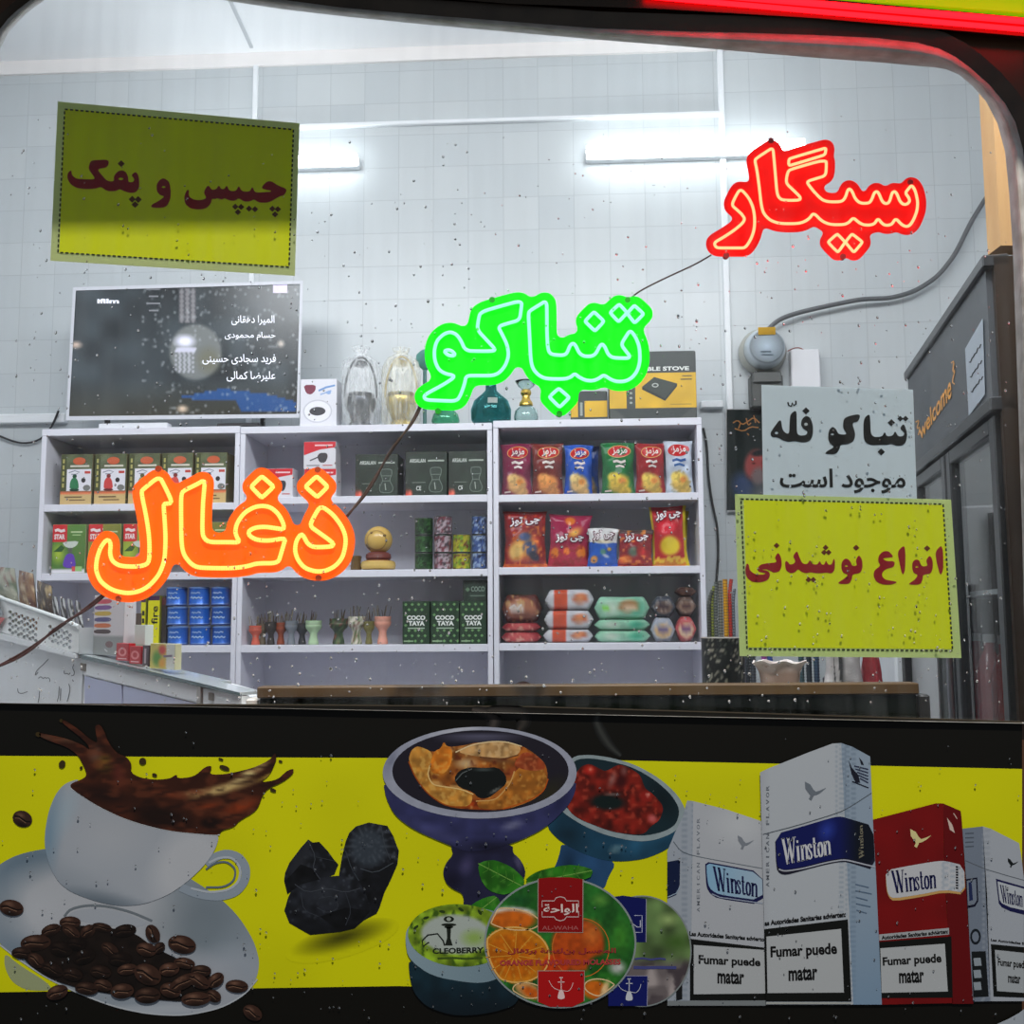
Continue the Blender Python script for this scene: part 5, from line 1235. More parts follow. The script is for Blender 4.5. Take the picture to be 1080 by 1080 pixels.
def tubelamp(label, x0, x1, y0, y1):
    a, c = P(x0, (y0 + y1) / 2, WALL, .05), P(x1, (y0 + y1) / 2 - (x1 - x0) * .035, WALL, .05)
    a, c = P(x0, y1, WALL, .06), P(x1, y1 - (x1 - x0) * .03, WALL, .06)
    h = (y1 - y0) * 3.5 / 1080 / 2; u0, u1, zm = (a - ph) @ E_, (c - ph) @ E_, (a[2] + c[2]) / 2 - ph[2] + h
    t = thing('wall_tube_lamp', label, 'lamp', mw((u0 + u1) / 2, -.03, zm), 'glowing tube lamps on the tiled wall')
    b = MB(); b.box(u0, u1, -.034, .002, zm - h * .8, zm + h * .8, mw, (232, 235, 238), bev=.004); b.build('housing', SATIN, t)
    b = MB(); X = np.linspace(u0 + .004, u1 - .004, 6); b.tube(mw(X, 0 * X - .05, 0 * X + zm), h * .86, (255, 255, 255), 14); b.build('glow_tube', TUBE, t)


tubelamp('glowing white tube lamp on tiled wall, behind the red word sign', 618, 850, 150, 167)
tubelamp('glowing white tube lamp on tiled wall, behind upper left yellow notice', 150, 377, 166, 180)

# ------------------------------------------------------------------ shelving: three white units side by side
DEP = .27
SF = frame(P(383, 446, SHELF))                       # local frame at the top front edge
ORG = P(383, 446, SHELF)


def su(px, py=560):
    return float((P(px, py, SHELF) - ORG) @ E_)


def sz(px, py, off=0.0):
    return float(P(px, py, SHELF, off)[2])


UN = {1: (40, 251, 449, (531, 604, 681)), 2: (251.5, 519.5, 446, (523, 601, 680)), 3: (520.5, 743, 440, (520.5, 597.5, 678))}
BOARD = {}
for k, (x0, x1, yt, rows) in UN.items():
    u0, u1 = su(x0), su(x1); xm = (x0 + x1) / 2
    zt = sz(xm, yt + 2); th, tp = .024, .0165
    lab = {1: 'white shelf unit at left below the television, holding burner boxes', 2: 'white shelf unit in the middle, holding dark green boxes', 3: 'white shelf unit at right, holding bags of crisps and cakes'}[k]
    t = thing('shelf_unit', lab, 'shelf', SF((u0 + u1) / 2, .1, -ORG[2]), 'white shelf units along the rear wall')
    zz = lambda z: z - ORG[2]
    for (a, c) in ((u0, u0 + tp), (u1 - tp, u1)):
        b = MB(); b.box(a, c, 0, DEP, -ORG[2], zz(zt) - th, SF, (255, 255, 255), bev=.0015); b.build('side_panel', WT, t)
    b = MB(); b.box(u0, u1, -.001, DEP, zz(zt) - th, zz(zt), SF, (255, 255, 255), bev=.0015); b.build('top_panel', WT, t)
    b = MB(); b.box(u0 + tp, u1 - tp, DEP - .012, DEP, -ORG[2], zz(zt) - th, SF, (255, 255, 255)); b.build('back_panel', WT, t)
    for r, y in enumerate(tuple(rows) + (760,)):
        z1 = sz(xm, y); BOARD[(k, r)] = z1
        b = MB(); b.box(u0 + tp, u1 - tp, .001, DEP - .013, zz(z1) - th, zz(z1), SF, (255, 255, 255), bev=.0015); b.build('shelf_board', WT, t)
    BOARD[(k, 't')] = zt
    b = MB()                                            # thin dark nail heads on the front edges
SHELF_S = None


def spot(x, k, r, back=.02, dz=0.0):
    """Frame (1 unit = one photo pixel there) standing on a shelf board, x in the photo."""
    z = BOARD[(k, r)] + .0006 + dz
    py = 540 - 1080 * 0  # refined below
    lo, hi = 200.0, 900.0
    for _ in range(40):
        m_ = (lo + hi) / 2
        if P(x, m_, SHELF, -back)[2] > z: lo = m_
        else: hi = m_
    o = P(x, lo, SHELF, -back); s = float((o - CAM) @ FWD) / 1080
    o[2] = z
    return o, s, frame(o, s)


def fr(f, y=0.0):
    """Front face mapping: x right, second coordinate UP; z lifts towards the viewer (metres)."""
    return lambda x, y_, z=0.0: f(x, y - np.asarray(z, float) / .0031 + 0 * np.asarray(x, float), y_)


def carton(name, label, cat, x0, x1, h, k, r, art, col, depth=26, back=.02, grp=None, dz=0.0, side=None):
    """A printed cardboard box standing on a shelf; art(b, m, w, h) prints the front."""
    o, s, f = spot((x0 + x1) / 2, k, r, back, dz); w = x1 - x0 - .7
    b = MB(); b.box(-w / 2, w / 2, 0, depth, 0, h, f, col, bev=.25)
    m = fr(f)
    art(b, lambda x, y, z=0.0: m(np.asarray(x, float) - w / 2, h - np.asarray(y, float), z + .0006), w, h)
    return tag(b.build(name, SATIN, loc=o, smooth=0), label, cat, grp), h * s


# ---- left unit, top shelf: charcoal burner boxes
def art_burner(pot, first=False):
    def art(b, m, w, h):
        b.shape(rect(.3, .3, w - .3, h - .3), m, lambda x, y: Paint(x, y, (88, 96, 66)).noise(6, .18).rect(0, h * .73, w, h * .78, (226, 110, 70)).rect(0, h * .78, w, h, (206, 176, 120)).c, .0001, 2.5)
        b.shape(rect(.4, .5, w * .18, h * .73), m, (68, 74, 40), .0003)
        for i in range(5):
            b.stroke([(w * .09, h * (.1 + i * .12)), (w * .09, h * (.18 + i * .12))], 2, m, (176, 168, 96), .0006)
        b.shape(ellipse(w * .58, h * .14, 7, 4, 0, 16), m, (196, 92, 54), .0006)
        b.stroke([(w * .3, h * .24), (w * .9, h * .24)], 2, m, (210, 205, 190), .0006)
        b.shape(rect(w * .2, h * .3, w * .97, h * .73), m, (226, 224, 232), .0006)
        b.shape(chaikin([(w * .3, h * .7), (w * .31, h * .55), (w * .38, h * .47), (w * .5, h * .47), (w * .57, h * .55), (w * .6, h * .7)], 1), m, pot, .0009)
        b.shape(ellipse(w * .45, h * .71, 5.4, 1.5, 0, 14), m, np.array(pot) * .5, .0009); b.shape(ellipse(w * .45, h * .44, 2.4, 2.2, 0, 10), m, np.array(pot) * .6, .0009)
        b.stroke([(w * .26, h * .37), (w * .45, h * .33), (w * .6, h * .36), (w * .5, h * .4), (w * .34, h * .4)], .9, m, (120, 124, 140), .0009)
        b.shape(ellipse(w * .73, h * .52, 2.4, 2.6, 0, 14), m, (40, 36, 40), .0009); b.shape(ellipse(w * .84, h * .67, 4, 3.2, 0, 14), m, (120, 120, 116), .0009); b.shape(rect(w * .76, h * .34, w * .94, h * .39), m, (196, 70, 60), .0009)
        b.stroke([(w * .15, h * .85), (w * .7, h * .85)], 1.4, m, (110, 84, 50), .0006); b.stroke([(w * .3, h * .91), (w * .8, h * .91)], 1.2, m, (120, 94, 60), .0006)
    return art


G1 = 'charcoal burner boxes on the top left shelf'
for (x0, x1, pot, lab) in ((62, 97, (44, 120, 76), 'olive carton picturing a dark green pot, leftmost on the top left shelf'), (98, 133, (206, 64, 62), 'olive carton picturing a red pot, second from left on top left shelf'),
                           (134, 168, (150, 140, 70), 'olive carton picturing a khaki pot, mostly behind the orange sign\'s first stroke'), (169, 203, (214, 76, 70), 'olive carton picturing a red pot, between the orange sign\'s two tall strokes'), (204, 239, (110, 104, 120), 'olive carton picturing a grey pot, rightmost on the top left shelf')):
    carton('burner_box', lab, 'box', x0, x1, 54, 1, 0, art_burner(pot), (110, 104, 70), grp=G1)


# ---- left unit, second shelf: red and green cartons
def art_clip(body, bgc):
    def art(b, m, w, h):
        b.shape(rect(.3, .3, w - .3, h - .3), m, lambda x, y: Paint(x, y, bgc).ramp(0, 0, w, h, (64, 104, 50), .8).ell(w * .2, h * .6, 9, 14, (166, 190, 60), 0, .8).rect(0, h * .9, w, h, (222, 220, 226)).c, .0001, 2.5)
        b.shape(rect(.3, .3, w * .44, h * .36), m, (206, 40, 46), .0003)
        b.stroke([(w * .07, h * .13), (w * .16, h * .11), (w * .26, h * .14), (w * .37, h * .12)], 3, m, (236, 220, 220), .0006); write(b, 'STAR', rect(w * .06, h * .2, w * .38, h * .31), m, (236, 220, 220), .0006, .05)
        b.stroke([(w * .55, h * .16), (w * .9, h * .16)], 1.5, m, (190, 210, 160), .0006); b.stroke([(w * .6, h * .22), (w * .85, h * .22)], 1, m, (170, 200, 140), .0006)
        b.shape(chaikin([(w * .3, h * .36), (w * .8, h * .34), (w * .74, h * .44), (w * .56, h * .5), (w * .38, h * .45)], 1), m, (198, 206, 196), .0006)
        b.shape([(w * .48, h * .48), (w * .62, h * .48), (w * .6, h * .62), (w * .5, h * .62)], m, (86, 96, 84), .0006)
        b.shape(chaikin([(w * .34, h * .86), (w * .38, h * .7), (w * .46, h * .6), (w * .64, h * .6), (w * .7, h * .7), (w * .74, h * .86), (w * .54, h * .9)], 1), m, body, .0008)
        b.shape([(w * .05, h * .56), (w * .28, h * .42), (w * .38, h * .48), (w * .3, h * .56)], m, (44, 90, 40), .0006)
        b.shape(rect(w * .62, h * .86, w * .92, h * .96), m, (150, 196, 120), .0006); b.shape(rect(w * .62, h * .86, w * .72, h * .96), m, (206, 70, 70), .0009)
    return art


G2 = 'red and green cartons on the second left shelf'
for (x0, x1, body, bgc, lab, hh) in ((53, 90, (98, 60, 176), (96, 140, 60), 'red and green carton picturing a purple vessel, leftmost on second left shelf', 52), (91, 127, (206, 90, 60), (150, 140, 60), 'red and green carton picturing an orange vessel, behind the orange sign\'s hook', 52),
                                     (128, 163, (206, 120, 150), (170, 180, 60), 'red and green carton picturing a pink vessel, inside the orange sign\'s hook', 52), (205, 243, (120, 90, 60), (140, 130, 60), 'olive green carton right of the orange sign\'s tall stroke, on second left shelf', 53)):
    carton('vessel_box', lab, 'box', x0, x1, hh, 1, 1, art_clip(body, bgc), (150, 160, 110), grp=G2)

# ---- left unit, third shelf: blue tins in stacks of three, yellow lighters boxes
GC = 'blue tins stacked on the third left shelf'
cn = {0: 'bottom', 1: 'middle', 2: 'top'}
for ci_, (xc, r_) in enumerate(((187.5, 10.9), (211.3, 10.9), (233.8, 9.9))):
    nm = ('left', 'middle', 'right')[ci_]
    for j in range(3):
        o, s, f = spot(xc - j * .6, 1, 2, .055, j * 20.2 * .003165)
        b = MB(); cb = (30, 96, 190)
        b.lathe([(r_ * .94, 0), (r_, .7), (r_, 1.8), (r_ * .965, 2.4), (r_ * .965, 16.9), (r_, 17.4), (r_, 18.4), (r_ * .86, 19.7), (r_ * .8, 19.6)], f, cb, n=32, cols=[(20, 60, 140)] * 2 + [(120, 150, 200)] + [cb] * 3 + [(110, 144, 196)] * 2 + [(40, 90, 170)])
        cyl = lambda x, y, z=0.0, f=f, r_=r_: f((r_ + .05) * np.sin(np.asarray(x, float) / r_), -(r_ + .05) * np.cos(np.asarray(x, float) / r_), 18.5 - np.asarray(y, float) + 0 * np.asarray(x, float))
        b.stroke([(-6, 5.6), (-4, 4.6), (-3, 6), (-1.5, 4.8), (0, 6), (2, 4.5), (4.4, 5.7)], 1.1, cyl, (170, 200, 236)); b.stroke([(-7, 10.4), (-4.5, 9.4), (-3, 11), (-1, 9.6), (1, 11), (3, 9.5), (5, 11), (6.6, 9.8)], 1.5, cyl, (176, 206, 240))
        tag(b.build('tin_can', vm(.3, .3), loc=o), 'blue tin with pale lettering, %s of the %s stack on third left shelf' % (cn[j], nm), 'tin', GC)
for i, (x0, x1, h, lab) in enumerate(((147, 153, 50, 'narrow yellow lighter box beside the tall one, third left shelf'), (154.5, 168, 52, 'tall yellow lighter box with black lettering on the third left shelf'))):
    def art(b, m, w, h):
        b.shape(rect(.2, 2, w - .2, h - .3), m, (214, 208, 20), .0001)
        b.shape(rect(.2, .2, w - .2, 5), m, (70, 40, 70), .0002)
        if w > 9:
            V, Fc, _ = text('fire', .02); b.tri(V, Fc, [(w * .3, 30), (w * .3, 11), (w * .85, 11), (w * .85, 30)], m, (30, 32, 20), .0004)
        else:
            for q_ in (14, 22, 30):
                b.shape(rect(w * .3, q_, w * .8, q_ + 5), m, (40, 42, 20), .0004)
    carton('lighter_box', lab, 'box', x0, x1, h, 1, 2, art, (150, 150, 30), depth=18, back=.04)
carton('dark_box', 'dark brown box between yellow lighter box and blue tins', 'box', 169, 175, 50, 1, 2, lambda b, m, w, h: b.shape(rect(.3, .3, w - .3, 8), m, (90, 40, 40), .0002), (52, 44, 40), depth=18, back=.05)


# ---- middle unit, top shelf
def art_red(b, m, w, h):
    b.shape(rect(.3, .3, w - .3, h - .3), m, (214, 212, 218), .0001)
    b.shape([(.3, .3), (w - .3, .3), (w - .3, h * .22), (w * .5, h * .3), (.3, h * .5)], m, (206, 30, 44), .0003)
    b.stroke([(w * .35, h * .14), (w * .9, h * .14)], 1.5, m, (240, 200, 205), .0005)
    b.shape(chaikin([(w * .42, h * .55), (w * .5, h * .42), (w * .72, h * .42), (w * .76, h * .56), (w * .68, h * .78), (w * .5, h * .78)], 1), m, (58, 54, 58), .0005); b.stroke([(w * .2, h * .7), (w * .5, h * .55)], 1.4, m, (80, 78, 84), .0005)
    b.stroke([(w * .1, h * .88), (w * .5, h * .88)], 1.1, m, (120, 120, 126), .0005); b.stroke([(w * .6, h * .88), (w * .9, h * .88)], 1.1, m, (190, 90, 90), .0005)


carton('stove_coil_box', 'white and red box behind the orange sign\'s left dot, middle unit top shelf', 'box', 280, 309, 31, 2, 0, art_red, (214, 212, 218), depth=22, grp='white and red boxes on the middle top shelf')
_, hh = carton('stove_coil_box', 'white and red box at bottom of its pair, behind the orange sign\'s right dot', 'box', 320, 355, 30, 2, 0, art_red, (214, 212, 218), depth=24, grp='white and red boxes on the middle top shelf')
carton('stove_coil_box', 'white and red box on top of its pair, right of the orange sign', 'box', 319.5, 354.5, 29, 2, 0, art_red, (214, 212, 218), depth=24, grp='white and red boxes on the middle top shelf', dz=hh + .0004)


def art_grn(b, m, w, h):
    b.shape(rect(.3, .3, w - .3, h - .3), m, lambda x, y: Paint(x, y, (32, 44, 34)).noise(9, .25).ell(2, h, 6, 9, (206, 70, 50), 0, .8).ell(w * .12, h - 2, 3, 6, (230, 110, 90), 0, .8).c, .0001, 1.6)
    write(b, 'ARSALAN', rect(w * .1, h * .16, w * .48, h * .25), m, (190, 196, 190), .0004, .02); b.stroke([(w * .54, h * .21), (w * .7, h * .205), (w * .93, h * .21)], 1.8, m, (150, 160, 150), .0004)
    g = (104, 118, 108)
    for p in (chaikin([(w * .6, h * .92), (w * .56, h * .8), (w * .66, h * .62), (w * .6, h * .5), (w * .6, h * .36), (w * .86, h * .36), (w * .86, h * .5), (w * .8, h * .62), (w * .9, h * .8), (w * .86, h * .92)], 2),):
        b.shape(p, m, (46, 58, 50), .0004); b.stroke(np.vstack([p, p[:1]]), .7, m, g, .0006)
    b.stroke([(w * .62, h * .52), (w * .84, h * .52)], .7, m, g, .0007); b.stroke([(w * .64, h * .64), (w * .82, h * .64)], .7, m, g, .0007); b.stroke([(w * .7, h * .7), (w * .72, h * .86)], 1, m, (150, 160, 150), .0007)
    write(b, 'CE', rect(w * .26, h * .78, w * .38, h * .88), m, (200, 204, 200), .0004, .02); b.stroke([(w * .16, h * .7), (w * .48, h * .7)], .6, m, (120, 130, 120), .0004)


G3 = 'dark green burner cartons on the middle top shelf'
for (x0, x1, h, lab) in ((374, 420, 45, 'dark green carton with pale outline drawing, leftmost of three, crossed by cable'), (427, 472, 47, 'dark green carton with pale outline drawing, middle of three in the row'), (472.5, 513.3, 47, 'dark green carton with pale outline drawing, against right side of middle unit')):
    carton('stove_box', lab, 'box', x0, x1, h, 2, 0, art_grn, (30, 40, 32), depth=38, grp=G3)

# ---- middle unit, second shelf: clay head, tins
o, s, f = spot(399, 2, 1, .06)
t = thing('clay_pot', 'yellow ceramic pot with a smiling face on the middle second shelf', 'pot', o)
YC = (206, 170, 92)
b = MB(); b.lathe([(13, 0), (17.5, 1.5), (18.5, 5), (17.5, 9), (14, 10.5), (11, 11)], f, YC, n=40, wob=lambda a, i: 1 + .035 * np.sin(a * 20), cols=[YC, YC, (222, 190, 112), YC, (150, 90, 60), (110, 50, 40)]); b.build('base', GLOSS, t)
b = MB(); b.lathe([(12, 11), (13.5, 13), (13, 17), (10, 19)], f, (112, 54, 46), n=32); b.build('collar', SATIN, t)
b = MB(); R_ = 14.8; ph_ = np.linspace(-1.35, 1.57, 14); b.lathe([(max(R_ * math.cos(a), .01), 32 + R_ * math.sin(a)) for a in ph_], f, YC, n=32)
hd = b.build('head', GLOSS, t)
sph = lambda x, y, z=0.0: f(np.asarray(x, float), -np.sqrt(np.maximum((R_ + .35) ** 2 - np.asarray(x, float) ** 2 - (np.asarray(y, float) - 32) ** 2, 0)), np.asarray(y, float))
b = MB(); b.shape([ellipse(0, 31, 10.5, 10.5, 0, 36), ellipse(0, 31, 9.7, 9.7, 0, 36)], sph, (150, 118, 60)); b.build('face_ring', SATIN, hd)
for (ex, ey) in ((-5.5, 39), (8.6, 36)):
    b = MB(); b.shape(ellipse(ex, ey, 1.5, 1.3, 0, 12), sph, (60, 40, 26)); b.build('eye', SATIN, hd)
b = MB(); b.stroke([(-11.5, 27), (-9.5, 23.5), (-7, 21.5)], 1.6, sph, (60, 40, 26)); b.build('mouth', SATIN, hd)
o, s, f = spot(375.5, 2, 1, .07)
b = MB(); b.lathe([(5, 0), (6, 1), (5.2, 9), (6, 15), (5.4, 15.6), (4.6, 14)], f, (96, 74, 40), n=20); tag(b.build('small_jar', GLOSS, loc=o), 'small dark brown jar left of the yellow smiling pot', 'jar')


def cantower(xc, r_, hs, cols, name, group, pat):
    dz = 0.0; n = len(hs)
    for j, hgt in enumerate(hs):
        o, s, f = spot(xc, 2, 1, .05, dz)
        b = MB(); nz = 8; pr = [(r_ * .94, 0), (r_, .6)] + [(r_ * .985, 1 + (hgt - 2.4) * i / nz) for i in range(nz + 1)] + [(r_, hgt - 1), (r_ * .97, hgt - .3), (r_ * .85, hgt - .5)]
        b.lathe(pr, f, cols[0], n=36)
        a = np.concatenate(b.v); c = np.concatenate(b.c); ax = np.tile(np.arange(36), len(pr)); hz = np.repeat([p[1] for p in pr], 36)
        p = Paint(ax * r_ * .1745, hz + j * 31, cols[0]).specks(2.6, cols[1], .52, 3 + j).specks(1.9, cols[2], .62, 5 + j); p.rect(-1, j * 31 - 1, 999, j * 31 + .8, (40, 44, 40)).rect(-1, j * 31 + hgt - 1.2, 999, j * 31 + hgt + 3, (46, 50, 46))
        b.c = [lin(p.c)]
        pos_ = {3: ('bottom', 'middle', 'top'), 2: ('bottom', 'top')}[n][j]
        tag(b.build('tobacco_tin', vm(.35, .2), loc=o), '%s tin, %s of its stack of %d on middle second shelf' % (name, pos_, n), 'tin', group); dz += hgt * s + .0004


GT = 'patterned round tins on the middle second shelf'
cantower(447, 9.6, (17.6, 18.4, 18.4), [(34, 66, 34), (60, 100, 56), (20, 36, 22)], 'dark green speckled', GT, 0)
cantower(467.3, 9.6, (17.6, 18.6, 20), [(176, 160, 168), (120, 60, 70), (70, 60, 66)], 'pinkish grey patterned', GT, 0)
cantower(487, 9.6, (17.6, 19.4), [(176, 170, 40), (110, 150, 40), (110, 60, 40)], 'yellow and green patterned', GT, 0)
cantower(505.4, 8.0, (17.6, 18.6, 20), [(60, 84, 140), (150, 170, 200), (36, 44, 70)], 'blue and white patterned', GT, 0)


# ---- middle unit, third shelf: hookah bowls with picks, green cartons
def hhead(x, h, r_, col, label, k=2, seed=0):
    o, s, f = spot(x, k, 2, .05 + .012 * (seed % 2)); rr = random.Random(seed)
    t = thing('hookah_bowl', label, 'hookah bowl', o, 'clay hookah bowls on the middle third shelf')
    b = MB(); c = np.array(col, float)
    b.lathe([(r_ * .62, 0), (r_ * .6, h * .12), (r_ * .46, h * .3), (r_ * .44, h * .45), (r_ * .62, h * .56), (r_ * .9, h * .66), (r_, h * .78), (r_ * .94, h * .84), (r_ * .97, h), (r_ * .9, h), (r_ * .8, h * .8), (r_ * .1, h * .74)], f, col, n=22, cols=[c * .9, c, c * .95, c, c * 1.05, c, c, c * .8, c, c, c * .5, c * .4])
    if seed in (7, 11):
        V = np.concatenate(b.v); b.c = [lin(Paint(V[:, 0] * 900, V[:, 2] * 900, col).specks(3, (120, 70, 60), .6, 2).specks(3, (90, 110, 70), .66, 6).c)]
    b.build('clay_cup', SATIN, t)
    for i in range(9):
        a = rr.uniform(0, 6.28); q_ = r_ * rr.uniform(.3, .8); tx, ty = rr.uniform(-4, 4), rr.uniform(-2, 2); hh = rr.uniform(6, 12.5)
        p = f(np.array([q_ * math.cos(a), q_ * math.cos(a) * 1.15 + tx]), np.array([q_ * math.sin(a), q_ * math.sin(a) + ty]), np.array([h * .78, h + hh]))
        b = MB(); b.tube(p, .0011, ((176, 160, 130), (110, 92, 84))[i % 2], 5); b.build('wire_pick', METAL, t)


for i, (x, h, r_, col, lab) in enumerate(((269.5, 20, 7.4, (206, 92, 70), 'terracotta red hookah bowl, first from left on third middle shelf'), (276.5, 22, 6.6, (96, 84, 66), 'dark olive hookah bowl just right of the terracotta red one'), (285.5, 24, 6.6, (58, 54, 52), 'charcoal grey hookah bowl left of the rust brown one'),
                                          (296, 23, 6.6, (140, 66, 40), 'rust brown hookah bowl among dark ones on third middle shelf'), (307, 25, 7, (120, 126, 134), 'grey blue hookah bowl, right of the rust brown one'), (318.5, 22, 6.6, (50, 50, 54), 'black hookah bowl beside the pale green one'),
                                          (330.5, 25, 8.8, (176, 204, 164), 'pale green hookah bowl near middle of the third middle shelf'), (357, 27, 10.2, (48, 66, 44), 'dark green broad hookah bowl left of the cream floral one'), (376, 29, 9.6, (206, 200, 184), 'cream hookah bowl with floral pattern'),
                                          (389, 24, 6, (110, 104, 50), 'olive hookah bowl behind the cream floral one'), (403.5, 29, 9.2, (226, 158, 138), 'peach pink hookah bowl left of the patterned green cartons'))):
    hhead(x, h, r_, col, lab, seed=i + (3 if i >= 8 else 0) - (0))


def art_coco(b, m, w, h):
    b.shape(rect(.2, .2, w - .2, h - .2), m, (26, 54, 32), .0001)
    for i in range(4):
        for j in range(8):
            x, y = (i + .5 + .5 * (j % 2)) * w / 4.2, (j + .6) * h / 8.2
            if x < w - 1.4 and not (h * .3 < y < h * .66 and w * .12 < x < w * .9):
                b.shape(diamond(x, y, 1.7), m, (104, 150, 92), .0003)
    b.shape(rect(w * .12, h * .3, w * .9, h * .64), m, (28, 56, 34), .0002)
    write(b, 'COCO', rect(w * .16, h * .33, w * .84, h * .44), m, (226, 230, 226), .0005, .05); write(b, 'TAYA', rect(w * .22, h * .46, w * .82, h * .57), m, (226, 230, 226), .0005, .05)
    b.stroke([(w * .2, h * .63), (w * .82, h * .63)], 1.1, m, (170, 190, 170), .0005); b.stroke([(w * .05, h * .93), (w * .4, h * .93)], 1.4, m, (140, 170, 130), .0005)


G4 = 'patterned green charcoal cartons on the third middle shelf'
for (x0, x1, lab) in ((424, 453.5, 'green carton with pale diamond pattern, left one of three in the row'), (454, 484.5, 'green carton with pale diamond pattern, middle one of three in the row'), (484.7, 513.3, 'green carton with pale diamond pattern, right one, under a dark carton')):
    _, hc = carton('charcoal_box', lab, 'box', x0, x1, 45, 2, 2, art_coco, (26, 54, 32), depth=30, back=.02, grp=G4)


def art_dk(b, m, w, h):
    b.shape(rect(.2, .2, w - .2, h - .2), m, lambda x, y: Paint(x, y, (30, 46, 36)).noise(5, .3).c, .0001, 2); write(b, 'COCO', rect(w * .35, h * .3, w * .95, h * .55), m, (120, 140, 126), .0004, .03); b.stroke([(w * .3, h * .75), (w * .95, h * .75)], 1.4, m, (90, 110, 96), .0004); b.shape(diamond(w * .2, h * .45, 2.5), m, (90, 120, 90), .0004)


carton('charcoal_box', 'dark green carton lying on top of the right patterned green carton', 'box', 488, 513, 22, 2, 2, art_dk, (30, 44, 34), depth=26, back=.03, dz=hc + .0004)


# ------------------------------------------------------------------ bags of crisps
def bag(name, label, cat, x0, x1, h, k, r, paint, deco, T=7.0, back=.05, lean=0.0, grp=None, tilt=0.0, dz=0.0, seal=2.0, seed=0, gather=.11):
    o, s, f = spot((x0 + x1) / 2, k, r, back, dz); w = x1 - x0; nu, nv = 30, 40; rr = np.random.default_rng(seed + 5)
    ta = math.radians(tilt); ph1, ph2 = rr.uniform(0, 6, 2)

    def front(u, v, z=0.0, sgn=-1.0):
        u = np.asarray(u, float); v = np.asarray(v, float)
        e = np.clip(np.minimum(v, 1 - v) * h / seal - .6, 0, 1.0); body = np.clip(np.sin(np.pi * np.clip((v * h - seal) / (h - 2 * seal), 0, 1)), 0, 1) ** .5
        th = T * body * np.clip(1 - np.abs(2 * u - 1) ** 2.6, 0, 1) ** .7
        th = th * (1 + .16 * np.sin(9 * u + 7 * v + ph1) + .12 * np.sin(15 * v - 6 * u + ph2)) + .35
        ww = w / 2 * (1 - gather * body + .012 * np.sin(16 * v + ph1))
        x = (2 * u - 1) * ww; zz_ = v * h; y = sgn * (th + np.asarray(z, float) / .0031) + T + lean * zz_
        zz_ = zz_ + .5 * np.sin(5 * u + ph2) * (v > .9) + (1 - np.cos(ta)) * 0
        xr = x * math.cos(ta) - (zz_ - h * .5) * math.sin(ta); zr = x * math.sin(ta) + (zz_ - h * .5) * math.cos(ta) + h * .5
        return f(xr, y, np.maximum(zr, .02))
    U, Vv = np.meshgrid(np.linspace(0, 1, nu), np.linspace(0, 1, nv)); b = MB()
    fs = [(i * nu + j, i * nu + j + 1, i * nu + nu + j + 1, i * nu + nu + j) for i in range(nv - 1) for j in range(nu - 1)]
    pc = paint(Paint(U.ravel() * w, (1 - Vv.ravel()) * h, (128, 128, 128)), w, h)
    b.add(front(U.ravel(), Vv.ravel()), fs, pc.c)
    b.add(front(U.ravel(), Vv.ravel(), 0, 1.0), [q_[::-1] for q_ in fs], np.tile(pc.c[:1] * .8, (nu * nv, 1)))
    m = lambda x, y, z=0.0: front(np.asarray(x, float) / w, 1 - np.asarray(y, float) / h, z + .0012)
    deco(b, m, w, h)
    return tag(b.build(name, CRINKLE, loc=o, smooth=60), label, cat, grp)


MZ = persian('مزمز')


def crisp(base, dark, chip, blob, rx=0.0):
    def paint(p, w, h):
        p.mix(np.ones(len(p.x)), base).ramp(0, h * .2, 0, h, dark, .7).noise(6, .12)
        p.ell(w * .52, h * .78, w * .40, h * .20, chip, -12, .35).ell(w * .38, h * .68, w * .26, h * .12, np.minimum(np.array(chip) * 1.15, 255), 14, .35).ell(w * .68, h * .92, w * .26, h * .10, np.array(chip) * .93, 0, .35).ell(w * .62, h * .74, w * .16, h * .07, blob, 0, .5)
        p.mix(.45 * (vnoise(p.x, p.y, 3, 4) > .6) * (np.hypot((p.x - w * .52) / (w * .42), (p.y - h * .78) / (h * .22)) < 1), np.array(chip) * .72)
        return p

    def deco(b, m, w, h):
        b.shape(ellipse(w * .54, h * .18, w * .36, h * .12, -3, 26), m, (236, 196, 110), .0001); b.shape(ellipse(w * .54, h * .18, w * .34, h * .108, -3, 26), m, (204, 26, 34), .0005)
        write(b, MZ, rect(w * .32, h * .1, w * .78, h * .26), m, (248, 236, 232), .0024, .02)
        b.stroke([(w * .34, h * .38), (w * .46, h * .36), (w * .6, h * .39), (w * .74, h * .36)], 2.6, m, (236, 226, 220), .0006); b.stroke([(w * .42, h * .47), (w * .56, h * .45), (w * .7, h * .48)], 2.2, m, (232, 222, 216), .0006)
        b.stroke([(w * .1, h * .93), (w * .3, h * .92)], 1.6, m, (220, 200, 190), .0006)
    return paint, deco


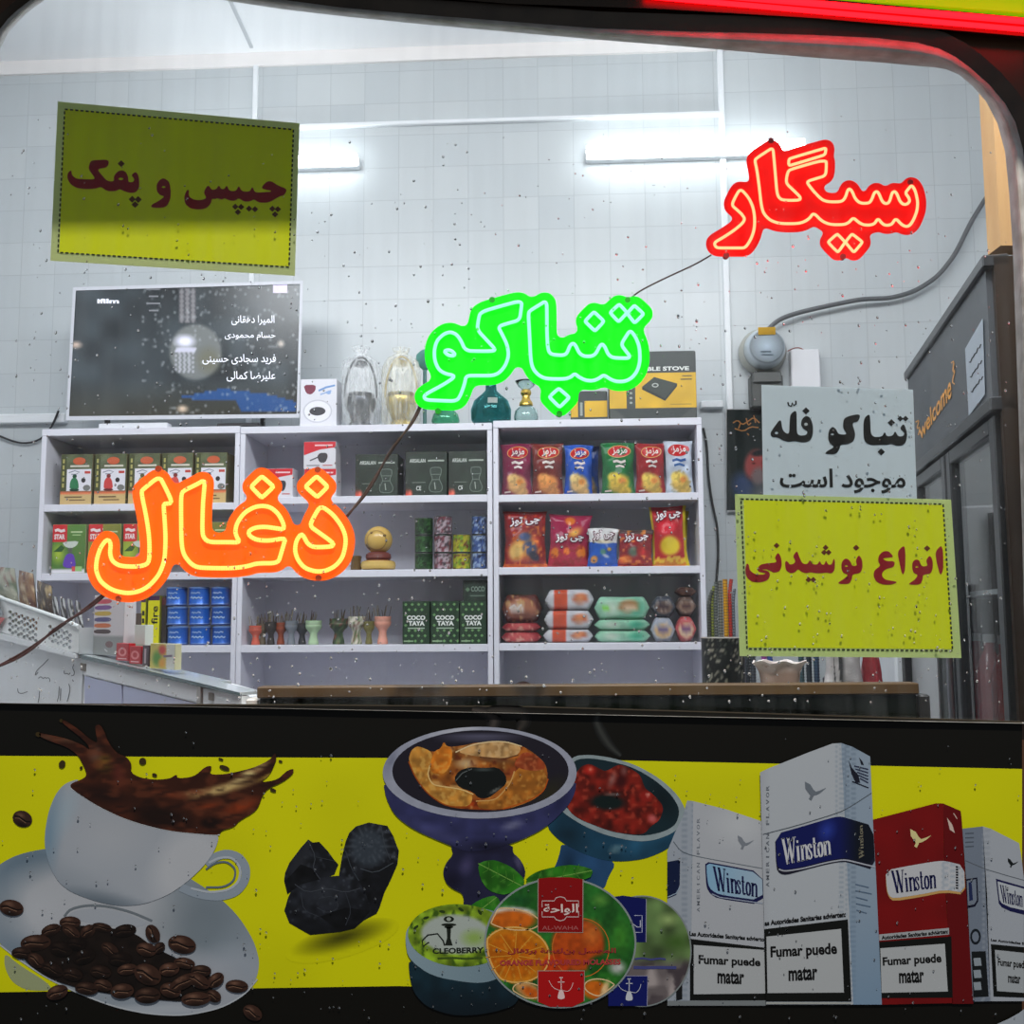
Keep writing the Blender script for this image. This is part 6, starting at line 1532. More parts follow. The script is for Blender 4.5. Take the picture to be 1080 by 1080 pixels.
G5 = 'crisp bags on the right unit\'s top shelf'
for i, (x0, x1, h, base, dark, chip, lab, tl) in enumerate(((528, 561.5, 56, (134, 26, 70), (104, 18, 58), (232, 180, 116), 'maroon crisp bag, leftmost on the right unit\'s top shelf', 0), (560, 595, 56, (124, 40, 34), (92, 26, 26), (226, 150, 84), 'brown crisp bag with orange chips, second from left on top shelf', 0),
                                                            (595, 626, 54, (20, 84, 190), (16, 66, 160), (232, 188, 120), 'bright blue crisp bag on the right unit\'s top shelf', -1), (634, 671, 56, (18, 116, 56), (14, 90, 44), (226, 190, 70), 'green crisp bag on the right unit\'s top shelf', 0),
                                                            (670.5, 703, 55, (160, 24, 34), (140, 20, 30), (228, 190, 90), 'red crisp bag between the green one and the white one', 0), (702, 732.5, 57, (206, 216, 230), (190, 204, 222), (228, 190, 90), 'white and pale blue crisp bag, rightmost on top shelf', 1))):
    pa, de = crisp(base, dark, chip, (236, 150, 70))
    if i == 5:
        pa0, de0 = pa, de

        def de(b, m, w, h):
            b.shape(ellipse(w * .5, h * .18, w * .4, h * .12, -3, 26), m, (204, 26, 34), .0005); write(b, MZ, rect(w * .26, h * .1, w * .76, h * .26), m, (248, 236, 232), .0024, .02)
            b.stroke([(w * .24, h * .38), (w * .4, h * .36), (w * .55, h * .39), (w * .76, h * .36)], 2.8, m, (40, 90, 160), .0006); b.stroke([(w * .3, h * .47), (w * .5, h * .45), (w * .7, h * .48)], 2.4, m, (60, 110, 176), .0006)
    bag('crisp_bag', lab, 'bag of crisps', x0, x1, h, 3, 0, pa, de, T=6.5, back=.035, grp=G5, tilt=tl, seed=i)
pa, de = crisp((16, 66, 150), (14, 54, 124), (180, 150, 110), (120, 110, 110))
bag('crisp_bag', 'second blue crisp bag, half hidden behind the bright blue one', 'bag of crisps', 607, 633, 55, 3, 0, pa, lambda b, m, w, h: None, T=5, back=.105, grp=G5, seed=9)

CH = persian('چی توز')


def puff(paint, y=.2, size=.12, extra=None, x=(.14, .86)):
    def deco(b, m, w, h):
        q_ = [(w * x[0], h * (y - size * .75)), (w * x[1], h * (y - size * 1.05)), (w * x[1], h * (y + size * .6)), (w * x[0], h * (y + size))]
        cq = np.mean(q_, 0); q2_ = [tuple(cq + (np.array(v_) - cq) + np.sign(np.array(v_) - cq) * (1.3, 1.1)) for v_ in q_]; write(b, CH, q2_, m, (96, 12, 46), .0014, .10); write(b, CH, q_, m, (246, 238, 240), .0026, .03)
        if extra:
            extra(b, m, w, h)
    return paint, deco


def p1(p, w, h):
    return p.mix(np.ones(len(p.x)), (146, 22, 26)).ell(w * .5, h * .62, w * .42, h * .32, (236, 150, 60), 0, .6).ell(w * .28, h * .72, w * .24, h * .22, (240, 196, 110), 10, .5).ell(w * .62, h * .66, w * .22, h * .16, (60, 74, 110), 40, .4).ell(w * .72, h * .8, w * .18, h * .09, (40, 44, 62), 35, .4).ell(w * .5, h * .46, w * .2, h * .1, (80, 100, 150), 0, .5).rect(0, h * .93, w, h, (236, 120, 40), .8).specks(3, (236, 150, 50), .72, 3, .7).noise(5, .15)


def p2(p, w, h):
    return p.mix(np.ones(len(p.x)), (164, 16, 72)).ramp(0, h * .4, 0, h, (190, 24, 50), .8).ell(w * .5, h * .12, w * .15, h * .1, (226, 120, 30), 0, .3).ell(w * .62, h * .35, w * .3, h * .14, (240, 180, 70), -30, .8).ell(w * .14, h * .74, w * .13, h * .12, (230, 130, 30), 0, .3).ell(w * .44, h * .7, w * .1, h * .08, (230, 120, 40), 0, .3).ell(w * .8, h * .7, w * .15, h * .14, (232, 130, 30), 0, .3).mix(.7 * (vnoise(p.x, p.y, 3, 2) > .62) * (p.y > h * .58), (150, 30, 30))


def p3(p, w, h):
    return p.mix(np.ones(len(p.x)), (226, 226, 226)).rect(0, h * .38, w, h, (24, 90, 190)).ell(w * .5, h * .36, w * .4, h * .06, (236, 226, 200), 0, .4).ell(w * .2, h * .82, w * .15, h * .12, (226, 150, 70), 0, .4).ell(w * .5, h * .62, w * .14, h * .1, (90, 150, 130), 30, .5).ell(w * .6, h * .72, w * .16, h * .05, (200, 210, 226), 20, .5).ell(w * .72, h * .55, w * .1, h * .06, (236, 180, 60), 0, .5).noise(4, .1)


def p4(p, w, h):
    return p.mix(np.ones(len(p.x)), (150, 22, 34)).rect(0, 0, w, h * .12, (80, 60, 60)).ell(w * .42, h * .6, w * .22, h * .2, (110, 130, 110), 0, .6).ell(w * .66, h * .58, w * .18, h * .16, (200, 40, 40), 0, .5).ell(w * .2, h * .82, w * .24, h * .16, (226, 110, 40), 0, .5).ell(w * .6, h * .9, w * .3, h * .1, (180, 30, 36), 0, .5).specks(3, (240, 150, 70), .7, 8, .8).noise(4, .12)


def p5(p, w, h):
    return p.mix(np.ones(len(p.x)), (186, 14, 32)).ell(w * .42, h * .36, w * .34, h * .14, (224, 22, 50), 0, .4).ell(w * .5, h * .66, w * .36, h * .2, (236, 206, 30), 0, .35).rect(0, h * .86, w, h, (226, 150, 40), .9).mix(.8 * (vnoise(p.x, p.y, 3, 7) > .55) * (p.y > h * .84), (236, 206, 60)).rect(w * .9, 0, w, h, (214, 190, 20)).rect(0, 0, w * .06, h, (206, 180, 20))


G6 = 'puffed snack bags on the right unit\'s second shelf'
bag('snack_bag', 'large dark red snack bag with orange and navy picture, leftmost on second shelf', 'snack bag', 530, 577.5, 60, 3, 1, *puff(p1, .19, .1), T=8, back=.03, grp=G6, seed=21)
bag('snack_bag', 'magenta snack bag with orange rings on the right unit\'s second shelf', 'snack bag', 578, 624, 56, 3, 1, *puff(p2, .46, .1), T=8, back=.035, grp=G6, tilt=-3, seed=22)
bag('snack_bag', 'small blue and white snack bag on the right unit\'s second shelf', 'snack bag', 620, 653, 41, 3, 1, *puff(p3, .2, .15), T=6.5, back=.02, grp=G6, tilt=-2, seed=23)
bag('snack_bag', 'small dark red snack bag left of the red and yellow one', 'snack bag', 652, 690, 39, 3, 1, *puff(p4, .22, .15), T=6.5, back=.02, grp=G6, tilt=-2, seed=24)
bag('snack_bag', 'large red and yellow snack bag at right end of the second shelf', 'snack bag', 687, 727, 64, 3, 1, *puff(p5, .15, .1), T=8, back=.03, grp=G6, tilt=2, seed=25)
bag('snack_bag', 'yellow snack bag behind the large red and yellow one', 'snack bag', 703, 727, 61, 3, 1, lambda p, w, h: p.mix(np.ones(len(p.x)), (206, 186, 20)).specks(4, (120, 110, 20), .72, 3, .6).noise(6, .15), lambda b, m, w, h: None, T=6, back=.105, grp=G6, tilt=-3, seed=26)


# ------------------------------------------------------------------ packs of cakes
def pillow(name, label, cat, x0, x1, h, k, r, dz, paint, deco=None, depth=26, back=.03, grp=None, seed=0, ex=5.0):
    """A filled flow-wrap pack lying flat, ends crimped."""
    o, s, f = spot((x0 + x1) / 2, k, r, back, dz); w = x1 - x0; n1, n2 = 26, 28; rr = np.random.default_rng(seed)
    p1_, p2_ = rr.uniform(0, 6, 2); U = np.linspace(0, 1, n1); A = np.linspace(0, 2 * math.pi, n2, endpoint=False)
    def surf(u, a, g=0.0):
        u = np.asarray(u, float); e = np.clip(np.minimum(u, 1 - u) * w / 7.0, 0, 1); e = .07 + .93 * np.sin(e * math.pi / 2)
        sq = lambda c: np.sign(c) * np.abs(c) ** .55
        y = depth / 2 + sq(np.cos(a)) * (depth / 2 * (.8 + .2 * e) + g) ; z = h / 2 + sq(np.sin(a)) * ((h / 2) * e + g) * (1 + .03 * np.sin(9 * u + 3 * a + p1_))
        return f((u - .5) * w, y, np.clip(z, .02, h - .02 + g))
    b = MB(); UU, AA = np.meshgrid(U, A); V = surf(UU.ravel(), AA.ravel())
    fs = [(i * n1 + j, i * n1 + j + 1, ((i + 1) % n2) * n1 + j + 1, ((i + 1) % n2) * n1 + j) for i in range(n2) for j in range(n1 - 1)]
    fs += [tuple(i * n1 for i in range(n2)), tuple(i * n1 + n1 - 1 for i in range(n2 - 1, -1, -1))]
    sq = np.sign(np.sin(AA.ravel())) * np.abs(np.sin(AA.ravel())) ** .55
    pc = paint(Paint(UU.ravel() * w, h / 2 - sq * h / 2, (200, 200, 200)), w, h)
    b.add(V, fs, pc.c)
    if deco:
        m = lambda x, y, z=0.0: surf(np.asarray(x, float) / w, math.pi + np.arcsin(np.clip(((np.asarray(y, float) - h / 2) / (h / 2)), -.98, .98) * 1.0) * 1.0, .25 + np.asarray(z, float) * 300)
        m2 = lambda x, y, z=0.0: f(np.asarray(x, float) - w / 2, -.55 - np.asarray(z, float) / .0031 + 0 * np.asarray(x, float), h - np.asarray(y, float))
        deco(b, m2, w, h)
    return tag(b.build(name, CRINKLE, loc=o, smooth=50), label, cat, grp), h * s


G7 = 'wrapped cakes on the right unit\'s third shelf'
U_ = lambda p: np.ones(len(p.x))
def paR(p, w, h): return p.mix(U_(p), (150, 30, 40)).ell(w * .5, h * .5, w * .4, h * .5, (206, 90, 90), 0, .4).specks(3, (230, 180, 160), .68, 4, .8)
def paR2(p, w, h): return p.mix(U_(p), (86, 30, 24)).ell(w * .5, h * .5, w * .42, h * .42, (176, 110, 80), 0, .2).ell(w * .5, h * .75, w * .36, h * .2, (120, 60, 40), 0, .5).ell(w * .38, h * .45, w * .22, h * .18, (226, 210, 200), 0, .3).specks(3, (210, 170, 110), .68, 4, .8)
_, h1 = pillow('cake_pack', 'flat red cake pack at bottom of the left pile', 'cake pack', 528.5, 571, 11.5, 3, 2, 0, paR, seed=1, grp=G7)
_, h2 = pillow('cake_pack', 'flat pink and red cake pack in middle of the left pile', 'cake pack', 529, 570, 9.5, 3, 2, h1, paR, seed=2, grp=G7)
pillow('cake_pack', 'brown rounded cake pack on top of the left pile', 'cake pack', 529, 571, 30, 3, 2, h1 + h2, paR2, seed=3, grp=G7, depth=34, deco=lambda b, m, w, h: b.stroke([(w * .2, h * .5), (w * .32, h * .38), (w * .4, h * .52), (w * .5, h * .36)], 2.2, m, (226, 216, 210), .0004))


def paW(p, w, h): return p.mix(U_(p), (206, 206, 212)).rect(w * .17, 0, w * .44, h, (216, 84, 50)).ell(w * .72, h * .45, w * .2, h * .32, (206, 110, 70), -6, .4).ell(w * .72, h * .4, w * .14, h * .16, (230, 160, 110), -6, .5).noise(5, .08)


hz = 0
for j, (h, lab) in enumerate(((14, 'white cake pack with orange band at bottom of its pile'), (20, 'white cake pack with orange band in middle of its pile'), (22, 'white cake pack with orange band on top of its pile'))):
    _, a_ = pillow('cake_pack', lab, 'cake pack', 573 + j * 1.0, 626 - (1 - j) * .5, h, 3, 2, hz, paW, seed=5 + j, grp=G7); hz += a_


def paG(p, w, h): return p.mix(U_(p), (150, 206, 176)).ell(w * .3, h * .5, w * .2, h * .5, (206, 226, 206), 0, .8).ell(w * .75, h * .5, w * .2, h * .5, (70, 176, 140), 0, .8).noise(5, .08)
def paG2(p, w, h): return paG(p, w, h).ell(w * .62, h * .42, w * .24, h * .34, (176, 130, 84), -6, .4).ell(w * .64, h * .56, w * .18, h * .18, (226, 196, 160), -6, .5).ell(w * .2, h * .55, w * .09, h * .14, (140, 226, 80), 0, .3)


hz = 0
for j, (h, lab, pt) in enumerate(((12.5, 'pale green cake pack at bottom of its pile', paG), (11.5, 'pale green cake pack in middle of its pile', paG), (24, 'pale green cake pack with biscuit picture on top of its pile', paG2))):
    _, a_ = pillow('cake_pack', lab, 'cake pack', 627.5, 686 - j * .4, h, 3, 2, hz, pt, seed=9 + j, grp=G7); hz += a_
def paC(c1, c2, c3): return lambda p, w, h: p.mix(U_(p), c1).ell(w * .5, h * .55, w * .42, h * .32, c2, 0, .2).ell(w * .5, h * .55, w * .26, h * .18, c3, 0, .3).rect(0, h * .88, w, h, np.array(c1) * .8).specks(2.5, (226, 206, 190), .74, 4, .5)
_, h1 = pillow('cake_pack', 'cream and blue sandwich cake pack, lower of the fourth pile', 'cake pack', 687, 712.5, 26, 3, 2, 0, paC((170, 176, 190), (216, 180, 130), (110, 96, 140)), seed=13, grp=G7, depth=22)
pillow('cake_pack', 'dark grey blue cake pack, upper of the fourth pile', 'cake pack', 688, 713, 22.5, 3, 2, h1, paC((66, 72, 84), (120, 96, 84), (70, 50, 56)), seed=14, grp=G7, depth=22)
_, h1 = pillow('cake_pack', 'cream and red cake pack at bottom of the rightmost pile', 'cake pack', 713.2, 735, 27, 3, 2, 0, paC((196, 80, 84), (226, 196, 160), (130, 80, 130)), seed=15, grp=G7, depth=22)
_, h2 = pillow('cake_pack', 'grey brown cake pack in middle of the rightmost pile', 'cake pack', 713.2, 735, 21, 3, 2, h1, paC((96, 74, 66), (150, 120, 100), (90, 60, 60)), seed=16, grp=G7, depth=22)
pillow('cake_pack', 'dark brown cake pack on top of the rightmost pile', 'cake pack', 713, 735, 10, 3, 2, h1 + h2, lambda p, w, h: p.mix(U_(p), (74, 44, 36)).specks(3, (130, 90, 70), .66, 4, .6), seed=17, grp=G7, depth=22)
o, s, f = spot(549, 3, 3, .06)
b = MB(); X = np.linspace(-17, 17, 14); rr_ = 2 + 11 * np.sin(np.linspace(.15, 2.95, 14)) ** .6
n2 = 16; A = np.linspace(0, 2 * math.pi, n2, endpoint=False)
V = f(np.repeat(X, n2), np.tile(np.cos(A), 14) * np.repeat(rr_, n2) + 14, np.maximum(np.tile(np.sin(A), 14) * np.repeat(rr_ * (.9 + .3 * np.linspace(0, 1, 14)), n2) * 1.6 + 16, .05))
b.add(V, [(i * n2 + j, i * n2 + (j + 1) % n2, i * n2 + n2 + (j + 1) % n2, i * n2 + n2 + j) for i in range(13) for j in range(n2)] + [tuple(range(n2)), tuple(range(13 * n2 + n2 - 1, 13 * n2 - 1, -1))], (74, 50, 40))
tag(b.build('pouch', SATIN, loc=o), 'dark brown pouch on the lowest shelf, half hidden by the counter', 'pouch')

# ================================================================== things on top of the shelving
def top(x, k, back=.04, dz=0.0):
    return spot(x, k, 't', back, dz)


# television
TVP = (SHELF[0] + .03, SHELF[1])
qo = np.array([(77, 303), (319.5, 296), (315.5, 440.5), (69.5, 443.5)], float)
qi = np.array([(80, 306.5), (316.5, 299.5), (312.8, 436.5), (72.8, 439)], float)
t = thing('television', 'wall mounted flat television showing end credits, at left above the shelves', 'television', P(193, 442, TVP))
b = MB(); A = P(qo[:, 0], qo[:, 1], TVP, .006); Bk = P(qo[:, 0], qo[:, 1], TVP, -.035)
I = P(qi[:, 0], qi[:, 1], TVP, .006)
b.add(np.vstack([A, I]), [(i, (i + 1) % 4, 4 + (i + 1) % 4, 4 + i) for i in range(4)], (206, 208, 216))
b.add(np.vstack([A, Bk]), [(i, 4 + i, 4 + (i + 1) % 4, (i + 1) % 4) for i in range(4)] + [(7, 6, 5, 4)], (190, 192, 200)); b.add(np.vstack([I, P(qi[:, 0], qi[:, 1], TVP, .002)]), [(i, (i + 1) % 4, 4 + (i + 1) % 4, 4 + i) for i in range(4)], (120, 122, 130))
b.build('bezel', SATIN, t, smooth=0)
b = MB(); T_ = crop(60, 280, 4.0); mT = on(TVP)


def scr(x, y):  # programme picture, with some reflections on the glass painted in
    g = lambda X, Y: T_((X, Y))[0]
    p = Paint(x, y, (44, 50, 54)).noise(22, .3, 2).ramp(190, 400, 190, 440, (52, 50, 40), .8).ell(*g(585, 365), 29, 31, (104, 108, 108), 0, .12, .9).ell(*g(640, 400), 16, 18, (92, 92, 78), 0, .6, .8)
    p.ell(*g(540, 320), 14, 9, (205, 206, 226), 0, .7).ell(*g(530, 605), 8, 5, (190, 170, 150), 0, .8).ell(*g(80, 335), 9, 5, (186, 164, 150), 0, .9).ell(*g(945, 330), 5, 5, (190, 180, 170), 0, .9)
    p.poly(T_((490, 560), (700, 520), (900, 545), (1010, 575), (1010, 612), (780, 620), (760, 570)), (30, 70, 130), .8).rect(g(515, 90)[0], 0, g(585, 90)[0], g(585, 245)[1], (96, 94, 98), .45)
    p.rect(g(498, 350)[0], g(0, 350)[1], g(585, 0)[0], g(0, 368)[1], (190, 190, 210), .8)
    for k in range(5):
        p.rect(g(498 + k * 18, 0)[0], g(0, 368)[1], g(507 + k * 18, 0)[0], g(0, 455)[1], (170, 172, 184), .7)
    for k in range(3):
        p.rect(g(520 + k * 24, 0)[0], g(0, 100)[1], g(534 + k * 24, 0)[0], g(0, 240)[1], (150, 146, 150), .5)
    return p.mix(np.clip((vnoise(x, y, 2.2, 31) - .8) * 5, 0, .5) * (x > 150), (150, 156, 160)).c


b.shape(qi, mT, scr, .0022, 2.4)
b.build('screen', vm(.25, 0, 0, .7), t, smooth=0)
for s_, q_ in (('المیرا دهقانی', (736, 210, 918, 252)), ('حسام محمودی', (708, 282, 922, 318)), ('فرید سجادی حسینی', (614, 372, 924, 418)), ('علیرضا کمالی', (716, 446, 922, 490))):
    pass
b = MB()
for s_, q_ in (('المیرا دهقانی', (736, 210, 918, 252)), ('حسام محمودی', (708, 280, 922, 318)), ('فرید سجادی حسینی', (614, 374, 924, 418)), ('علیرضا کمالی', (716, 446, 922, 490))):
    a_ = T_((q_[0], q_[1]), (q_[2], q_[3])); write(b, persian(s_), rect(a_[0][0], a_[0][1], a_[1][0], a_[1][1]), mT, (226, 228, 240), .0027, .01)
a_ = T_((170, 140), (262, 160)); write(b, 'ifilm', rect(a_[0][0], a_[0][1], a_[1][0], a_[1][1]), mT, (226, 228, 240), .0027, .04)
a_ = T_((912, 80), (972, 116)); b.shape(rect(a_[0][0], a_[0][1], a_[1][0], a_[1][1]), mT, (200, 190, 226), .0027)
for k in range(4):
    a_ = T_((378 + (k % 2) * 10, 100 + k * 30), (436 - (k % 2) * 8, 100 + k * 30)); b.stroke(a_, 1.6, mT, (110, 112, 118), .0027)
b.build('screen_text', vm(.4, 0, 0, .5), t, smooth=0)
for x in (110, 275):
    o, s, f = top(x, 1, .06); b = MB(); b.box(-9, 9, 0, 16, 0, 1.4, f, (30, 30, 32)); b.box(-2, 2, 4, 9, 0, 14, f, (30, 30, 32)); b.build('foot', SATIN, t)
o, s, f = top(140, 1, .012)
b = MB(); b.box(-37, 37, 0, 13, 0, 5.6, f, (228, 230, 236), bev=.6); tag(b.build('set_top_box', SATIN, loc=o), 'slim white box on shelf top under the television', 'box')
o, s, f = top(255, 1, .012)
b = MB(); b.box(-27, 18, 0, 10, 0, 4, f, (42, 42, 46), bev=.6); tag(b.build('set_top_box', SATIN, loc=o), 'slim black box on shelf top under television\'s right half', 'box')


def art_wash(b, m, w, h):
    b.shape(rect(.3, .3, w - .3, h - .3), m, (222, 222, 230), .0001)
    b.shape(chaikin([(w * .08, h * .12), (w * .42, h * .12), (w * .42, h * .24), (w * .3, h * .33), (w * .16, h * .3)], 1), m, (120, 30, 60), .0003)
    b.stroke([(w * .5, h * .25), (w * .7, h * .18), (w * .95, h * .14)], 2, m, (110, 150, 206), .0003); b.stroke([(w * .55, h * .33), (w * .85, h * .25)], 1.6, m, (150, 176, 216), .0003); b.shape(ellipse(w * .78, h * .29, 2.5, 2, 0, 12), m, (140, 170, 216), .0004)
    b.shape(ellipse(w * .48, h * .68, 15.5, 12.5, 0, 32), m, (200, 200, 210), .0002); b.shape(ellipse(w * .48, h * .68, 14, 11, 0, 32), m, (234, 234, 240), .0004); b.shape(ellipse(w * .48, h * .68, 8.6, 4.6, 0, 24), m, (60, 60, 66), .0006)


o, s, f = top(335, 2, .02); w = 40
b = MB(); b.box(-19, 20, 0, 26, 0, 51, f, (214, 214, 222), bev=.3); m_ = fr(f); art_wash(b, lambda x, y, z=0.0: m_(np.asarray(x, float) - 19, 51 - np.asarray(y, float), z + .0006), 39, 51)
tag(b.build('appliance_box', SATIN, loc=o, smooth=0), 'white box picturing a round door, on shelf top beside television', 'box')

FILM, FILMY = film('clear_wrap', .42), film('cream_wrap', .5, (.9, .88, .74))


def wrapped(x, col, wire_c, mat, label, h=84):
    o, s, f = top(x, 2, .06)
    t = thing('wrapped_lantern', label, 'lantern', o, 'plastic wrapped lanterns on the shelf top')
    b = MB(); c = np.array(col, float)
    b.lathe([(10, 0), (13, .6), (12, 4), (9.5, 7), (11, 12), (15, 20), (16.5, 27), (16, 31), (14, 33), (14.5, 36), (11, 36)], f, col, n=30, cols=[c, c, c * 1.1, c * .8, c, c, c * 1.15, c, c * .7, c, c * .6]); b.build('base', METAL, t)
    b = MB(); b.lathe([(10.5, 36), (12.5, 44), (12.5, 56), (9, 64), (5, 67)], f, (220, 226, 226), n=24); b.build('globe', film('lantern_globe_%d' % x, .25), t)
    b = MB(); a = np.linspace(-.15, math.pi + .15, 26); b.tube(f(17 * np.cos(a), 0 * a, 34 + np.maximum(42 * np.sin(a), -2)), .0035, wire_c, 8); b.build('handle', SATIN, t)
    b = MB(); c2 = c * 1.1; b.lathe([(5, 66), (8, 67), (6, 71), (2, 73)], f, wire_c, n=16); b.build('cap', METAL, t)
    b = MB(); rr = random.Random(x); k = [rr.uniform(0, 6) for _ in range(4)]
    pr = [(17.5, .2), (19.5, 6), (19.8, 20), (20, 34), (20.5, 50), (20, 62), (17, 72), (9, 77.5), (4.6, 79.5), (7.5, h - 1.5), (9, h + 3)]
    b.lathe(pr, f, (255, 255, 255), n=40, wob=lambda a, i: 1 + .05 * np.sin(5 * a + k[0] + i * .7) + .04 * np.sin(9 * a + k[1] - i) + (.12 * np.sin(7 * a + i) if i > 7 else 0)); b.f.pop(-1); b.m.pop(-1); b.build('plastic_wrap', mat, t)


wrapped(380, (70, 74, 80), (40, 44, 50), FILM, 'dark lantern in clear plastic wrap on the shelf top')
wrapped(423, (206, 180, 96), (186, 166, 110), FILMY, 'gold lantern in plastic wrap, left of the green word sign', 82)

TEAL, CLEAR = realglass('teal_glass', (.30, .62, .62)), realglass('clear_glass', (.86, .93, .92))
o, s, f = top(518, 2, .08)
t = thing('glass_vase', 'teal glass vase with pale sticker, half behind the green word sign', 'vase', o)
b = MB(); b.lathe([(12, 0), (17, 1), (21, 8), (21.5, 18), (18, 28), (10, 35), (6, 39), (5.4, 48), (7.4, 51), (6.4, 51), (4.4, 47), (4.6, 39), (9, 33), (16.5, 27), (19.5, 18), (19, 8), (15, 2.4), (.01, 2)], f, (255, 255, 255), n=36); b.build('vessel', TEAL, t, smooth=60)
b = MB(); zz = np.linspace(22, 28, 4); xx = np.linspace(-2, 8, 6); XX, ZZ = np.meshgrid(xx, zz); b.grid(XX, -np.sqrt(20.6 ** 2 - XX ** 2) * np.interp(ZZ, [22, 28], [.98, .88]), ZZ, f, (206, 216, 210)); b.build('sticker', PAPER, t)
o, s, f = top(470, 2, .09)
t = thing('glass_vase', 'low green tinted glass bowl under the green sign\'s left tail', 'vase', o)
b = MB(); b.lathe([(9, 0), (13, 1), (15, 8), (13, 15), (8, 20), (6.5, 24), (8, 26), (7, 26), (5.4, 24), (7, 19.5), (11.6, 14.4), (13.4, 8), (11.6, 2.4), (.01, 2)], f, (255, 255, 255), n=32); b.build('vessel', realglass('green_glass', (.55, .85, .72)), t, smooth=60)
o, s, f = top(555, 3, .07)
t = thing('glass_vase', 'clear glass bottle with gold neck behind the green word sign', 'vase', o)
b = MB(); b.lathe([(9, 0), (12, 1), (13, 7), (12, 14), (7, 19), (6, 21), (5, 21), (5.5, 18), (10.4, 13.4), (11.4, 7), (10.4, 2.4), (.01, 2)], f, (255, 255, 255), n=32); b.build('vessel', CLEAR, t, smooth=60)
b = MB(); b.lathe([(6, 19), (7.4, 20), (7, 23), (4.6, 26), (4.2, 30), (6, 33), (5, 36), (3.6, 37)], f, (214, 180, 84), n=24); b.build('gold_neck', METAL, t)
b = MB(); b.lathe([(4, 37), (8, 40), (11, 45), (11.5, 46), (10.4, 46), (7, 41), (3, 38)], f, (255, 255, 255), n=28); b.build('cup', CLEAR, t, smooth=60)
o, s, f = top(448, 2, .14)
t = thing('plume_ornament', 'small teal plume peeping from behind the green sign\'s left end', 'ornament', o)
b = MB(); b.lathe([(6, 0), (7, 1), (3, 4), (2, 8), (2, 68)], f, (60, 110, 104), n=14); b.build('stem', SATIN, t)
b = MB(); b.lathe([(2, 66), (6, 70), (9, 76), (8, 82), (4, 87), (.1, 89)], f, (76, 132, 124), n=18, wob=lambda a, i: 1 + .15 * np.sin(5 * a + i)); b.build('tuft', MATTE, t)


def art_stove(b, m, w, h):
    YL, DK = (214, 170, 40), (54, 60, 60)
    b.shape(chaikin([(.3, 6), (4, .4), (w - 4, .4), (w - .3, 6), (w - .3, h - .3), (.3, h - .3)], 1), m, DK, .0001); b.shape(rect(.4, h * .32, w - .4, h * .83), m, lambda x, y: Paint(x, y, YL).noise(12, .06).c, .0002, 4)
    if w > 50:
        write(b, 'PORTABLE STOVE', rect(w * .12, h * .23, w * .92, h * .29), m, (216, 220, 216), .0004, .035)
        b.shape([(w * .38, h * .52), (w * .52, h * .38), (w * .78, h * .48), (w * .64, h * .69)], m, (50, 58, 54), .0004); b.shape([(w * .38, h * .52), (w * .64, h * .69), (w * .64, h * .73), (w * .38, h * .56)], m, (30, 36, 34), .0005); b.shape([(w * .64, h * .69), (w * .78, h * .48), (w * .78, h * .52), (w * .64, h * .73)], m, (40, 46, 44), .0005)
        b.shape([ellipse(w * .53, h * .5, 3.6, 2.4, 0, 18), ellipse(w * .53, h * .5, 2.2, 1.3, 0, 14)], m, (170, 176, 170), .0006)
        b.stroke([(w * .84, h * .37), (w * .95, h * .37)], 1, m, (70, 66, 40), .0004); b.stroke([(w * .82, h * .42), (w * .95, h * .42)], 1.2, m, (70, 66, 40), .0004); b.stroke([(w * .7, h * .78), (w * .94, h * .78)], .8, m, (150, 126, 50), .0004)
    b.shape(rect(w * .2, h * .32, w * (.30 if w > 50 else .38), h * .83), m, (62, 68, 66), .0004)
    for k in range(6):
        b.shape(ellipse(w * (.25 if w > 50 else .29), h * (.4 + k * .07), 1.6, 1.3, 0, 10), m, (150, 156, 150), .0005)


for (x0, x1, h, bk, lab) in ((602, 641, 34, .06, 'smaller yellow and black stove box under the green word sign'), (643, 735, 74, .03, 'large yellow and dark grey stove carton on shelf top at right')):
    o, s, f = top((x0 + x1) / 2, 3, bk); w = x1 - x0
    b = MB(); b.box(-w / 2, w / 2, 0, 28, 0, h, f, (70, 74, 72), bev=1.2); m_ = fr(f); art_stove(b, lambda x, y, z=0.0, w=w, h=h, m_=m_: m_(np.asarray(x, float) - w / 2, h - np.asarray(y, float), z + .0006), w, h)
    tag(b.build('stove_carton', SATIN, loc=o, smooth=0), lab, 'box', 'stove cartons on the shelf top')

# ================================================================== on the tiled wall
wire('power_cable', 'black cable loop on wall left of the shelves', [(-20, 452), (5, 462), (22, 469), (38, 468), (50, 461), (62, 447), (68, 436)], (WALL[0], WALL[1]), .004, (36, 36, 40), offs=[.014, .014, .014, .014, .014, .035, .05])
wire('power_cable', 'thin black cable hanging on tiles right of the shelf unit', [(741, 452), (745, 470), (746, 500), (750, 530), (756, 555), (757, 585), (754, 625)], WALL, .0045, (36, 38, 38), offs=[.012] * 7)
wire('conduit_cable', 'thick grey cable curving across tiles from post to wall meter', [(1052, 190), (1035, 212), (1018, 240), (1003, 272), (985, 295), (960, 311), (935, 318), (905, 319), (870, 326), (835, 334), (815, 342), (806, 352)], WALL, .0085, (92, 94, 96), offs=[.05, .045, .04, .035, .035, .035, .035, .04, .04, .04, .05, .06])
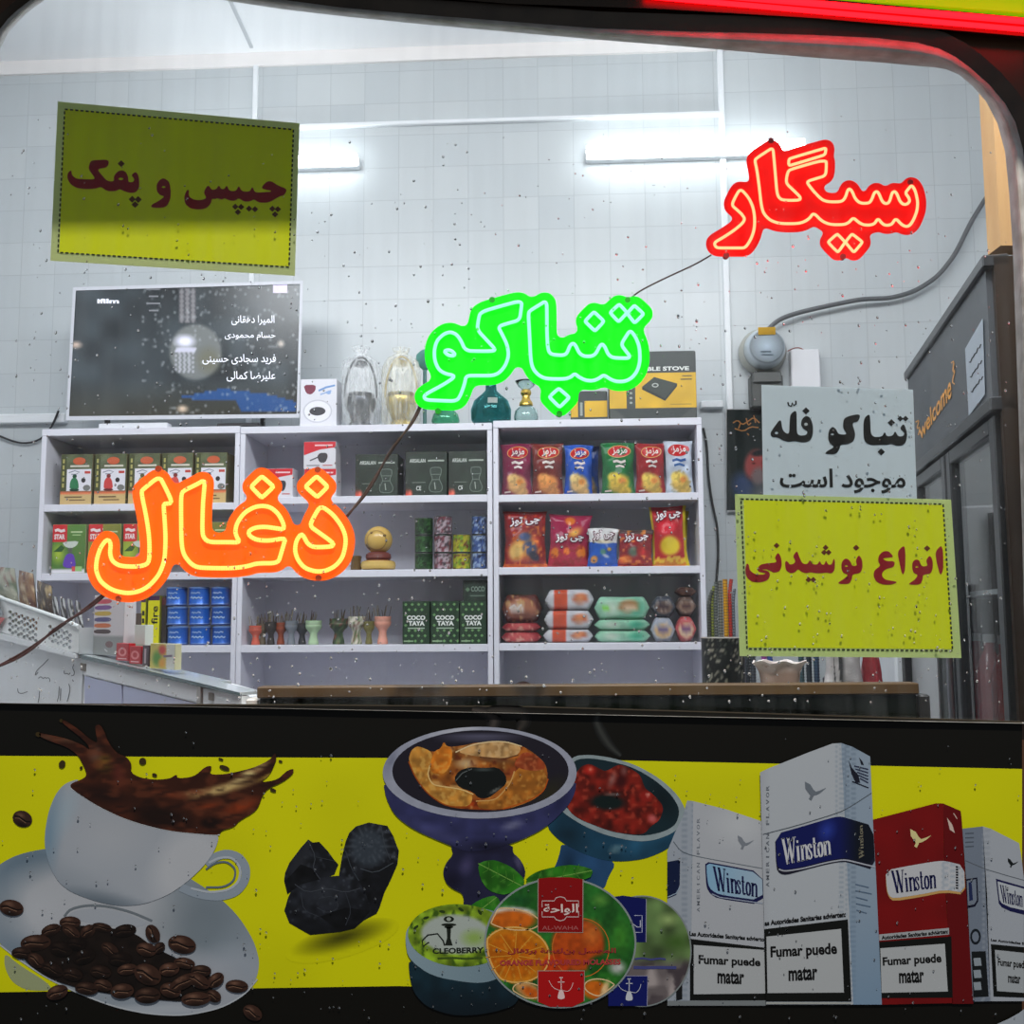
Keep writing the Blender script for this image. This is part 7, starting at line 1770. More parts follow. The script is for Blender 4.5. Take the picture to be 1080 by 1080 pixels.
# meter
c = P(803, 373, WALL, .012); wm = frame(c)
t = thing('electricity_meter', 'round grey electricity meter with yellow label on the tiled wall', 'meter', c)
b = MB(); S_ = 3.53 / 1080
vb = lambda f: (lambda x, y, z: f(x, -np.asarray(z, float), y))          # lathe axis out of the wall
b.lathe([(24 * S_, 0), (25 * S_, .01), (25 * S_, .03), (23 * S_, .04), (22.5 * S_, .05)], vb(wm), (168, 168, 160), n=40); b.build('case', SATIN, t)
b = MB(); b.lathe([(22 * S_, .05), (21.5 * S_, .07), (19 * S_, .095), (17 * S_, .102), (.001, .104)], vb(wm), (150, 166, 176), n=40, cols=[(140, 144, 140), (176, 184, 186), (186, 196, 204), (110, 120, 126), (170, 186, 200)]); dome = b.build('dome', vm(.4), t)
b = MB(); m_ = lambda x, y, z=0.0: wm(np.asarray(x, float) * S_, -.1065 - np.asarray(z, float), np.asarray(y, float) * S_ * -1)
b.shape(rect(-9, -20, 9, -12), m_, (226, 176, 60), .0); b.stroke([(-7, 6), (4, 6)], 1.2, m_, (120, 130, 140), .0); b.stroke([(-6, 9), (6, 9.5)], 1, m_, (130, 140, 150), .0); b.build('label', PAPER, t, smooth=0)
b = MB(); b.box(-15 * S_, 19 * S_, -.05, .01, -62 * S_, -26 * S_, wm, (64, 66, 64), bev=.006); b.box(-13 * S_, 17 * S_, -.06, -.02, -36 * S_, -24 * S_, wm, (86, 88, 86), bev=.004); b.build('terminal_box', SATIN, t)
wire('meter_lead', 'short thin red lead beside the electricity meter', [(829, 372), (836, 368), (842, 367), (848, 372)], WALL, .002, (130, 60, 50), offs=[.02] * 4)
a_, c_ = P(831, 372, WALL), P(863, 415, WALL)
b = MB(); b.box((a_ - ph) @ E_, (c_ - ph) @ E_, -.045, -.001, c_[2] - ph[2], a_[2] - ph[2], mw, (226, 226, 230), bev=.004); tag(b.build('switch_box', SATIN), 'plain white box on tiled wall right of the electricity meter', 'box')
# poster
PW = (WALL[0] - .016, WALL[1]); q = [(765, 431), (836, 431), (838, 540), (767, 540)]
t = thing('poster', 'dark poster with orange calligraphy and bearded person, below electricity meter', 'poster', P(800, 540, PW))
b = MB(); sheet(b, q, PW, (200, 200, 200), z=0.0); b.build('paper', PAPER, t, smooth=0)
b = MB()
b.shape(rect(766.5, 432, 835.5, 538), on(PW), lambda x, y: Paint(x, y, (28, 40, 38)).noise(20, .2).ramp(800, 500, 800, 538, (40, 52, 62), .7).ell(784, 514, 16, 22, (74, 94, 136), -20, .6).ell(796, 490, 13, 19, (190, 88, 84), 10, .35).ell(800, 503, 10, 13, (150, 130, 130), 0, .5).ell(800, 478, 10, 4, (40, 40, 44), -8, .5).ell(795, 489, 2.2, 1.2, (60, 30, 30), 0, .8).ell(804, 488, 2.2, 1.2, (60, 30, 30), 0, .8).ell(806, 520, 20, 14, (120, 124, 130), 0, .7).c, .0006, 1.6)
for p_ in ([(773, 446), (778, 443), (783, 448), (788, 445), (795, 440), (801, 446)], [(775, 452), (784, 455), (792, 450), (800, 451)], [(787, 441), (789, 449), (792, 446)], [(795, 438), (797, 446)], [(781, 446), (779, 452)], [(788, 457), (790, 459)]):
    b.stroke(chaikin(p_, 1, False), 1.3, on(PW), (206, 140, 76), .001)
b.build('picture', PAPER, t, smooth=0)

# ================================================================== counter behind the window and the things on it
CT = (1.75, 0.0)
zt = float(P(620, 722.5, CT)[2]); xl, xr = float(P(271, 720, CT)[0]), float(P(970, 735, CT)[0])
t = thing('counter', 'dark counter with brown top edge right behind the window', 'counter', (0.1, 1.9, 0))
BR = noisy('brown_wood_edge', (70, 50, 20), (90, 66, 30), 10, .5, (.3, 1, 4))
b = MB(); b.box(xl, xr, 1.75, 1.79, zt - .019, zt, ID, (110, 84, 46), bev=.002); b.build('top_edge', BR, t)
b = MB(); b.box(xl + .004, xr - .004, 1.757, 1.783, .0, zt - .0195, ID, (26, 34, 24)); _dp = flat('dark_green_panel', (9, 16, 10), .6); _dp.node_tree.nodes['Principled BSDF'].inputs['Specular IOR Level'].default_value = .08; b.build('front_panel', _dp, t)
zw = zt - .055
b = MB(); b.box(xl + .004, xr - .004, 1.784, 2.30, zw - .03, zw, ID, (90, 86, 80), bev=.003); b.build('worktop', flat('grey_worktop', (120, 116, 108), .4), t)
b = MB(); b.box(xl - .02, xl - .001, 1.755, 1.80, 0, zt - .02, ID, (200, 200, 200), bev=.003); b.build('end_panel', flat('pale_panel', (206, 204, 198), .4), t)
b = MB(); b.box(xr + .001, xr + .02, 1.755, 2.30, 0, zt - .02, ID, (60, 60, 60), bev=.003); b.build('end_panel', flat('dark_panel', (40, 40, 40), .4), t)


def ct(x, y=2.0, dz=0.0):
    o = P(x, 700, (y, 0)); s = float((o - CAM) @ FWD) / 1080; o[2] = zw + .0006 + dz
    return o, s, frame(o, s, np.array([1., 0, 0]), np.array([0, 1., 0]))


def top_z(y_px, yy):
    return float(P(600, y_px, (yy, 0))[2])


# floral tin
o, s, f = ct(763, 2.0); h = (top_z(673, 2.0) - o[2]) / s
b = MB(); nz = 24; pr = [(22, 0), (23, .5)] + [(22.6, 1 + (h - 3) * i / nz) for i in range(nz + 1)] + [(23.2, h - 1.4), (23.2, h - .5), (22, h)]
b.lathe(pr, f, (22, 24, 22), n=64); V = np.concatenate(b.v); ax = np.tile(np.arange(64), len(pr)); hz = np.repeat([p[1] for p in pr], 64); ang = (ax + 16) % 64
b.c = [lin(Paint(ang * 2.2, h - hz, (20, 24, 22)).mix(np.clip((vnoise(ang * 2.2, hz, 2.2, 3) - .7) * 8, 0, .9) * ((ang < 9) | (ang > 50)), (170, 166, 150)).ell(50, h * .84, 16, h * .2, (170, 84, 40), 0, .8).mix(np.clip((vnoise(ang * 2.2, hz, 5, 8) - .6) * 8, 0, .8) * (hz < h * .3), (150, 80, 40)).ell(52, h * .12, 10, 5, (176, 130, 110), 0, .8).rect(0, -2, 999, 1.2, (150, 146, 140)).c)]
tag(b.build('storage_tin', vm(.3, .2), loc=o), 'tall black tin with floral pattern on the counter', 'tin')
# pot with wavy rim
o, s, f = ct(822, 1.9); h = (top_z(699, 1.9) - o[2]) / s
b = MB(); b.lathe([(15, 0), (16, .6), (19, h * .4), (21, h * .75), (25, h * .93), (28.5, h), (27, h - .3), (22.5, h * .88), (19, h * .7), (16, 2)], f, (176, 150, 140), n=44, wob=lambda a, i: 1 + (.07 * np.sin(a * 6) if i in (4, 5, 6) else 0) , cols=[(150, 126, 116)] * 3 + [(166, 142, 130), (206, 190, 184), (232, 224, 220), (226, 214, 208), (150, 120, 110), (120, 96, 90), (90, 70, 64)])
a_ = np.tile(np.linspace(0, 2 * math.pi, 44, endpoint=False), 3); b.v[0][4 * 44:7 * 44, 2] += .0026 * np.sin(7 * a_ + .6)
tag(b.build('flower_pot', GLOSS, loc=o), 'pinkish ceramic pot with wavy white rim on the counter', 'pot')
# bundles of coiled hookah hoses
def hose(xc, y, ztop, r_, col, col2, label, bend=0.0, z0=None):
    o, s, f = ct(xc, y); h = (top_z(ztop, y) - o[2]) / s; n = int(h / 1.5); q_ = np.linspace(0, 1, n)
    x = bend * np.clip((q_ - .82) / .18, 0, 1) ** 2 * 6; zz = h * q_; rr = np.where(np.arange(n) % 2 == 0, r_, r_ * .78) * s
    b = MB(); b.tube(f(x, 0 * x, zz), rr, None, 9, cols=np.where((np.arange(n) % 2 == 0)[:, None], np.array(col, float), np.array(col2, float)))
    tag(b.build('hookah_hose', SATIN, loc=o, smooth=60), label, 'hose', 'ribbed hoses standing behind the counter')


for i, (x, ztp, r_, c1, c2, lab, bd) in enumerate(((749, 624, 2.5, (40, 42, 40), (90, 92, 84), 'black ribbed hose, leftmost above the floral tin', .8), (752.5, 619, 2.0, (150, 160, 60), (60, 64, 40), 'yellow green ribbed hose beside the leftmost black one', .5), (756.5, 615, 2.6, (120, 126, 120), (40, 42, 42), 'grey and black ribbed hose above the floral tin', .2),
                                                   (761.5, 613, 2.5, (60, 62, 60), (150, 150, 140), 'charcoal ribbed hose left of the orange yellow one', 0), (767, 612, 2.9, (236, 176, 36), (170, 110, 20), 'orange yellow ribbed hose above the floral tin', 0), (771.5, 612, 2.2, (206, 60, 50), (150, 40, 36), 'red ribbed hose right of the orange yellow one', .4), (775, 622, 1.9, (130, 140, 150), (60, 66, 76), 'blue grey ribbed hose at right of the red one', .3))):
    hose(x, 2.14, ztp, r_, c1, c2, lab, bd)
for i, (x, c1, lab) in enumerate(((788, (40, 44, 50), 'black ribbed hose left of the pink pot, below yellow notice'), (794, (52, 56, 62), 'charcoal hose close behind the pink pot, below yellow notice'), (806, (120, 50, 120), 'purple hose behind the pink pot'), (812, (50, 70, 130), 'blue hose behind the pink pot'), (845, (40, 60, 66), 'dark teal hose right of the pink pot'), (853, (34, 40, 46), 'black speckled hose second right of the pink pot'), (861, (44, 58, 76), 'dark blue hose left of the white bag'))):
    hose(x, 2.14, 640, 3.3, c1, np.array(c1) * 1.6, lab)
# white bag with black stripes, red bag
o, s, f = ct(889, 2.08); h = (top_z(655, 2.05) - o[2]) / s
b = MB(); n1, n2 = 120, 40; A = np.linspace(0, 2 * math.pi, n1, endpoint=False); Zg = np.linspace(0, h, n2)
AA, ZZ = np.meshgrid(A, Zg); RX = 19 * (1 + .08 * np.sin(ZZ * .12)) * (1 - .25 * np.clip(ZZ / h - .8, 0, 1) * 5 * .4); X_ = np.sign(np.cos(AA)) * np.abs(np.cos(AA)) ** .5 * RX; Y_ = np.sin(AA) * 9 * (1 + .1 * np.sin(AA * 5 + ZZ * .1))
b.grid(X_, Y_, ZZ, f, Paint(X_.ravel(), ZZ.ravel(), (214, 208, 208)).mix(((np.abs(X_.ravel() + 3 + ZZ.ravel() * .06) % 6.2 < 2.2) & (np.abs(X_.ravel() + 4) < 8) & (Y_.ravel() < 0)), (44, 44, 46)).noise(6, .12).c, wrap=True); b.f.append(tuple(range(n1 - 1, -1, -1))); b.m.append(0)
tag(b.build('carrier_bag', vm(.4, 0, 0, 0, .5), loc=o, smooth=60), 'white bag with black stripes standing on the counter', 'bag')
o, s, f = ct(918, 2.1); h = (top_z(665, 2.1) - o[2]) / s
b = MB(); zz = np.linspace(0, h, 16); b.lathe([(max(9 * (1 - (z / h) ** 1.6) + 2.6, .5), z) for z in zz], f, (196, 30, 50), n=24, wob=lambda a, i: 1 + .14 * np.sin(5 * a + i * .4)); tag(b.build('red_bag', CRINKLE, loc=o, smooth=60), 'red drooping bag beside the white striped bag', 'bag')

# ================================================================== drinks fridge at the right
fe = np.array([1, FACE[1], 0]) / math.hypot(1, FACE[1]) * -1                # towards the window along the doors
fn = np.array([FACE[1], -1, 0]) / math.hypot(1, FACE[1])                    # into the fridge (to the right)
pn, pf = P(1047, 255, FACE), P(962, 405, FACE)
fo = np.array([pf[0], pf[1], 0.0]); W_ = float(np.hypot(*(pn - pf)[:2])); zT = float((pn[2] + pf[2]) / 2); zH = float((P(1049, 416, FACE)[2] + P(982, 500, FACE)[2]) / 2)
ff = frame(fo, 1.0, fe, fn)
t = thing('drinks_fridge', 'tall black drinks fridge with gold lettering on its header at right', 'fridge', ff(W_ / 2, .2, 0))
BLK = flat('black_fridge_shell', (44, 38, 34), .35)
D_ = .46; b = MB()
b.box(W_ - .02, W_, 0.0, D_, 0, zT, ff, (60, 46, 38)); b.build('side_panel', noisy('brown_black_panel', (46, 38, 32), (66, 54, 44), 10, .35, (1, 1, .2)), t)
b = MB(); b.box(0, .02, 0.0, D_, 0, zT, ff, (50, 48, 46)); b.build('side_panel', BLK, t)
b = MB(); b.box(.02, W_ - .02, D_ - .02, D_, .02, zT - .02, ff, (190, 195, 198)); b.build('back_panel', WHITE, t)
b = MB(); b.box(.02, W_ - .02, 0.03, D_ - .02, zT - .02, zT, ff, (50, 48, 46)); b.build('top_panel', BLK, t)
b = MB(); b.box(.02, W_ - .02, 0.03, D_ - .02, .08, .12, ff, (180, 184, 188)); b.build('base', BLK, t)
b = MB(); b.box(.0, W_ - .021, -.012, .03, zH + .02, zT - .02, ff, (70, 72, 74)); hp = b.build('header_panel', flat('grey_header', (84, 88, 92), .5), t)
for z0, z1 in ((zT - .02, zT + .006), (zH - .012, zH + .018)):
    b = MB(); b.box(-.004, W_ - .0, -.022, .03, z0, z1, ff, (60, 62, 64), bev=.003); b.build('header_trim', vm(.35), t)
mF = lambda x, y, z=0.0: P(x, y, FACE) - fn * (.0135 + np.asarray(z, float))
K5 = crop(950, 230, 4.0); b = MB(); GD = (232, 160, 60)
write(b, 'welcome', K5((98, 880), (236, 650), (240, 752), (104, 940)), mF, GD, .0004, .02)
for L in (((60, 910), (72, 900), (66, 930), (78, 925), (62, 965), (74, 975)), ((84, 860), (100, 850), (88, 890), (104, 878), (96, 915)), ((238, 610), (252, 600), (244, 650), (256, 636), (242, 690), (254, 700))):
    b.stroke(chaikin(K5(*L), 1, False), 1.1, mF, GD, .0004)
b.build('header_lettering', vm(.4), t, smooth=0)
# doors
DF = vm(.3)
for k, (u0, u1) in enumerate(((.025, W_ * .47), (W_ * .49, W_ - .025))):
    fr_ = bpy.data.objects.new('door', None); COL.objects.link(fr_); fr_.parent = t
    for (a0, a1, z0, z1, nm, cc) in ((u0, u0 + .045, .14, zH - .016, 'door_frame', (40, 42, 44)), (u1 - .045, u1, .14, zH - .016, 'door_frame', (40, 42, 44)), (u0 + .046, u1 - .046, .14, .2, 'door_frame', (40, 42, 44)), (u0 + .046, u1 - .046, zH - .05, zH - .016, 'door_frame', (40, 42, 44))):
        b = MB(); b.box(a0, a1, -.012, .02, z0, z1, ff, cc, bev=.003); b.build(nm, DF, fr_)
    b = MB(); b.box(u0 + .046, u1 - .046, .0, .006, .2, zH - .05, ff, (255, 255, 255)); b.build('door_glass', glassy('fridge_glass_%d' % k, (.93, .95, .95), gloss=.05), fr_, smooth=0)
    b = MB(); b.tube(ff(np.array([u0 + .022] * 2), np.array([-.03] * 2), np.array([zH - .75, zH - .35])), .008, (176, 178, 180), 10); b.tube(ff(np.array([u0 + .022] * 2), np.array([-.03, -.011]), np.array([zH - .72] * 2)), .005, (176, 178, 180), 8); b.tube(ff(np.array([u0 + .022] * 2), np.array([-.03, -.011]), np.array([zH - .38] * 2)), .005, (176, 178, 180), 8); b.build('handle', METAL, fr_)
for j, z in enumerate((.45, .82, 1.19, 1.56)):
    b = MB(); b.box(.03, W_ - .03, .05, D_ - .03, z - .012, z, ff, (206, 210, 214)); b.build('rack', SATIN, t)
b = MB(); b.tube(ff(np.array([.06, W_ - .06]), np.array([.08, .08]), np.array([zH + .05, zH + .05])), .011, (255, 255, 255), 10); b.build('hidden_lamp_tube', glow('fridge_fill_glow', (.92, .97, 1.0), 14.0), t)  # added lamp, tucked behind the header to brighten the fridge inside
BOTC = [((190, 40, 50), 'red', (196, 50, 56)), ((196, 90, 90), 'pink', (206, 120, 120)), ((60, 90, 130), 'blue', (70, 100, 150)), ((170, 180, 170), 'pale green', (180, 190, 180)), ((206, 150, 60), 'amber', (214, 160, 70)), ((150, 170, 180), 'clear grey', (170, 180, 190))]
ORD = ('first', 'second', 'third', 'fourth', 'fifth', 'sixth'); NB = 6
for j, z in enumerate((1.19, .82)):
    for i in range(NB):
        col, cn_, lc = BOTC[(i + j * 2) % 6] if j else BOTC[0 if i < 4 else 1]
        u = .1 + (W_ - .2) * i / (NB - 1); o = ff(u, .12, z + .0005); g = frame(o, 1, fe, fn)
        bt = thing('drink_bottle', '%s drink bottle, %s from the rear on the fridge\'s %s rack' % (cn_, ORD[i], ('upper', 'lower')[j]), 'bottle', o, 'drink bottles in the fridge')
        c = np.array(col, float); b = MB(); b.lathe([(.03, 0), (.036, .004), (.036, .06), (.033, .075), (.036, .09), (.036, .15), (.026, .19), (.014, .215), (.0135, .24)], g, col, n=20, cols=[c * .8, c, c, np.array(lc) * 1.05, lc, lc, c, c, c]); b.build('body', vm(.2, 0, .3), bt)
        b = MB(); b.lathe([(.0155, .236), (.0155, .256), (.014, .258)], g, (226, 226, 226), n=16); b.build('cap', SATIN, bt)
b = MB(); mN = lambda x, y, z=0.0: P(x, y, FACE) - fn * (.0155 + np.asarray(z, float))
qn = K5((302, 550), (378, 422), (388, 742), (318, 832)); V = np.vstack([mN(qn[:, 0], qn[:, 1]), mN(qn[:, 0], qn[:, 1], -.0006)]); b.add(V, [(0, 1, 2, 3), (7, 6, 5, 4), (0, 4, 5, 1), (1, 5, 6, 2), (2, 6, 7, 3), (3, 7, 4, 0)], (214, 222, 230))
for k in range(3):
    a0, a1 = K5((320 + k * 4, 610 + k * 62), (372 + k * 4, 530 + k * 68)); p_ = np.linspace(0, 1, 9)[:, None] * (a1 - a0) + a0; p_[1::2, 1] += 1.8; p_[::3, 1] -= 1.2; b.stroke(p_, 1.2, mN, (36, 40, 46), .0004)
tag(b.build('paper_note', PAPER, smooth=0), 'small white handwritten note taped on the fridge header', 'notice')
# pale refrigerator panel between counter and fridge
a_, c_ = P(931, 560, (2.75, 0)), P(978, 560, (2.75, 0))
b = MB(); b.box(a_[0], c_[0] - .005, 2.70, 3.1, 0, float(P(950, 535, (2.7, 0))[2]), ID, (214, 218, 222), bev=.006)
t = thing('white_cabinet', 'plain white cabinet between the counter and drinks fridge, below yellow notice', 'cabinet', ((a_[0] + c_[0]) / 2, 2.9, 0)); b.build('body', SATIN, t)
a_ = P(952, 700, (2.695, 0))
b = MB(); b.box(a_[0], a_[0] + .018, 2.68, 2.6995, .1, float(P(950, 540, (2.7, 0))[2]) - .01, ID, (30, 30, 32)); b.build('door_seal', SATIN, t)

# ================================================================== white counters at the left
ze = np.array([1, FRZ[1], 0]) / math.hypot(1, FRZ[1]); zn = np.array([-FRZ[1], 1, 0]) / math.hypot(1, FRZ[1])


def slab(b, quad, t0, t1, col, mat=0):
    q = np.array(quad, float); A = P(q[:, 0], q[:, 1], FRZ) + zn * t0; B = P(q[:, 0], q[:, 1], FRZ) + zn * t1
    b.add(np.vstack([A, B]), [(0, 1, 2, 3), (7, 6, 5, 4), (0, 4, 5, 1), (1, 5, 6, 2), (2, 6, 7, 3), (3, 7, 4, 0)], col, mat)


def body(b, x0, y0, x1, y1, t0, t1, col):
    """A cabinet whose top front edge runs between two photo positions and stands on the floor."""
    A = P(np.array([x0, x1]), np.array([y0, y1]), FRZ); F0 = A.copy(); F0[:, 2] = 0
    q = np.array([A[0], A[1], F0[1], F0[0]]); b.add(np.vstack([q + zn * t0, q + zn * t1]), [(0, 1, 2, 3), (7, 6, 5, 4), (0, 4, 5, 1), (1, 5, 6, 2), (2, 6, 7, 3), (3, 7, 4, 0)], col)


WHF = (236, 238, 240)
t = thing('chest_freezer', 'white chest freezer with handwriting on its front, at lower left', 'freezer', P(40, 740, FRZ) * [1, 1, 0])
b = MB(); body(b, -12, 669.5, 87.5, 694.5, 0, .06, WHF); b.build('body', SATIN, t, smooth=0)
b = MB(); A = [(-12, 662), (88, 689.5), (88, 694), (-12, 669)]; slab(b, A, -.02, .065, (238, 240, 242)); b.build('lid', SATIN, t, smooth=0)
b = MB(); mZ = lambda x, y, z=0.0: P(x, y, FRZ) - zn * (.0008 + np.asarray(z, float)); K6 = crop(0, 690, 3.6)
for L in (((185, 18), (165, 40), (150, 52), (138, 66), (134, 80), (140, 76), (146, 68)), ((146, 92), (156, 84), (166, 94), (172, 86), (176, 92), (186, 88), (192, 100), (188, 104)), ((282, 38), (276, 52), (284, 66), (282, 80), (272, 82)), ((244, 62), (246, 76), (256, 72), (262, 78), (268, 70)), ((276, 96), (280, 104)), ((152, 130), (150, 160), (146, 184)), ((262, 112), (268, 130), (262, 160), (256, 180)), ((68, 130), (70, 146), (84, 150), (106, 142)), ((226, 122), (224, 160), (218, 180)), ((232, 130), (230, 176))):
    b.stroke(chaikin(K6(*L), 2, False), .75, mZ, (50, 52, 58), 0)
b.build('handwriting', SATIN, t, smooth=0)

t = thing('display_counter', 'low white display counter with dark glass edge, left of the dark counter', 'counter', P(180, 742, FRZ) * [1, 1, 0])
b = MB(); body(b, 89.5, 700, 214, 738, .0, .16, WHF); b.build('body', SATIN, t, smooth=0)
b = MB(); slab(b, [(89, 690), (214, 719.6), (214, 723), (89, 694)], -.0095, .06, (206, 214, 216)); slab(b, [(214.2, 719.6), (258, 730), (258, 733), (214.2, 723)], -.0095, .035, (206, 214, 216)); b.build('glass_top', vm(.1, 0, .3), t, smooth=0)
b = MB(); slab(b, [(89, 690), (214, 719.6), (214, 723), (89, 694)], -.012, -.0097, (60, 84, 84)); slab(b, [(214.2, 719.6), (258, 730), (258, 733), (214.2, 723)], -.012, -.0097, (60, 84, 84)); b.build('glass_edge', vm(.1, 0, .3), t, smooth=0)
b = MB(); slab(b, [(90, 694.5), (212, 724), (212, 741), (90, 711)], -.006, -.0005, (236, 238, 240)); b.build('fascia', SATIN, t, smooth=0)
b = MB(); slab(b, [(217, 725.5), (258, 734), (258, 759), (217, 748)], -.006, .01, (232, 236, 238)); b.build('fascia', SATIN, t, smooth=0)
b = MB(); body(b, 216, 742, 258, 751, .011, .035, (190, 196, 200)); b.build('body', SATIN, t, smooth=0)
b = MB(); slab(b, [(212.5, 722), (216.5, 723), (216.5, 760), (212.5, 760)], -.01, .02, (176, 172, 166)); b.build('divider', SATIN, t, smooth=0)
for q_ in ([(91, 713), (130, 722.5), (130, 770), (91, 770)], [(132, 723), (211, 742.5), (211, 770), (132, 770)]):
    b = MB(); slab(b, q_, -.004, -.0005, (186, 190, 222)); b.build('front_pane', vm(.15, 0, .3), t, smooth=0)
for x, y in ((88.5, 699), (224, 730)):
    b = MB(); slab(b, [(x, y), (x + 5, y + 1), (x + 5, y + 9), (x, y + 8)], -.0085, -.0065, (176, 168, 160)); b.build('sticker', PAPER, t, smooth=0)

# basket with holes standing on the freezer, snacks in it
K7 = crop(0, 590, 5.4)
t = thing('plastic_basket', 'white perforated plastic basket on the chest freezer', 'basket', P(40, 672, FRZ))
outl = K7((-80, 150), (60, 228), (160, 262), (300, 310), (400, 345), (489, 385), (486, 533), (440, 524), (240, 470), (80, 424), (-80, 384))
hol = []
for (x0, y0, nx, ny) in ((88, 300, 5, 4), (318, 382, 4, 3)):
    for i in range(nx):
        for j in range(ny * 2):
            x, y = x0 + i * 33 + (j % 2) * 16, y0 + j * 17 + i * 11
            hol.append(ellipse(*K7((x + 4, y))[0], 1.9, 2.0, 0, 10))
mK = lambda off: (lambda x, y, z=0.0: P(x, y, FRZ) - zn * (off + np.asarray(z, float)))
b = MB(); V, Fc = fill([outl] + hol)
b.add(mK(.016)(V[:, 0], V[:, 1]), Fc, (240, 242, 240)); b.add(mK(.012)(V[:, 0], V[:, 1]), [f_[::-1] for f_ in Fc], (200, 204, 206))
for L in [outl] + hol:
    n = len(L); b.add(np.vstack([mK(.016)(L[:, 0], L[:, 1]), mK(.012)(L[:, 0], L[:, 1])]), [(i, (i + 1) % n, n + (i + 1) % n, n + i) for i in range(n)], (190, 194, 196))
b.build('front_wall', SATIN, t, smooth=0)
b = MB(); R0 = K7((-80, 150), (60, 228), (160, 262), (300, 310), (400, 345), (489, 385)); b.tube(P(R0[:, 0], R0[:, 1], FRZ) - zn * .016, .006, (222, 226, 226), 8); b.build('rim', SATIN, t, smooth=60)
b = MB(); e0, e1 = K7((489, 388), (486, 538)); A = P(np.array([e0[0], e1[0]]), np.array([e0[1], e1[1]]), FRZ); b.add(np.vstack([A - zn * .016, A + zn * .05, A + ze * .003 - zn * .016, A + ze * .003 + zn * .05]), [(0, 1, 3, 2), (4, 5, 7, 6), (0, 2, 6, 4), (1, 3, 7, 5)], (196, 200, 202)); b.build('end_wall', SATIN, t, smooth=0)
b = MB(); A = P(np.array([-12, 90]), np.array([660.5, 688.3]), FRZ); b.add(np.vstack([A - zn * .011, A + zn * .05, A - zn * .011 + [0, 0, .003], A + zn * .05 + [0, 0, .003]]), [(0, 1, 3, 2), (4, 5, 7, 6), (0, 1, 5, 4), (2, 3, 7, 6)], (190, 194, 196)); b.build('floor_panel', SATIN, t, smooth=0)


def slip(name, label, cat, quad, off, thick, paint, grp=None, mat=None, n=12):
    """A small sachet or card in the basket plane: padded sheet between four photo positions."""
    q = np.array(quad, float); U, Vv = np.meshgrid(np.linspace(0, 1, n), np.linspace(0, 1, n)); U, Vv = U.ravel(), Vv.ravel()
    p = q[0] * ((1 - U) * (1 - Vv))[:, None] + q[1] * (U * (1 - Vv))[:, None] + q[2] * (U * Vv)[:, None] + q[3] * ((1 - U) * Vv)[:, None]
    base = P(p[:, 0], p[:, 1], FRZ); puff_ = thick * ((1 - np.abs(2 * U - 1) ** 3) * (1 - np.abs(2 * Vv - 1) ** 4)) ** .6
    fs = [(i * n + j, i * n + j + 1, i * n + n + j + 1, i * n + n + j) for i in range(n - 1) for j in range(n - 1)]
    b = MB(); c = paint(Paint(p[:, 0], p[:, 1], (150, 130, 110))).c
    b.add(base - zn * (off + puff_ * (1 + .2 * np.sin(p[:, 0] * .9 + p[:, 1] * .7)))[:, None], fs, c); b.add(base - zn * (off - puff_ * .8 - .0008)[:, None], [x[::-1] for x in fs], c * .8)
    return tag(b.build(name, mat or CRINKLE, smooth=60), label, cat, grp)


GS = 'snack sachets standing in the white basket'
U1 = lambda p: np.ones(len(p.x))
brn = lambda p: p.mix(U1(p), (150, 112, 80)).specks(3, (226, 206, 170), .55, 3, .8).specks(2.4, (80, 36, 30), .62, 5, .8)
slip('snack_sachet', 'pale patterned snack sachet at far left in the basket', 'sachet', K7((-60, 40), (40, 50), (80, 388), (-60, 348)), -.02, .010, lambda p: p.mix(U1(p), (190, 190, 170)).specks(3, (90, 110, 80), .62, 4, .8).specks(3, (130, 60, 50), .72, 6, .8), GS)
slip('snack_sachet', 'brown and cream snack sachet in middle of the basket', 'sachet', K7((62, 60), (140, 80), (170, 420), (84, 392)), -.022, .012, brn, GS)
slip('snack_sachet', 'dark brown crinkled sachet right of the brown and cream one', 'sachet', K7((160, 118), (238, 150), (262, 446), (176, 424)), -.024, .010, lambda p: p.mix(U1(p), (74, 56, 44)).specks(2.5, (206, 180, 130), .66, 3, .9), GS)
for i in range(4):
    x = 248 + i * 34
    slip('striped_sachet', 'black and white striped sachet, %s from left in the basket' % ORD[i], 'sachet', K7((x, 205 + i * 8), (x + 26, 215 + i * 10), (x + 58, 458 + i * 8), (x + 20, 443 + i * 8)), -.022 - .004 * i, .004, lambda p: p.mix(U1(p), (206, 206, 206)).mix(np.sin(p.x * 1.9 - p.y * .5) > .1, (44, 44, 46)), 'striped sachets in the basket', n=14)
slip('red_packet', 'coral red packet hanging over basket rim at far left', 'packet', K7((-60, 300), (84, 335), (40, 392), (-60, 380)), .026, .003, lambda p: p.mix(U1(p), (226, 110, 104)).noise(6, .1))
slip('grey_packet', 'pale blue grey packet above the coral red one at far left', 'packet', K7((-60, 180), (20, 200), (78, 318), (-60, 292)), .026, .004, lambda p: p.mix(U1(p), (150, 166, 176)).noise(6, .2).specks(3, (200, 206, 210), .6, 3, .8))

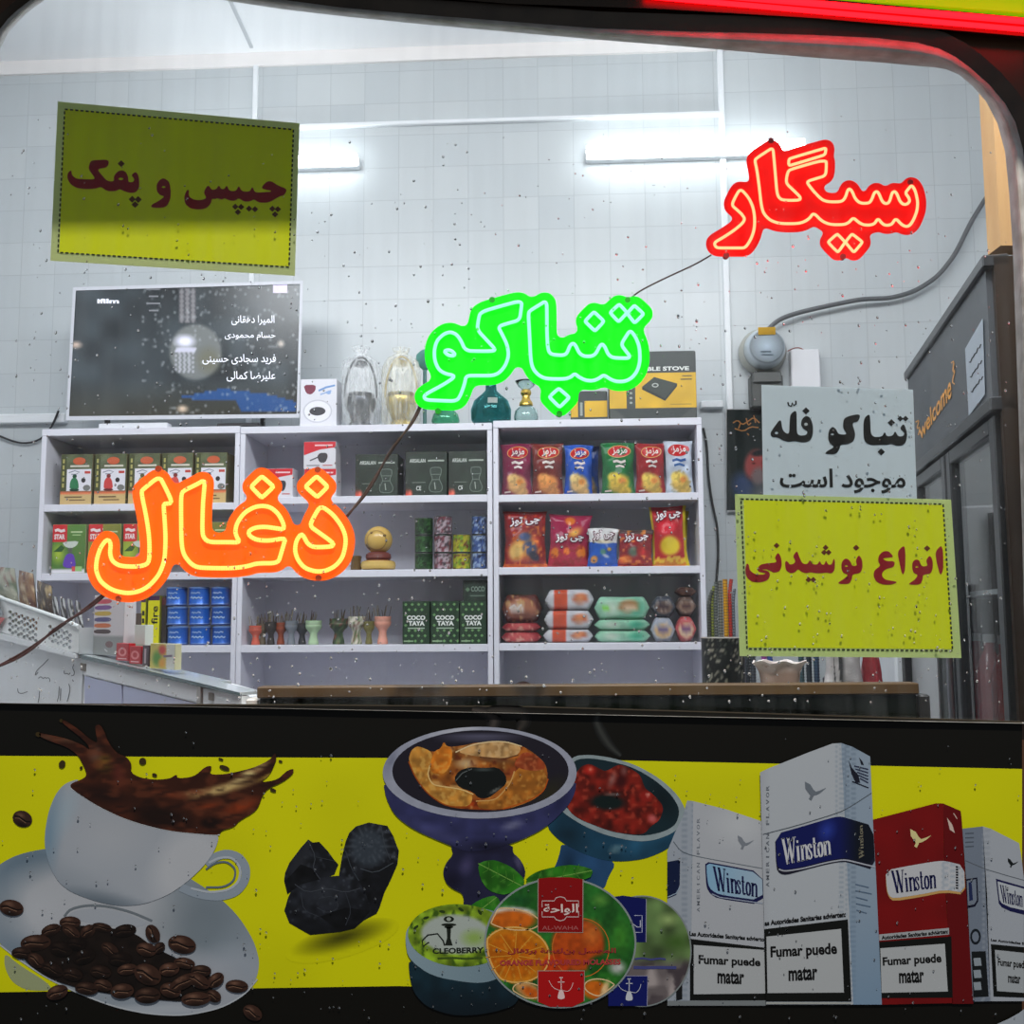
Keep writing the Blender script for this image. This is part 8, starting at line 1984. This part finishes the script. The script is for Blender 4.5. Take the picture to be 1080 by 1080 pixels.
# display card, small boxes on the display counter
def stand(name, label, cat, x0, x1, y0, y1, off, depth, col, art, grp=None):
    A = P(np.array([x0, x1]), np.array([y1, y1 + (x1 - x0) * .2]), (FRZ[0] + off * 1.487, FRZ[1]))
    s = float((A[0] - CAM) @ FWD) / 1080; g = frame(A[0], s, ze * np.linalg.norm(A[1][:2] - A[0][:2]) / (s * (x1 - x0)), zn); w, h = x1 - x0, y1 - y0
    zb = float(P(x0, 690 + (x0 - 89) * .237, FRZ)[2]) + .003
    o = A[0].copy(); o[2] = zb; g = frame(o, s, ze * np.linalg.norm(A[1][:2] - A[0][:2]) / (s * (x1 - x0)), zn)
    b = MB(); b.box(0, w, 0, depth, 0, h, g, col, bev=.2); m_ = fr(g); art(b, lambda x, y, z=0.0: m_(np.asarray(x, float), h - np.asarray(y, float), z + .0006), w, h)
    return tag(b.build(name, SATIN, smooth=0), label, cat, grp)


def art_card(b, m, w, h):
    b.shape(rect(.2, .2, w - .2, h - .2), m, lambda x, y: Paint(x, y, (214, 206, 208)).rect(0, h * .68, w, h, (150, 152, 150)).c, .0001, 3)
    for i, c in enumerate(((206, 60, 80), (120, 70, 140), (206, 170, 50), (70, 60, 120), (216, 110, 50), (70, 44, 44))):
        y = h * (.08 + i * .1); b.shape(chaikin([(w * .02, y), (w * .5, y - .6), (w * .62, y + 2), (w * .5, y + 4.4), (w * .02, y + 4)], 1), m, c, .0003)
    b.shape(ellipse(w * .55, h * .82, 4, 3.4, 0, 14), m, (120, 90, 90), .0003); b.stroke([(w * .4, h * .9), (w * .5, h * .94)], 1.4, m, (206, 206, 206), .0003)


stand('display_carton', 'grey and white display carton with coloured bars under the orange sign', 'box', 98, 129.5, 628, 690, .014, 12, (206, 202, 204), art_card)
stand('tube_carton', 'dark brown narrow carton behind the red packets under the orange sign', 'box', 134.5, 139.5, 640, 690, .045, 9, (84, 70, 62), lambda b, m, w, h: b.stroke([(w * .2, h * .4), (w * .7, h * .55)], 2.4, m, (170, 150, 130), .0003))
stand('pale_carton', 'pale green white carton left of the yellow lighter boxes', 'box', 141, 152, 655, 695, .03, 9, (206, 214, 204), lambda b, m, w, h: b.shape(rect(1, h * .5, w - 1, h - 1), m, (176, 200, 180), .0003))
for i, (x0, x1, lab) in enumerate(((122.5, 135.5, 'red packet, left of two on the display counter'), (136.5, 148.5, 'red packet, right of two on the display counter'))):
    def art(b, m, w, h):
        b.shape(rect(.2, .2, w - .2, h - .2), m, (190, 24, 34), .0001); b.shape([ellipse(w * .5, h * .5, 4.4, 4.6, 0, 18), ellipse(w * .5, h * .5, 2.4, 2.6, 0, 14)], m, (226, 130, 130), .0003); b.stroke([(w * .15, h * .88), (w * .85, h * .88)], 1, m, (230, 190, 190), .0003)
    stand('red_box', lab, 'packet', x0, x1, 678, 696, .004, 7, (190, 24, 34), art, 'red packets on the display counter')
stand('gum_box', 'small dark box with pale lettering right of the red packets', 'packet', 150, 156.5, 676, 698, .004, 7, (70, 50, 56), lambda b, m, w, h: b.stroke([(w * .5, h * .15), (w * .5, h * .85)], 2, m, (190, 170, 176), .0003))
def art_fruit(b, m, w, h):
    b.shape(rect(.2, .2, w - .2, h - .2), m, lambda x, y: Paint(x, y, (206, 190, 90)).ell(w * .3, h * .6, w * .25, h * .4, (90, 150, 50), 0, .6).ell(w * .5, h * .25, w * .2, h * .25, (206, 60, 50), 0, .6).ell(w * .5, h * .75, w * .2, h * .25, (226, 160, 50), 0, .6).rect(w * .68, 0, w, h, (216, 216, 206)).c, .0001, 1.4); b.stroke([(w * .55, h * .5), (w * .9, h * .46)], 2.2, m, (130, 110, 130), .0003)
stand('fruit_box', 'colourful fruit patterned box at right end of display counter', 'packet', 158, 184, 681, 707, .004, 7, (206, 200, 160), art_fruit)

# ================================================================== rain on the pane and the banner
def drops(name, n, area_, plane, rmin, rmax, label, side):
    b = MB(); xs = rng.uniform(area_[0], area_[2], n); ys = area_[1] + (area_[3] - area_[1]) * rng.power(1.5, n); rs = rmin + (rmax - rmin) * rng.power(.6, n)
    ring = np.linspace(0, 2 * math.pi, 8, endpoint=False); k = 0
    for x, y, r in zip(xs, ys, rs):
        if not (side(x, y)):
            continue
        c = P(x, y, plane); e = rng.uniform(1.0, 1.5)
        v = [c + np.array([math.cos(a) * r * q, -hh * r, math.sin(a) * r * q * e]) for q, hh in ((1, 0), (.82, .32), (.42, .52)) for a in ring] + [c + np.array([0, -.58 * r, 0])]
        fs = [(i * 8 + j, i * 8 + (j + 1) % 8, i * 8 + 8 + (j + 1) % 8, i * 8 + 8 + j) for i in range(2) for j in range(8)] + [(16 + j, 16 + (j + 1) % 8, 24) for j in range(8)] + [tuple(range(7, -1, -1))]
        b.add(v, fs, (255, 255, 255))
    o = b.build(name, WATER, loc=(0, 0, 0), smooth=180); o['kind'] = 'stuff'
    return tag(o, label, 'raindrops')


WATER = realglass('rain_water', (1, 1, 1), 1.33)
drops('raindrops', 1500, (5, 120, 1065, 742), (GL[0] - .0002, 0), .0006, .0020, 'fine raindrops scattered over the window pane', lambda x, y: y < 738 + x * .02)
drops('raindrops', 420, (0, 770, 1075, 1075), (BAN[0] - .0042, 0), .0006, .0016, 'raindrops clinging to the printed banner', lambda x, y: True)
